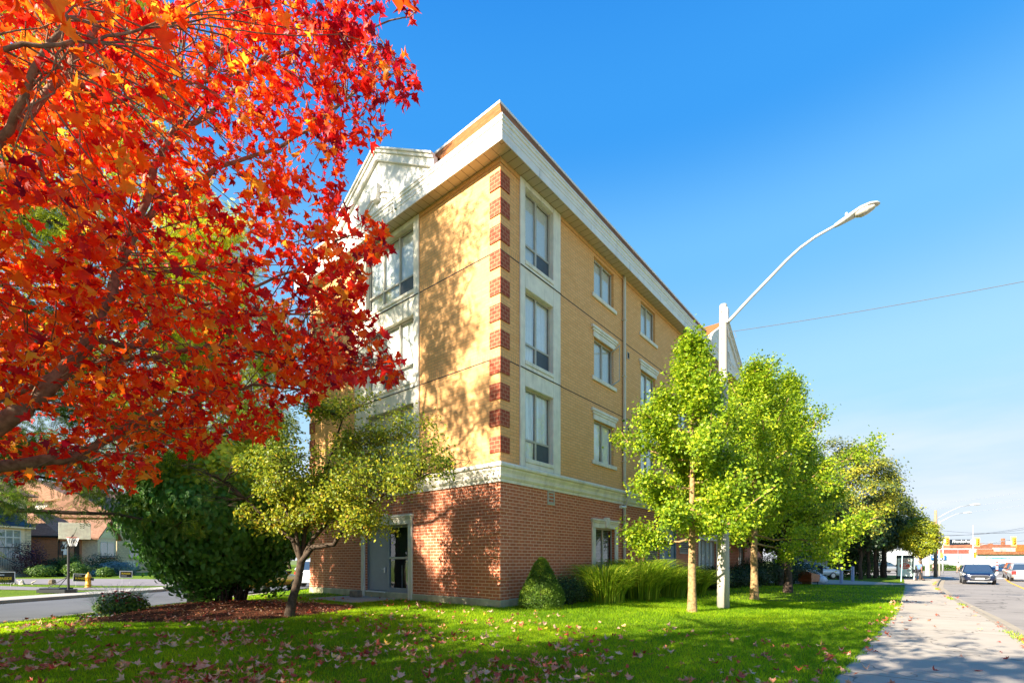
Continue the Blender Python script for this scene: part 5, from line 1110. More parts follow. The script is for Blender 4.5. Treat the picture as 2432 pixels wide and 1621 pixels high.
# wooden utility pole at the corner
q = P(2222, 1369, 54.5); up = empty('utility_pole', (q.x, q.y, g(q.x, q.y)), R(-20), 'weathered wooden utility pole at the street corner with two lamp arms', 'utility pole')
mb = MB(); mb.lathe([(.19, -.1), (.17, 3), (.15, 6), (.13, 7.55)], 12); o = mb.build('shaft', M['pole'], up, True)
cobra(up, .1, 6.6, 3.0, 1.45); 
q2 = P(2231, 1366, 66); up2 = empty('street_lamp', (q2.x, q2.y, g(q2.x, q2.y)), R(-20), 'second lamp post just behind the wooden utility pole', 'street lamp')
mb = MB(); mb.lathe([(.12, -.1), (.09, 7.4)], 10); mb.build('pole', M['polec'], up2, True); cobra(up2, .05, 7.2, 2.6, 1.2)
mb = MB(); mb.bbox((-.35, -.2, 2.5), (-.18, .12, 4.0), .03); mb.build('transformer_box', M['galv'], up)
for (a, b, n_, col) in [((2137, 1199), (2460, 1161), 0, 'high'), ((2150, 1210), (2460, 1178), 1, 'high'), ((2168, 1221), (2460, 1193), 2, 'high'), ((2228, 1272), (2460, 1247), 3, 'low'), ((2228, 1270), (2460, 1252), 4, 'low'), ((2227, 1258), (2460, 1262), 5, 'low'), ((2300, 1288), (2460, 1278), 6, 'low')]:
    Y0 = 54.3 if col == 'low' else 90; A_ = P(a[0], a[1], Y0); B_ = P(b[0], b[1], Y0*.93); mb = MB(); pts = []
    for i in range(13): t_ = i/12; p = A_.lerp(B_, t_); p.z -= (.25 if col == 'low' else .5)*4*t_*(1-t_); pts.append(p)
    mb.tube(pts, .013 if col == 'low' else .017, 4); o = mb.build('overhead_wire', M['iron'] if col == 'low' else M['galv'])
    tag(o, ['topmost thin wire high in the sky over the junction', 'second wire from the top over the junction', 'third wire down over the junction, the lowest of the high set', 'upper wire of the low set crossing behind the utility pole', 'thick wire just under the upper one of the low set', 'sagging wire tied to the middle of the wooden utility pole', 'lowest wire passing behind the rightmost traffic signal'][n_], 'wire', 'wires over the junction')
# traffic signals
M['sigy'] = plain('signal_yellow', (.85, .46, .02), .45, var=.05); M['signlight'] = plain('sign_white', (.82, .83, .85), .5, var=.02)
def em(name, c, s):
    t = NT(name); e = t.n('ShaderNodeEmission'); e.inputs[0].default_value = (*c, 1); e.inputs[1].default_value = s; return t.done(e.outputs[0])
M['redlamp'] = em('red_signal_lamp', (1, .05, .02), 1.6); M['lampoff'] = plain('unlit_signal_lens', (.22, .10, .02), .3)
M['tail'] = plain('tail_light', (.55, .02, .015), .2, coat=1); M['head'] = plain('head_lamp', (.8, .82, .85), .1, coat=1, var=.1)
def signal_head(parent, x, y, z, s=1.0, ang=0, back=True, lit=0):
    h = bpy.data.objects.new('signal_head', None); link(h, parent); h.location = (x, y, z); h.rotation_euler.z = ang
    mb = MB(); mb.bbox((-.17*s, -.12*s, -.52*s), (.17*s, .12*s, .52*s), .03); hh = mb.build('signal_head', M['sigy'], parent); hh.location = (x, y, z); hh.rotation_euler.z = ang; bpy.data.objects.remove(h)
    if back: mb = MB(); mb.bbox((-.36*s, -.02, -.74*s), (.36*s, .02, .74*s), .008); b_ = mb.build('backboard', plain('pale_yellow_backboard', (.88, .66, .22), .5), hh); b_.location.y = .06
    for k in range(3):
        zc = (.34-.34*k)*s; mb = MB(); mb.lathe([(.001, 0), (.13*s, 0), (.13*s, .02), (.001, .035)], 14); l = mb.build('signal_lens', M['redlamp'] if (lit and k == 0) else M['lampoff'], hh); l.location = (0, -.125*s, zc); l.rotation_euler.x = R(90)
        mb = MB(); vs = []
        for i in range(9):
            a = math.pi*i/8
            for dy in (-.13, -.32): vs.append((.15*s*math.cos(a), dy*s, zc+.15*s*math.sin(a)))
        mb.add(vs, [(2*i, 2*i+2, 2*i+3, 2*i+1) for i in range(8)]); mb.build('visor', M['sigy'], hh)
    return hh
def traffic(px, base, Y, label, heads, arm_to=None, H=6.2, signs=()):
    q = P(px, base, Y); z_ = -.45; t_ = empty('traffic_signal', (q.x, q.y, z_), R(-10), label, 'traffic signal', 'traffic signals at the junction'); mb = MB(); mb.lathe([(.13, -.1), (.11, 2), (.08, H)], 12); mb.build('pole', M['galv'], t_, True)
    inv = Matrix.Rotation(R(10), 3, 'Z')
    def loc(p): return inv @ (p-Vector((q.x, q.y, z_)))
    for (hx, hy, s, ang, back, lit) in heads: p = loc(P(hx, hy, Y-.3)); signal_head(t_, p.x, p.y, p.z, s, R(ang), back, lit)
    if arm_to:
        pa = loc(P(*arm_to[0], Y)); pc = loc(P(*arm_to[1], Y)); mb = MB(); mb.tube([pa, pa.lerp(pc, .5)+Vector((0, 0, .12)), pc], [.075, .06, .045], 8); mb.build('mast_arm', M['galv'], t_, True)
    for (x0, y0, x1, y1) in signs:
        a = loc(P(x0, y1, Y-.2)); b = loc(P(x1, y0, Y-.2)); mb = MB(); mb.bbox((a.x, a.y-.02, a.z), (b.x, a.y+.02, b.z), .01); mb.build('street_name_sign', M['signlight'], t_)
traffic(2239, 1357, 79, 'grey traffic signal pole nearest the wooden utility pole', [(2249, 1284, 1, 0, True, 0), (2236, 1318, .85, 50, False, 0)], ((2239, 1292), (2222, 1290)), H=5.4, signs=[(2228, 1278.5, 2244, 1288)])
traffic(2311, 1358, 78, 'middle traffic signal pole with a long arm reaching right', [(2321.5, 1286, 1, 0, True, 0), (2316, 1317, .85, -50, False, 0), (2408, 1284, 1.05, 0, True, 1)], ((2311, 1297), (2404, 1281)), H=7.6, signs=[(2305, 1281, 2316, 1291), (2391, 1284, 2402, 1292)])
mb = MB(); q = P(2203, 1362, 66); mb.lathe([(.28, -.1), (.26, 1.6), (.22, 3.9), (.001, 3.95)], 12); M['postt'] = plain('teal_base_post', (.30, .38, .36), .7); o = mb.build('stone_post', M['polec']); o.location = (q.x, q.y, g(q.x, q.y)); tag(o, 'thick pale post behind the walking man', 'post')
# bus shelter advertising case
aq = P(2149, 1370, 48); ad = empty('bus_shelter', (aq.x, aq.y, g(aq.x, aq.y)-.02), R(-39.6+0), 'dark framed bus shelter end with a pale teal advertising poster', 'bus shelter')
# local x = to the right across the path, local y = away along the road
mb = MB()
for q_ in ((-.66, -.56, 0), (.56, .70, 0)): mb.bbox((q_[0], -.09, .0), (q_[1], .09, 2.28), .02)
mb.bbox((-.56, -.09, 2.08), (.56, .09, 2.28), .02); mb.bbox((-.56, -.09, .12), (.56, .09, .32), .02); M['shelt'] = plain('shelter_dark_frame', (.02, .045, .055), .35, .3); fr_ = mb.build('poster_frame', M['shelt'], ad)
t = NT('poster_paper'); s1 = t.n('ShaderNodeTexCoord'); c = t.ramp(t.noise(1.8, 2, vec=s1.outputs['Object']), [(.3, (.62, .88, .80)), (.7, (.85, .93, .88))]); M['poster'] = t.done(t.pbr(c, .35))
mb = MB(); mb.box((-.56, -.05, .32), (.56, -.03, 2.08)); po = mb.build('poster', M['poster'], ad)
M['navy'] = plain('navy_ink', (.03, .07, .09), .5); M['pred'] = plain('poster_red', (.60, .06, .02), .45); M['pwhite'] = plain('poster_white', (.85, .85, .82), .5)
mb = MB(); vs = [(.40*math.cos(a), -.054, 1.32+.30*math.sin(a)) for a in [2*math.pi*i/32 for i in range(32)]]; mb.prism(vs, (0, -.006, 0)); mb.build('price_disc', M['pred'], po)
rx = (R(90), 0, 0); RM = plain('poster_maroon', (.30, .02, .03), .5)
text('lettering', 'A SUPER', .19, (.02, -.055, 1.93), rx, RM, po, sx=1.15, bold=.006); text('lettering', 'BUNDLE', .19, (.02, -.055, 1.75), rx, RM, po, sx=1.15, bold=.006)
text('lettering', '$59', .30, (-.02, -.064, 1.40), rx, M['pwhite'], po, bold=.008); 
mb = MB()
for (x0, x1, z) in ((-.26, .28, 1.20), (-.22, .1, 1.12)): mb.box((x0, -.065, z), (x1, -.061, z+.035))
for i in range(9): mb.box((-.45+.1*i, -.055, .50), (-.45+.1*i+(.03 if i == 4 else .07), -.051, .535))
mb.build('small_print', M['pwhite'], po)
for k, (x, mt_) in enumerate([(.20, RM), (.30, plain('poster_green', (.02, .25, .12), .5)), (.40, M['navy'])]): mb = MB(); vs = [(x+.045*math.cos(a), -.054, .86+.045*math.sin(a)) for a in [2*math.pi*i/14 for i in range(14)]]; mb.prism(vs, (0, -.004, 0)); mb.build('emblem', mt_, po)
mb = MB(); mb.bbox((-.66, .1, 2.28), (.70, 3.6, 2.38), .02); mb.build('roof', M['shelt'], ad)
mb = MB(); mb.bbox((-.64, 3.4, 0), (-.56, 3.5, 2.28), .01); mb.bbox((.62, 3.4, 0), (.70, 3.5, 2.28), .01); mb.build('rear_post', M['galv'], ad)
mb = MB(); mb.box((-.62, .12, .3), (-.60, 3.38, 2.2)); mb.build('glass_side', M['glass'], ad)
# pale slanting sign post in front of the shelter
q = P(2140, 1386, 41); mb = MB(); mb.tube([(q.x, q.y, g(q.x, q.y)-.05), (q.x+.13, q.y, g(q.x, q.y)+2.62)], .036, 8); M['tealp'] = plain('pale_blue_post', (.40, .62, .66), .4); o = mb.build('sign_post', M['tealp']); tag(o, 'thin pale blue post leaning in front of the poster', 'post')
q = P(2171, 1375, 45.5); mb = MB(); mb.tube([(q.x, q.y, g(q.x, q.y)-.05), (q.x+.05, q.y, 1.75)], .05, 8); o = mb.build('sign_post', plain('bus_stop_post', (.35, .45, .46), .5)); tag(o, 'grey bus stop pole between poster and walking man', 'post')
# bollards with chain
bp = []
for (px, py, Y, lab) in [(1998, 1382, 35.5, 'nearest grey steel bollard at the forecourt edge'), (2025, 1376, 39.5, 'grey bollard to the right at the lawn edge'), (1896, 1374, 41, 'grey bollard behind the leaning boards'), (1932, 1372, 46, 'farthest grey bollard behind the white car')]:
    q = P(px, py, Y); z = g(q.x, q.y); mb = MB(); mb.lathe([(.16, 0), (.16, .03), (.115, .035), (.115, 1.2), (.10, 1.26), (.001, 1.29)], 14); M['boll'] = plain('bollard_grey', (.30, .30, .36), .5, var=.05); o = mb.build('bollard', M['boll'], None, True); o.location = (q.x, q.y, z); tag(o, lab, 'bollard', 'bollards round the forecourt'); bp.append(Vector((q.x, q.y, z+1.1)))
for a, b, sg, lab in ((0, 1, .12, 'short chain between the two right bollards'), (0, 2, .45, 'long sagging chain from the nearest bollard to the boards'), (0, 3, .38, 'pale chain from the nearest bollard to the farthest one')):
    mb = MB(); pts = []
    for i in range(15): t_ = i/14; p = bp[a].lerp(bp[b], t_); p.z -= sg*4*t_*(1-t_); pts.append(p)
    mb.tube(pts, .016, 5); o = mb.build('chain', M['galv']); tag(o, lab, 'chain', 'chains between bollards')
# armchair, boards, bags, hand truck
def at(px, py, Y, dz=0): q = P(px, py, Y); return Vector((q.x, q.y, g(q.x, q.y)+.045+dz))
M['leather'] = plain('brown_leather', (.34, .085, .03), .38, var=.15, coat=.3)
a0 = at(1921, 1382, 33.5); ac = empty('armchair', a0, R(28), 'brown leather armchair left out on the forecourt', 'armchair')
mb = MB(); mb.bbox((-.48, -.42, .18), (.48, .42, .40), .04); mb.build('seat', M['leather'], ac)
mb = MB(); mb.prism([(-.50, -.47, .20), (.44, -.47, .20), (.50, -.47, .62), (.36, -.47, .68), (-.50, -.47, .80)], (0, .13, 0)); mb.build('arm_rest', M['leather'], ac)
mb = MB(); mb.prism([(-.50, .34, .20), (.44, .34, .20), (.50, .34, .62), (.36, .34, .68), (-.50, .34, .80)], (0, .13, 0)); mb.build('arm_rest', M['leather'], ac)
mb = MB(); mb.prism([(-.46, -.335, .35), (-.30, -.335, .35), (-.40, -.335, .86), (-.54, -.335, .86)], (0, .67, 0)); mb.build('backrest', M['leather'], ac)
mb = MB(); mb.bbox((-.28, -.33, .40), (.46, .33, .52), .05); mb.build('cushion', M['leather'], ac)
for sx in (-.40, .40):
    for sy in (-.36, .36): mb = MB(); mb.lathe([(.022, 0), (.035, .18)], 8, (sx, sy, 0)); mb.build('leg', M['barkd'], ac)
a0 = at(1899, 1380, 34.2); M['board'] = plain('particle_board', (.50, .36, .20), .8, var=.12)
for k in range(2):
    bo = MB(); bo.bbox((-.03, -.38, 0), (.03, .38, 1.12), .004); o = bo.build('wooden_board', M['board']); o.location = a0+Vector((.55-.13*k, -.15*k, .0)); o.rotation_euler = (0, R(-28), R(20)); tag(o, ['tan board leaning behind the brown armchair, the nearer of the pair', 'tan board leaning behind the brown armchair, tucked under the other'][k], 'board', 'leaning boards')
ht = empty('hand_truck', at(1884, 1379, 35), R(-20), 'black hand truck leaning by the dark tree trunk', 'hand truck'); mb = MB()
for s in (-.2, .2): mb.tube([(0, s, .1), (-.42, s, 1.35), (-.5, s, 1.5)], .022, 6)
for t_ in (.2, .45, .7, 1): mb.tube([(-.42*t_, -.2, .1+1.25*t_), (-.42*t_, .2, .1+1.25*t_)], .016, 5)
mb.build('frame', M['iron'], ht); 
for s in (-.24, .24): mb = MB(); mb.tube([(-.05, s-.03, .12), (-.05, s+.03, .12)], .12, 14); mb.build('wheel', M['black'], ht)
M['bag'] = plain('white_plastic_bag', (.62, .66, .72), .35, var=.12, scale=10, bump=.5)
for k, (px, py, Y, s) in enumerate([(1947, 1378, 35.5, .42), (1953, 1376, 36.5, .36), (1942, 1377, 36.4, .5)]):
    rng = np.random.default_rng(200+k); mb = MB(); pr = [(.001, .0), (s*.7, .02), (s*.95, s*.4), (s*.85, s*.9), (s*.45, s*1.3), (s*.14, s*1.5), (s*.2, s*1.7), (.001, s*1.68)]; mb.lathe(pr, 18)
    mb.v = [(x*(1+.08*math.sin(9*math.atan2(y, x)+z*9)), y*(1+.08*math.sin(7*math.atan2(y, x)+z*11)), z) for x, y, z in mb.v]; o = mb.build('rubbish_bag', M['bag'], None, True); o.location = at(px, py, Y); tag(o, ['white rubbish bag right beside the armchair', 'small white rubbish bag at the right end of the heap', 'tall white rubbish bag behind the other two'][k], 'bag', 'white bags beside the armchair')
q = at(1952, 1372, 40); oc = empty('office_chair', q, R(30), 'black office chair with its back turned, behind the armchair', 'chair'); mb = MB(); mb.bbox((-.24, -.24, .42), (.24, .24, .52), .04); mb.build('seat', M['black'], oc); mb = MB(); mb.bbox((-.30, -.23, .55), (-.24, .23, 1.25), .03); mb.build('backrest', M['black'], oc); mb = MB(); mb.tube([(0, 0, .06), (0, 0, .42)], .03, 8); [mb.tube([(0, 0, .08), (.28*math.cos(i*1.257), .28*math.sin(i*1.257), .05)], .018, 6) for i in range(5)]; mb.build('base', M['iron'], oc)
# stone pillar, pale gates
q = at(1939, 1372, 50); mb = MB(); mb.bbox((-.45, -.45, -.1), (.45, .45, 2.0), .02); mb.bbox((-.55, -.55, 2.0), (.55, .55, 2.18), .03); mb.prism([(-.5, -.5, 2.18), (.5, -.5, 2.18), (.12, -.12, 2.6), (-.12, -.12, 2.6)], (0, .2, 0)); mb.lathe([(.62, 2.18), (.15, 2.6), (.001, 2.62)], 4); o = mb.build('gate_pillar', plain('grey_pillar_stone', (.20, .22, .28), .8)); o.location = q; tag(o, 'grey capped gate pillar behind the white car', 'pillar')
q = at(1900, 1372, 49); fe = empty('picket_fence', q, R(-8), 'pale grey board fence behind the forecourt', 'fence'); mb = MB()
for i in range(26): mb.bbox((-2.6+i*.2, -.02, 0), (-2.44+i*.2, .02, 1.95+.04*(i % 2)), .008)
mb.build('boards', plain('pale_fence_paint', (.42, .44, .48), .6), fe); mb = MB(); mb.bbox((-2.6, .02, .4), (2.6, .07, .5), .01); mb.bbox((-2.6, .02, 1.5), (2.6, .07, 1.6), .01); mb.build('rail', plain('pale_fence_paint', (.42, .44, .48), .6), fe)

# ================================================================ VEHICLES
def paint(name, c, metal=.35): return plain(name, c, .28, metal, var=.04, coat=.8)
def ring_loft(mb, secs, m=0):            # secs: (x, [(y, z) ...] right half from bottom to top) mirrored
    n = len(secs[0][1])*2; vs = []
    for x, half in secs:
        vs += [(x, -y, z) for y, z in half]+[(x, y, z) for y, z in reversed(half)]
    N = len(secs); fs = [(i*n+k, i*n+(k+1) % n, (i+1)*n+(k+1) % n, (i+1)*n+k) for i in range(N-1) for k in range(n)]+[tuple(range(n)), tuple((N-1)*n+k for k in range(n))]
    mb.add(vs, fs, m)
def car(name, label, cat, pos, yaw, L, W, H, col, kind='suv', group=None, z=None):
    z0 = g(pos[0], pos[1])-.13 if z is None else z
    c = empty(name, (pos[0], pos[1], z0), yaw, label, cat, group); w = W/2; bz = .30; belt = H*.64; hood = H*.615; nose = H*.555
    tail = H*.60 if kind != 'pickup' else H*.58
    def half(s, zt, zb=bz): return [(w*s*.80, zb), (w*s*.97, zb+.10), (w*s, zb+(zt-zb)*.45), (w*s*.985, zb+(zt-zb)*.75), (w*s*.90, zt-.03), (w*s*.62, zt+.015)]
    X = L/2; wx = X-L*.33                # base of the windscreen
    S = [(-X, half(.86, tail*.92, bz+.12)), (-X+.06, half(.93, tail, bz+.05)), (-X+.4, half(.99, belt)), (-L*.1, half(1, belt)), (wx-.1, half(1, belt)), (wx+.25, half(1, hood+.04)), (X-.75, half(.985, hood)), (X-.28, half(.95, nose+.04)), (X-.07, half(.88, nose-.05, bz-.02)), (X, half(.76, nose-.14, bz+.04))]
    mb = MB(); ring_loft(mb, S); body = mb.build('body', col, c, True)
    if kind == 'suv': pr = [(wx+.30, belt-.02), (wx-.55, H-.06), (wx-.9, H-.01), (-X+1.1, H-.04), (-X+.55, H-.12), (-X+.16, belt-.02)]
    elif kind == 'pickup': pr = [(wx+.30, belt-.02), (wx-.45, H-.06), (wx-.7, H-.01), (wx-1.75, H-.03), (wx-1.95, H-.12), (wx-2.1, belt-.02)]
    else: pr = [(wx+.35, belt-.02), (wx-.6, H-.06), (wx-.95, H-.01), (-X+1.5, H-.03), (-X+1.2, H-.10), (-X+.6, belt-.02)]
    zt = H
    def wy(z): return w*(.93-.20*(z-belt)/(zt-belt))
    mb = MB(); n = len(pr); mb.add([(x, -wy(z), z) for x, z in pr]+[(x, wy(z), z) for x, z in pr], [(0, 1, 2, 3, 4, 5), (11, 10, 9, 8, 7, 6)]+[(i, i+1, n+i+1, n+i) for i in range(n-1)]); gh = mb.build('windows', M['carglass'], c)
    mb = MB(); mb.add([(x, -wy(z)*.99, z+.012) for x, z in pr[1:5]]+[(x, wy(z)*.99, z+.012) for x, z in pr[1:5]]+[(x, -wy(z)*1.0, z-.05) for x, z in pr[1:5]]+[(x, wy(z)*1.0, z-.05) for x, z in pr[1:5]],
        [(0, 1, 5, 4), (1, 2, 6, 5), (2, 3, 7, 6), (0, 8, 9, 1), (1, 9, 10, 2), (2, 10, 11, 3), (4, 5, 13, 12), (5, 6, 14, 13), (6, 7, 15, 14), (0, 4, 12, 8), (3, 11, 15, 7)]); mb.build('roof', col, c)
    mb = MB()
    for sg in (-1, 1):                   # pillars
        for (i, j) in ((0, 1), (5, 4)):
            a = Vector((pr[i][0], sg*wy(pr[i][1])*1.0, pr[i][1])); b = Vector((pr[j][0], sg*wy(pr[j][1])*1.0, pr[j][1])); mb.tube([a, b], [.045, .04], 6)
        xm = (pr[1][0]+pr[4][0])/2-.1; mb.tube([(xm, sg*wy(belt)*1.0, belt-.03), (xm-.03, sg*wy(H-.05)*1.0, H-.05)], .035, 6)
    mb.build('pillars', col, c)
    if kind == 'pickup': mb = MB(); mb.box((-X+.12, -w*.85, belt-.08), (wx-2.15, w*.85, belt+.005)); mb.build('cargo_bed', M['black'], c)
    r = .36 if kind != 'sedan' else .32
    for sx in (X-L*.19, -X+L*.20):
        for sg in (-1, 1):
            wl = MB(); wl.tube([(sx, sg*(w-.24), r), (sx, sg*(w-.03), r), (sx, sg*(w+.0), r)], [r, r, r*.93], 20); wh = wl.build('wheel', M['black'], c)
            mb = MB(); mb.tube([(sx, sg*(w-.0), r), (sx, sg*(w+.012), r)], [r*.62, r*.55], 16); mb.build('rim', M['galv'], wh)
    for sg in (-1, 1):
        mb = MB(); mb.prism([(X-.42, sg*w*.95, nose-.05), (X-.10, sg*w*.72, nose-.10), (X-.03, sg*w*.58, nose-.12), (X-.03, sg*w*.60, nose-.20), (X-.09, sg*w*.80, nose-.21), (X-.40, sg*w*.97, nose-.15)], (.06, sg*.02, .03)); mb.build('headlight', M['head'], c)
        mb = MB(); mb.bbox((-X-.015, sg*w*.60, tail-.42 if kind != 'sedan' else tail-.28), (-X+.16, sg*w*.93, tail-.06), .03); mb.build('tail_light', M['tail'], c)
        mb = MB(); mb.bbox((wx-.05, sg*(w-.02), belt), (wx+.12, sg*(w+.20), belt+.15), .04); mb.build('mirror', M['black'] if kind != 'sedan' else col, c)
    mb = MB(); vs = [(X+.012, .50*W*.5*1.15*math.copysign(abs(math.cos(a))**.5, math.cos(a)), nose-.29+.15*math.copysign(abs(math.sin(a))**.6, math.sin(a))) for a in [2*math.pi*i/24 for i in range(24)]]; mb.prism(vs, (.015, 0, 0)); gr = mb.build('grille', M['black'], c)
    mb = MB(); lo = [Vector(v)*1.0 for v in vs]; mb.tube(lo+[lo[0]], .018, 5); mb.build('grille_surround', M['galv'], gr)
    mb = MB(); mb.bbox((X+.01, -.26, bz+.12), (X+.04, .26, bz+.25), .01); mb.build('number_plate', M['white'], c)
    mb = MB(); mb.bbox((-X-.03, -.26, tail-.5), (-X+.01, .26, tail-.37), .01); mb.build('number_plate', M['white'], c)
    mb = MB(); mb.bbox((X-.02, -w*.62, bz-.02), (X+.025, w*.62, bz+.10), .02); mb.build('lower_intake', M['black'], c)
    mb = MB(); mb.bbox((X-.16, -w*.72, bz-.07), (X+.0, w*.72, bz+.03), .02); mb.bbox((-X+.0, -w*.8, bz-.04), (-X+.14, w*.8, bz+.12), .03); mb.build('bumper', M['galv'] if kind == 'suv' else M['black'], c)
    return c
YR = math.atan2(CU[1], CU[0])            # heading away along the main road
def onroad(px, py, Y): q = P(px, py, Y); return (q.x, q.y)
cars = 'cars on the main road'
f0 = P(2327, 1390, 39.0); dv = Vector((CU[0], CU[1], 0)); p0 = f0+dv*2.2
car('parked_car' if False else 'sport_utility_car', 'dark navy blue sport utility car driving towards the camera', 'car', (p0.x, p0.y), YR+math.pi, 4.7, 1.98, 1.62, paint('navy_paint', (.006, .014, .045), .2), 'suv', cars)
q = P(2419, 1370, 56)+dv*2.2; car('pickup_truck', 'burnt orange pickup truck driving away at the right edge', 'pickup truck', (q.x, q.y), YR-.03, 5.1, 1.95, 1.88, paint('orange_paint', (.42, .10, .015)), 'pickup', cars)
q = P(2433, 1379, 46)+dv*2.4+Vector((CV[0], CV[1], 0))*.15; car('sport_utility_car', 'silver sport utility car cut off by the right edge, following the orange truck', 'car', (q.x, q.y), YR-.03, 4.8, 1.95, 1.80, paint('silver_paint', (.52, .53, .53), .6), 'suv', cars)
q = P(2382, 1360, 74); car('parked_car', 'dark blue car beyond the junction under the blue sign', 'car', (q.x, q.y), R(150), 4.5, 1.8, 1.5, paint('blue_paint', (.01, .05, .14)), 'sedan', z=-.5)
q = P(2102, 1357, 77); car('parked_car', 'silver van seen through the row of trunks', 'van', (q.x, q.y), R(8), 4.8, 1.85, 1.7, paint('silver_paint', (.52, .53, .53), .6), 'suv', z=-.48)
q = P(1928, 1372, 45); car('parked_car', 'white car parked behind the bollards and armchair', 'car', (q.x, q.y), R(5), 4.6, 1.8, 1.5, paint('white_paint_gloss', (.70, .74, .80), .1), 'sedan', z=g(q.x, q.y)+.05)
car('taxi_car', 'yellow car parked on the side street behind the viburnum', 'car', (-13.0, 25.2), R(84), 4.6, 1.8, 1.5, paint('yellow_paint', (.70, .40, .02)), 'sedan', z=-.10)
car('parked_car', 'white sport utility car parked past the left end of the brick building', 'car', (-12.35, 32.0), R(84), 4.6, 1.85, 1.7, paint('white_paint_gloss', (.70, .74, .80), .1), 'suv', z=-.10)
# ================================================================ PEOPLE
M['skin'] = plain('skin', (.30, .165, .11), .55, var=.05)
def skin_mesh(name, pts, edges, rad, mat, parent, sub=1):
    me = bpy.data.meshes.new(name); me.from_pydata([tuple(p) for p in pts], edges, []); set_mats(me, mat); o = bpy.data.objects.new(name, me); link(o, parent)
    m = o.modifiers.new('skin', 'SKIN'); m.use_smooth_shade = True; s = o.modifiers.new('sub', 'SUBSURF'); s.levels = sub; s.render_levels = sub
    for i, r in enumerate(rad): me.skin_vertices[0].data[i].radius = (r, r) if not hasattr(r, '__len__') else r; me.skin_vertices[0].data[i].use_root = i == 0
    return o
def person(label, pos, yaw, H, shirt, trousers, hair, stride=.28, bag=False, z=None):
    z0 = g(pos[0], pos[1]) if z is None else z; root = empty('person', (pos[0], pos[1], z0), yaw, label, 'person'); k = H/1.75; s = stride   # faces local +x
    pts = [(0, 0, .95), (.01, 0, 1.18), (.02, 0, 1.40), (.03, 0, 1.50), (.05, 0, 1.64),      # pelvis chest neck head
           (.01, -.09, .90), (s*.5, -.10, .50), (s*.95, -.10, .09), (s*.95+.16, -.10, .04),
           (-.01, .09, .90), (-s*.35, .10, .50), (-s*.95, .10, .11), (-s*.95+.14, .10, .04),
           (.0, -.20, 1.39), (-.08, -.25, 1.12), (-.02, -.26, .88), (.0, .20, 1.39), (.05, .25, 1.12), (.16, .25, .90)]
    ed = [(0, 1), (1, 2), (2, 3), (3, 4), (0, 5), (5, 6), (6, 7), (7, 8), (0, 9), (9, 10), (10, 11), (11, 12), (2, 13), (13, 14), (14, 15), (2, 16), (16, 17), (17, 18)]
    rad = [.11, .10, .11, .05, .10, .085, .058, .045, .035, .085, .058, .045, .035, .05, .040, .028, .05, .040, .028]; sc = lambda P_: [(a*k, b*k, c*k) for a, b, c in P_]
    skin_mesh('body', sc(pts), ed, [r*k for r in rad], M['skin'], root)
    skin_mesh('shirt', sc([(0, 0, .93), (.01, 0, 1.18), (.02, 0, 1.39), (.0, -.19, 1.39), (-.05, -.235, 1.22), (.0, .19, 1.39), (.03, .235, 1.22)]), [(0, 1), (1, 2), (2, 3), (3, 4), (2, 5), (5, 6)], [r*k for r in (.165, .165, .165, .088, .075, .088, .075)], shirt, root)
    skin_mesh('trousers', sc([(0, 0, .96)]+pts[5:7]+[(s*.93, -.10, .13)]+pts[9:11]+[(-s*.93, .10, .15)]), [(0, 1), (1, 2), (2, 3), (0, 4), (4, 5), (5, 6)], [r*k for r in (.145, .10, .078, .068, .10, .078, .068)], trousers, root)
    for (fx_, fy_, fz_) in ((s*.95, -.10, .0), (-s*.95, .10, .02)): mb = MB(); mb.bbox(((fx_-.07)*k, (fy_-.05)*k, fz_), ((fx_+.22)*k, (fy_+.05)*k, fz_+.10), .03); mb.build('shoe', M['black'], root)
    mb = MB(); mb.lathe([(.10*k, 0), (.122*k, .02), (.122*k, .08), (.09*k, .135), (.001, .15)], 12, (.035*k, 0, 1.635*k)); mb.build('hair', hair, root, True)
    for sy in (-.026, 0, .026): mb = MB(); q_ = (.148*k, sy*k, (1.655 if sy else 1.615)*k); mb.lathe([(.001, -.012), (.012 if sy else .017, 0), (.001, .012)], 6, q_); mb.build('eye' if sy else 'nose', M['black'] if sy else M['skin'], root)
    for sy, bx in ((-.26, -.02), (.25, .16)):
        mb = MB(); zb = (.86 if sy < 0 else .88)*k; mb.bbox(((bx-.035)*k, (sy-.018)*k, zb-.09), ((bx+.035)*k, (sy+.018)*k, zb), .012)
        for f in range(4): mb.tube([((bx-.028+.019*f)*k, sy*k, zb-.08), ((bx-.026+.019*f+.01)*k, sy*k, zb-.13-.012*(f in (1, 2))), ((bx-.012+.019*f+.01)*k, sy*k, zb-.16-.012*(f in (1, 2)))], [.009, .0085, .006], 5)
        mb.tube([((bx+.035)*k, sy*k, zb-.02), ((bx+.065)*k, sy*k, zb-.07), ((bx+.06)*k, sy*k, zb-.10)], [.011, .010, .007], 5); mb.build('hand', M['skin'], root)
    return root, k
q = P(2183, 1377, 44); pr_, k = person('man walking right in light blue shirt and black trousers beside the poster', (q.x, q.y), R(8), 1.78, plain('light_blue_cotton', (.12, .22, .48), .8), plain('black_trousers', (.02, .022, .03), .8), plain('grey_brown_hair', (.18, .13, .09), .8))
b0 = pr_.location; mb = MB(); mb.bbox((-.36, .02, .70), (-.16, .32, 1.02), .05); mb.tube([(-.26, .1, 1.0), (-.12, .14, 1.3), (.0, .1, 1.46)], .014, 5); o = mb.build('shoulder_bag', M['black']); o.location = b0; o.rotation_euler.z = R(8); tag(o, 'black shoulder bag hanging behind the walking man', 'bag')
q = P(2276, 1361, 74); person('person in white top with dark hair by the grassy verge behind the navy car', (q.x, q.y), R(200), 1.70, M['white'], plain('tan_trousers', (.28, .2, .13), .8), plain('black_hair', (.02, .015, .012), .7), .15, z=-.45)
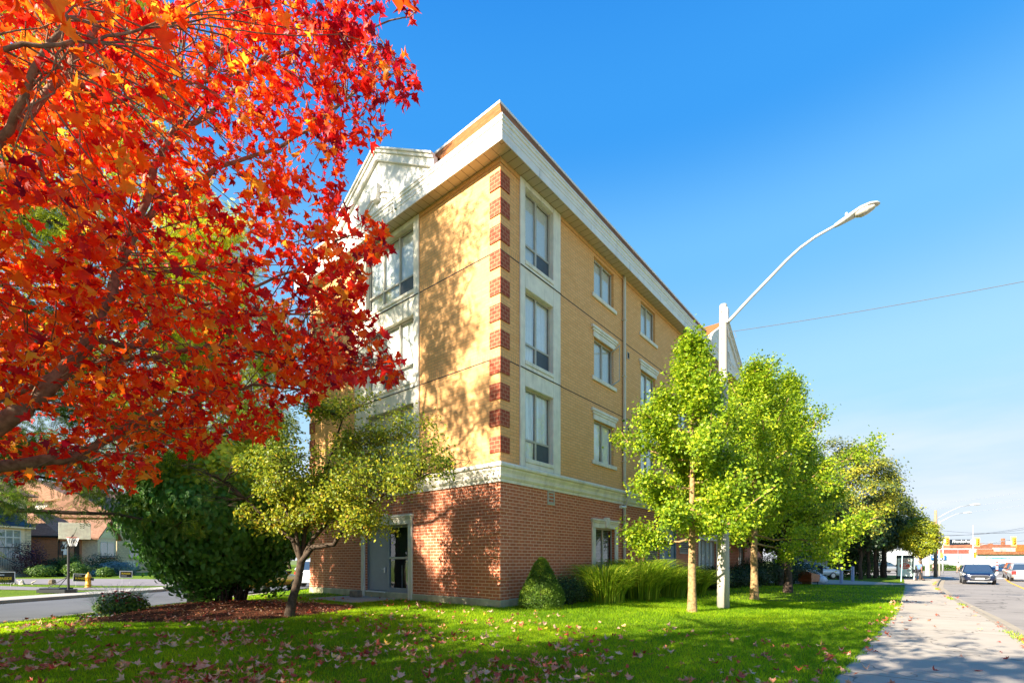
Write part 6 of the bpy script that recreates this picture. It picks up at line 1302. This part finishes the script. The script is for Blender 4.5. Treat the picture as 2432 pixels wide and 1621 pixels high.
q = P(2217, 1361, 76); person('person in a pink top beside the wooden utility pole', (q.x, q.y), R(190), 1.45, plain('pink_top', (.75, .38, .32), .8), M['barkd'], plain('black_hair', (.02, .015, .012), .7), .15, z=-.45)

# ================================================================ BEYOND THE JUNCTION
WY = 108.0
def wx_(px): return (px-1216)/F_*WY
def wz_(py): return CAMZ+(1328-py)/F_*WY
M['whwall'] = plain('warehouse_white_wall', (.62, .63, .66), .7, var=.05, scale=.4, dirt=.12); M['whred'] = plain('faded_red_band', (.50, .10, .07), .7, var=.25, scale=2.5, dirt=.3)
M['rust'] = plain('rusty_cladding', (.34, .13, .06), .85, var=.35, scale=3); M['brownroof'] = plain('brown_roof_felt', (.28, .11, .06), .9, var=.2, scale=1); M['orange'] = plain('orange_corrugated', (.50, .15, .03), .7, var=.35, scale=5)
wh = empty('warehouse', (wx_(2210), WY, -.4), 0, 'long low white warehouse with a faded red band and rusty brown roofline', 'warehouse')
def wbox(name, px0, px1, py0, py1, d0, d1, mat, par=None, lab=None):
    mb = MB(); mb.bbox((wx_(px0)-wh.location.x, d0, wz_(py1)+.4), (wx_(px1)-wh.location.x, d1, wz_(py0)+.4), .02); o = mb.build(name, mat, par or wh)
    if lab: o['label'] = lab
    return o
wbox('wall', 2040, 2560, 1302.5, 1350, 0, 14, M['whwall']); wbox('red_band', 2205, 2301, 1305, 1313.6, -.06, 0, M['whred']); wbox('parapet', 2190, 2304, 1301.5, 1304.6, -.18, 0, M['whwall'])
wbox('roof', 2262, 2560, 1296.5, 1302.3, .5, 13, M['brownroof']); wbox('upper_roof', 2325, 2560, 1291.5, 1299, 2, 12, M['brownroof'])
wbox('pier', 2303, 2316, 1302, 1318, -.25, 0, M['whwall']); wbox('cladding', 2317, 2356, 1303, 1311, -.35, 0, M['rust'], lab='rusty canopy over the wall'); wbox('pale_panel', 2357, 2410, 1299.5, 1309, -.2, 0, plain('grimy_cream', (.50, .44, .36), .8, var=.3, scale=2))
oc_ = wbox('orange_panel', 2411, 2560, 1293.5, 1309, -.3, 0, M['orange']); wbox('eave', 2317, 2560, 1309.5, 1315.5, -.5, .0, M['rust'])
for (a, b, c_, d_, nm) in ((2272, 2277, 1318.5, 1326, 'wall_patch'), (2280.5, 2286, 1315, 1329.5, 'wall_patch')): wbox(nm, a, b, c_, d_, -.05, 0, plain('blue_grey_paint', (.30, .40, .50), .7))
for px in (2274, 2323): wbox('drain_pipe', px, px+1, 1305, 1349, -.14, -.0, M['greyp'])
wbox('window', 2340, 2347, 1318, 1324.5, -.06, 0, M['frame']); wbox('chimney', 2414.5, 2420, 1276, 1296, 3, 3.5, M['rust'])
for px, w_ in ((2366, 3), (2385, 5), (2272, 4), (2346, 5)): wbox('roof_vent', px, px+w_, 1288.5 if px > 2330 else 1292, 1297, 3, 3.8, M['rust'])
M['signblue'] = plain('sign_blue', (.01, .12, .36), .5)
sb = wbox('wall_sign', 2210, 2245.5, 1318.3, 1328.8, -.25, -.1, M['signblue'], lab='blue and white sign on the white wall')
mb = MB()
for (a, b, c_, d_) in ((2212, 2216, 1320.5, 1323.5), (2219, 2235, 1324.5, 1327), (2237, 2239.5, 1320, 1328)): mb.box((wx_(a)-wh.location.x, -.29, wz_(d_)+.4), (wx_(b)-wh.location.x, -.255, wz_(c_)+.4))
mb.build('sign_mark', M['signlight'], sb)
# dark showroom with its white name
dq = P(2229, 1350, 165); dr = empty('car_showroom', (dq.x, 165, -.4), 0, 'dark slate showroom block with white script name behind the warehouse', 'building')
def dz_(py): return CAMZ+(1328-py)/F_*165+.4
def dx_(px): return (px-1216)/F_*165-dq.x
M['slate'] = plain('dark_slate_cladding', (.014, .020, .034), .5, var=.05); mb = MB(); mb.bbox((dx_(2252), 0, 0), (dx_(2306), 12, dz_(1280)), .05); mb.build('wall', M['slate'], dr)
mb = MB(); mb.bbox((dx_(2226), 1, 0), (dx_(2251.8), 12, dz_(1293.5)), .05); mb.build('side_wing', plain('teal_glazing', (.05, .16, .20), .2), dr); mb = MB(); mb.bbox((dx_(2222), .4, dz_(1293.4)), (dx_(2251.8), 12, dz_(1286)), .05); mb.build('canopy', M['white'], dr)
text('lettering', 'Mercedes-Benz', 1.35, (dx_(2281), -.35, dz_(1285)), rx, M['signlight'], dr, ext=.02, sx=.74, shear=.25, bold=.06)
# far shelter and blue fascia sign
q = P(2370, 1358, 84); sh = empty('bus_shelter', (q.x, q.y, -.45), 0, 'small glass bus shelter with teal roof across the junction', 'bus shelter'); mb = MB(); mb.bbox((-2.1, -.7, 2.25), (1.6, .7, 2.42), .03); mb.build('roof', plain('teal_roof', (.15, .42, .42), .4), sh)
for x in (-1.95, -.2, 1.45): mb = MB(); mb.bbox((x-.06, -.6, 0), (x+.06, -.5, 2.25), .01); mb.build('post', M['white'], sh)
mb = MB(); mb.add([(-1.9, .6, .2), (1.4, .6, .2), (1.4, .6, 2.2), (-1.9, .6, 2.2)], [(0, 1, 2, 3)]); mb.build('glass_panel', M['glass'], sh)
q = P(2373, 1324.8, 96); mb = MB(); mb.bbox((-1.35, -.1, -.14), (1.35, .1, .14), .02); o = mb.build('fascia_sign', M['signblue']); o.location = q; tag(o, 'thin blue sign above the teal shelter roof', 'sign'); mb = MB(); mb.box((-1.0, -.13, -.06), (-.85, -.11, .08)); mb.box((-.7, -.13, -.04), (.5, -.11, .04)); mb.box((.75, -.13, -.06), (1.2, -.11, .06)); mb.build('sign_mark', M['signlight'], o)
mb = MB(); mb.tube([(0, 0, -.14), (0, 0, -4.2+.5)], .05, 6); mb.build('post', M['galv'], o)
q = P(2368, 1358, 70); so_ = empty('banner_post', (q.x, q.y, -.5), 0, 'white post with red stripes left of the orange truck', 'post'); mb = MB(); mb.lathe([(.12, 0), (.12, 1.9), (.001, 2.0)], 10); mb.build('shaft', M['white'], so_)
for z in (.5, 1.2, 1.6): mb = MB(); mb.lathe([(.125, 0), (.125, .2)], 10, (0, 0, z)); mb.build('stripe', M['redp'], so_)
for k, (x0, x1, h) in enumerate([(2140, 2205, .9), (2205, 2260, 1.3), (2255, 2300, .9), (2060, 2130, 1.2), (2290, 2350, .7)]):
    a = P(x0, 1350, 101); b = P(x1, 1350, 101); shrub_ball('verge_weeds', ['low bright weeds left of the walking man', 'bright weeds behind the wooden utility pole', 'bright weeds by the person in white', 'bright weeds behind the silver van', 'low weeds behind the navy car'][k], ((a.x+b.x)/2, 101), (b.x-a.x)/2+.5, 1.2, 0, h, 2600, .22, (QUAD, QUAD_F), 'mid', 130+k, 'weeds', group='weeds along the warehouse wall', shell=.9, sig=.1, tiltz=.8, droop=-.5)

# ================================================================ HOUSES ACROSS THE SIDE STREET
def hz(x, y): return g(x, y)
# brick bungalow
HX, HY = -47.0, 50.0; hb = empty('bungalow', (HX, HY, .1), R(14), 'red brick bungalow with hipped brown shingle roof and a cream gable', 'house')
hb.scale = (1, .75, 1); mb = MB(); mb.box((-9, 0, 0), (0, 10.5, 4.0)); mb.build('wall', M['bung'], hb)
mb = MB(); mb.box((-9.03, -.03, -.2), (.03, 10.4, .95)); mb.build('foundation', plain('parged_foundation', (.42, .37, .32), .85), hb)
mb = MB(); A_ = [(-9.5, -.5, 3.95), (.5, -.5, 3.95), (.5, 11, 3.95), (-9.5, 11, 3.95)]; Bq = [(-5.4, 3.2, 6.6), (-3.6, 3.2, 6.6), (-3.6, 7.3, 6.6), (-5.4, 7.3, 6.6)]
mb.add(A_+Bq, [(0, 1, 5, 4), (1, 2, 6, 5), (2, 3, 7, 6), (3, 0, 4, 7), (4, 5, 6, 7), (3, 2, 1, 0)]); rf = mb.build('roof', M['roofh'], hb)
mb = MB(); mb.bbox((-.1+.1, -.55, 3.78), (.58, 11.05, 3.96), .02); mb.bbox((-9.5, -.58, 3.78), (.56, -.46, 3.96), .02); mb.build('gutter', M['iron'], hb)
mb = MB(); mb.bbox((-5.2, 4.2, 5.2), (-4.2, 5.2, 7.4), .02); mb.build('chimney', M['bung'], rf)
mb = MB(); mb.box((-.05, 5.4, .9), (1.5, 10.45, 4.0)); gw = mb.build('front_bay', plain('pale_stucco', (.95, .72, .48), .8), hb)
mb = MB(); mb.prism([(1.55, 5.0, 4.0), (1.55, 10.9, 4.0), (1.55, 7.95, 5.9)], (-4.5, 0, 0)); mb.build('gable', plain('cream_siding', (.95, .83, .52), .6), hb)
mb = MB(); mb.prism([(1.9, 4.6, 3.75), (1.9, 7.95, 5.92), (1.9, 7.95, 6.1), (1.9, 4.6, 3.93)], (-4.9, 0, 0)); mb.prism([(1.9, 11.3, 3.75), (1.9, 7.95, 5.92), (1.9, 7.95, 6.1), (1.9, 11.3, 3.93)], (-4.9, 0, 0)); mb.build('gable_roof', M['roofh'], hb)
def hwin(par, x, y0, y1, z0, z1, n, cur='curtain', d=.04, mat='framewhite'):
    mb = MB(); f_ = .07
    for q_ in ((y0, y1, z0, z0+f_), (y0, y1, z1-f_, z1), (y0, y0+f_, z0+f_, z1-f_), (y1-f_, y1, z0+f_, z1-f_)): mb.box((x, q_[0], q_[2]), (x+d+.03, q_[1], q_[3]))
    for i in range(1, n): yy = y0+(y1-y0)*i/n; mb.box((x, yy-.05, z0+f_), (x+d+.025, yy+.05, z1-f_))
    w_ = mb.build('window', M[mat], par); mb = MB(); mb.add([(x+d, y0+.03, z0+.03), (x+d, y1-.03, z0+.03), (x+d, y1-.03, z1-.03), (x+d, y0+.03, z1-.03)], [(0, 1, 2, 3)]); mb.build('pane', M['glass'], w_)
    mb = MB(); mb.box((x+.002, y0+.04, z0+.04), (x+.012, y1-.04, z1-.04)); mb.build('curtain', M[cur] if cur else M['dark'], w_)
M['paleblind'] = plain('grey_blind', (.34, .37, .36), .7)
hwin(hb, 1.5, 6.0, 9.8, 1.75, 3.55, 2, 'paleblind'); hwin(hb, 0, .9, 2.0, 2.0, 3.4, 1, 'curtain'); mb = MB(); mb.box((1.5, 5.9, 1.6), (1.62, 9.9, 1.74)); mb.build('sill', M['bung'], hb)
mb = MB(); mb.bbox((.01, .35, 1.95), (.07, .85, 3.45), .01); mb.bbox((.01, 2.05, 1.95), (.07, 2.5, 3.45), .01); mb.build('shutter', plain('brown_shutter', (.10, .045, .035), .6), hb)
mb = MB(); mb.bbox((.0, 3.6, 1.0), (.06, 4.7, 3.4), .01); mb.build('door', M['barkd'], hb); mb = MB(); mb.box((-3.4, -.05, 1.25), (-2.0, -.005, 2.1)); mb.build('basement_window', M['dark'], hb)
mb = MB(); mb.tube([(.12, -.12, .2), (.12, -.12, 3.2), (.3, -.35, 3.6), (.45, -.45, 3.85)], .05, 6); mb.build('downspout', M['iron'], hb)
mb = MB(); mb.box((.1, 2.8, 0), (2.6, 5.2, .95)); 
for k in range(4): mb.box((2.6+.3*k, 3.2, 0), (2.9+.3*k, 4.9, .8-.2*k))
mb.build('porch_steps', M['bung'], hb)
mb = MB(); mb.tube([(1.7, 5.6, 1.9), (1.7, 10.2, 1.9)], .025, 5)
for k in range(24): mb.tube([(1.7, 5.6+.2*k, .95), (1.7, 5.6+.2*k, 1.9)], .012, 4)
mb.build('railing', M['iron'], hb)
# beige house with copper-dark bay roof and stone stair
BX, BY = -45.0, 42.3; be = empty('beige_house', (BX, BY, .05), 0, 'beige stone house at the left edge with flared black bay roof and tall windows', 'house')
M['beige'] = plain('beige_render', (.95, .73, .47), .8, var=.06)
mb = MB(); mb.box((-12, -6, 0), (-1.0, 3.6, 7.6)); mb.build('wall', M['stonewall'], be); mb = MB(); mb.box((-1.0, -2.5, 0), (0, 2.35, 4.6)); mb.build('bay_wall', M['beige'], be); mb = MB(); mb.box((-1.0, 2.35, 0), (.0, 2.95, 4.7)); mb.build('stone_pier', M['stonewall'], be)
vs = []; prof = [(.35, 4.55), (.25, 4.72), (-.15, 5.05), (-.45, 5.5), (-.62, 6.0), (-.7, 6.6)]
mb = MB()
for o_, z in prof: vs += [(o_, -2.8-o_*.6+.2, z), (o_, 2.75+o_*.7, z), (-2, 2.75+o_*.7, z), (-2, -2.8, z)]
mb.add(vs, [(4*i+a, 4*i+b, 4*i+4+b, 4*i+4+a) for i in range(len(prof)-1) for a, b in ((0, 1), (1, 2))]+[(20, 21, 22, 23)]); mb.build('bay_roof', plain('dark_standing_seam', (.03, .035, .045), .35, .4), be)
mb = MB(); mb.box((-2, -3.1, 4.40), (.34, 3.05, 4.56)); mb.build('bay_eave', M['beige'], be)
hwin(be, .0, -.05, 1.95, 1.75, 4.25, 3, 'glassy' if False else 'paleblind'); mb = MB(); mb.box((.0, -.02, 3.5), (.075, 1.92, 3.6)); mb.build('transom', M['framewhite'], be)
mb = MB(); mb.prism([(-12.6, -6.6, 7.5), (-.4, -6.6, 7.5), (-6.5, -6.6, 10.2)], (0, 10.8, 0)); mb.build('roof', M['roofh'], be)
M['step'] = plain('sandstone_steps', (.50, .38, .26), .85, var=.15, bump=.2); mb = MB()
for k in range(8): mb.bbox((.05+.36*k, -1.5-.0*k, -.1), (.05+.36*(k+1)+.04, 1.9+.28*k*.6, 1.7-.2*k), .015)
mb.build('stone_stair', M['step'], be)
mb = MB()
for (a, b) in (((.1, 1.6, 1.7), (2.9, 2.4, .25)), ((.1, -1.2, 1.7), (2.9, -1.2, .25)), ((.1, -1.2, 1.7), (.1, 1.6, 1.7))):
    a = Vector(a); b = Vector(b); mb.tube([a+Vector((0, 0, .95)), b+Vector((0, 0, .95))], .03, 5); n_ = 14
    for i in range(n_+1): p = a.lerp(b, i/n_); mb.tube([p, p+Vector((0, 0, .95))], .013, 4)
mb.build('stair_railing', M['iron'], be)
# tall pale house behind, tan stone house to the right
th = empty('pale_house', (-58, 64, .2), R(-4), 'tall pale stucco house rising behind the brick bungalow', 'house'); mb = MB(); mb.box((-6, -4, 0), (4, 12, 8.6)); mb.build('wall', plain('pale_stucco2', (.74, .66, .58), .8), th); mb = MB(); mb.box((-6.6, -4.6, 8.6), (4.6, 12.6, 8.95)); mb.prism([(-6.5, -4.5, 8.95), (4.5, -4.5, 8.95), (-1, -4.5, 11.4)], (0, 17, 0)); mb.build('roof', M['roofh'], th)
hwin(th, 4, 1, 3.4, 5.4, 7.2, 2, 'curtain')
ts = empty('stone_house', (-48.6, 60, .2), R(6), 'tan rubble stone house just right of the bungalow gable', 'house'); mb = MB(); mb.box((-9, -.6, 0), (0, 12, 6.6)); mb.build('wall', M['stonewall'], ts); mb = MB(); mb.prism([(.7, -1.2, 6.5), (.7, 12.6, 6.5), (-4.5, 5.6, 9.8)], (0, 0, .25)) if False else mb.prism([(.6, -1.1, 6.5), (-9.6, -1.1, 6.5), (-4.5, -1.1, 9.6)], (0, 13.6, 0)); mb.build('roof', M['roofh'], ts); hwin(ts, 0, 1.6, 3.4, 1.6, 3.6, 2, 'paleblind'); hwin(ts, 0, 5.5, 8, 4.4, 6, 2, 'curtain')
# low garden wall, lantern, pots
gwl = empty('garden_wall', (-41.5, 44.8, .05), R(8), 'low sandstone garden wall in front of the bungalow', 'wall'); mb = MB(); mb.bbox((-.15, 0, -.1), (.25, 15, .42), .03); mb.build('stones', M['stonewall'], gwl); mb = MB(); mb.bbox((-.2, -.02, .42), (.3, 15.02, .50), .02); mb.build('coping', M['step'], gwl)
q = P(149, 1360, 44); ln = empty('garden_lantern', (q.x, q.y, hz(q.x, q.y)), 0, 'black lantern on a post before the bungalow door', 'lantern'); mb = MB(); mb.lathe([(.06, 0), (.04, .2), (.035, 2.2), (.05, 2.25)], 8); mb.build('post', M['iron'], ln); mb = MB(); mb.lathe([(.09, 2.25), (.15, 2.55), (.15, 2.6), (.20, 2.62), (.03, 2.85), (.001, 2.9)], 6); lh = mb.build('lantern_cap', M['iron'], ln); mb = MB(); mb.lathe([(.10, 2.28), (.145, 2.54)], 6); mb.build('glass', M['white'], lh)
for k, (px, Y, h, r, m_, lab) in enumerate([(72, 42, 3.2, 1.3, 'purple', 'dark purple leaved bush beside the stone stair'), (133, 43, 1.6, 1.0, 'dark', 'dark bush left of the hoop post'), (168, 43, 2.0, 1.0, 'mid', 'green hydrangea like bush behind the hoop post'), (182, 41, 1.2, .9, 'mid', 'yellow green low bush right of the hoop post'), (215, 43, 1.0, 1.0, 'dark', 'flat dark bush behind the fire hydrant'), (245, 46, 2.1, 1.7, 'dark', 'dark hedge under the bungalow front window'), (268, 45, 1.3, 1.1, 'blue', 'blue green juniper left of the pair'), (302, 45, 1.3, 1.1, 'blue', 'blue green juniper right of the pair'), (252, 41, .8, .6, 'mid', 'spiky green clump before the blue junipers'), (225, 42, .5, .8, 'blue', 'low grey green mat behind the hydrant'), (100, 41, 1.0, 1.1, 'mid', 'rounded green bush at the foot of the stair')]):
    x = (px-1216)/F_*Y; shrub_ball('garden_shrub', lab, (x, Y), r, r*.9, 0, h, 2600, .13, (QUAD, QUAD_F), m_, 150+k, group='shrubs in the front gardens', shell=.6, sig=.05, tiltz=.5, droop=-.2, lump=.12)
# basketball hoop
q = P(162.5, 1407, 23.2); bh = empty('basketball_hoop', (q.x, q.y, .03), R(-8), 'portable basketball hoop with white board and black base on the far pavement', 'basketball hoop')
mb = MB(); mb.prism([(-1.35, -.35, 0), (-1.2, -.42, 0), (.15, -.3, 0), (.28, -.12, 0), (.28, .12, 0), (.15, .3, 0), (-1.2, .42, 0), (-1.35, .35, 0)], (0, 0, .16)); mb.bbox((-1.25, -.34, .16), (-.1, .34, .22), .03); mb.build('base', M['black'], bh)
mb = MB(); mb.bbox((-.04, -.04, .1), (.04, .04, 2.55), .01); mb.tube([(-.9, -.25, .2), (-.05, 0, .75)], .018, 5); mb.tube([(-.9, .25, .2), (-.05, 0, .75)], .018, 5); mb.build('pole', M['iron'], bh)
mb = MB()
for sy in (-.12, .12): mb.tube([(-.25, sy, 2.1), (.42, sy, 2.75)], .022, 5); mb.tube([(-.02, sy, 2.1), (.50, sy, 2.60)], .022, 5)
mb.build('bracket', M['iron'], bh); 
bd = empty_ = MB(); bd.bbox((-.02, -.58, 0), (.02, .58, .78), .006); bo_ = bd.build('backboard', plain('hoop_board_white', (.95, .85, .66), .4), bh); bo_.location = (.36, 0, 2.55); bo_.rotation_euler.z = R(-50)
mb = MB(); mb.tube([(.0, -.03, .40), (.025, -.03, .40)], .001, 3); mb.box((-.026, -.30, .12), (-.021, -.26, .60)); mb.box((-.026, .22, .12), (-.021, .26, .60)); mb.build('board_rib', M['greyp'], bo_)
mb = MB(); N = 20; c0 = Vector((.40, 0, .06)); mb.tube([c0+Vector((.225*math.cos(2*math.pi*i/N), .225*math.sin(2*math.pi*i/N), 0)) for i in range(N+1)], .010, 6); mb.tube([(0.02, 0, .06), (.18, 0, .06)], .03, 6); rm = mb.build('rim', M['redp'], bo_)
mb = MB()
for i in range(12):
    for s in (1, -1):
        pts = []
        for j in range(5): a = 2*math.pi*i/12+s*j*.13; r = .22-.025*j; pts.append(c0+Vector((r*math.cos(a), r*math.sin(a), -.10*j)))
        mb.tube(pts, .004, 3)
mb.build('net', M['white'], rm)
# hydrant
q = P(210, 1392, 27.8); fh = empty('fire_hydrant', (q.x, q.y, hz(q.x, q.y)), R(20), 'yellow fire hydrant on the narrow grass strip across the street', 'fire hydrant'); M['hyd'] = plain('hydrant_yellow', (.75, .34, .02), .45, var=.1); k_ = 1.1
mb = MB(); mb.lathe([(.17, 0), (.17, .04), (.12, .06), (.12, .12), (.16, .13), (.16, .17), (.125, .18), (.12, .55), (.15, .57), (.15, .62), (.13, .64), (.115, .72), (.06, .80), (.035, .82), (.035, .87), (.001, .88)], 18); mb.build('barrel', M['hyd'], fh, True)
for a, r in ((90, .07), (-90, .07), (0, .09)): mb = MB(); d = Vector((math.cos(R(a)), math.sin(R(a)), 0)); mb.tube([d*.10+Vector((0, 0, .48)), d*.19+Vector((0, 0, .48)), d*.20+Vector((0, 0, .48)), d*.23+Vector((0, 0, .48))], [r*.8, r*.8, r, r], 12); mb.build('nozzle', M['hyd'] if a else M['black'], fh)
mb = MB(); mb.lathe([(.19, -.02), (.19, .03)], 12); mb.build('flange', M['rust'], fh)
# lawn signs
M['signblack'] = plain('sign_black', (.012, .012, .014), .5); M['signyellow'] = plain('sign_lettering_yellow', (.85, .62, .03), .5)
for k, (px, py, Y, w_, lab) in enumerate([(8, 1384, 26.5, .92, 'black and yellow lawn sign cut off by the left edge'), (191, 1380, 28.5, .68, 'tilted black and yellow lawn sign between hoop post and hydrant'), (299, 1371, 31, .64, 'black and yellow lawn sign on the grass left of the viburnum')]):
    q = P(px, py, Y); zb = q.z; s_ = empty('lawn_sign', (q.x, q.y, zb), R([38, 40, 35][k]), lab, 'sign', 'election style lawn signs'); h = w_*.68; tilt = [0, R(4), R(2)][k]
    mb = MB(); mb.bbox((-w_/2, -.008, 0), (w_/2, .008, h), .003); b_ = mb.build('board', M['white'], s_); b_.rotation_euler.y = tilt; mb = MB(); mb.box((-w_/2+.035, -.013, .035), (w_/2-.035, -.009, h-.035)); mb.build('panel', M['signblack'], b_)
    text('lettering', 'BURNSIDE', h*.34, (0, -.018, h*(.40 if k < 2 else .62)), (R(90), 0, 0), M['signyellow'], b_, ext=.002, sx=(w_*.86)/(h*.34*5.6), bold=.004)
    mb = MB(); [mb.box((-w_*.36+i*w_*.07, -.016, h*(.70 if k < 2 else .26)), (-w_*.36+i*w_*.07+w_*.05, -.012, h*(.78 if k < 2 else .34))) for i in range(6)]; mb.build('small_print', M['signlight'], b_)
    mb = MB(); zg = hz(q.x, q.y)-zb-.05
    for sx in (-w_*.3, w_*.3): mb.tube([(sx, .015, zg), (sx, .015, h*.5)], .006, 4)
    mb.build('wire_stake', M['galv'], s_)
q = P(124, 1388, 29.5); mb = MB(); mb.lathe([(.16, 0), (.20, .1), (.15, .28), (.02, .34)], 7); o = mb.build('garden_stone', plain('rough_garden_stone', (.20, .15, .09), .9, var=.3, bump=.5)); o.location = (q.x, q.y, hz(q.x, q.y)); tag(o, 'small brown garden stone left of the hoop post', 'stone')
for k, (px, lab) in enumerate([(34, 'pale driftwood piece nearest the left lawn sign'), (46, 'upright pale driftwood piece'), (54, 'squat pale rock in the grass strip'), (78, 'small pale driftwood piece to the right')]):
    q = P(px, 1387, 29); rng = np.random.default_rng(k+9); mb = MB(); z = hz(q.x, q.y); mb.tube([(q.x, q.y, z-.03), (q.x+rng.uniform(-.1, .1), q.y, z+.12), (q.x+rng.uniform(-.25, .25), q.y, z+.26)], [.06, .045, .015] if k != 2 else [.14, .12, .05], 6); o = mb.build('garden_rock' if k == 2 else 'driftwood', plain('pale_driftwood', (.52, .46, .38), .9)); tag(o, lab, 'rock' if k == 2 else 'driftwood')
# stone block by the grey door
p = bl(-.55, 6.55); mb = MB(); mb.bbox((-.14, -.2, 0), (.14, .2, .24), .03); o = mb.build('stone_block', plain('brown_concrete_block', (.26, .20, .14), .9, var=.2, bump=.4)); o.location = (p.x, p.y, .235); o.rotation_euler.z = BA+.2; tag(o, 'small brown block beside the grey door sill', 'block')
# trees closing the end of the side street and behind the houses
for k, (x, y, H_, r_, m_, lab) in enumerate([(-17, 78, 11, 5.5, 'mid', 'leafy tree at the far end of the side street'), (-27, 66, 9.5, 4.5, 'norway', 'darker tree on the far side of the side street'), (-8, 62, 10, 4.5, 'mid', 'tree behind the left end of the apartment building'), (-34, 74, 12, 5.5, 'mid', 'tall tree behind the tan stone house'), (-62, 86, 14, 6, 'mid', 'tree rising behind the pale house'), (-75, 70, 13, 6, 'norway', 'tree behind the beige house'), (-22, 100, 13, 8, 'mid', 'farthest tree down the side street'), (-46, 95, 13, 7, 'norway', 'far tree between the houses')]):
    dense('background_tree', lab, (x, y), H_, r_, 1.2, 5200, .42, m_, 170+k, group='trees at the end of the side street', sig=.7, nc=90)
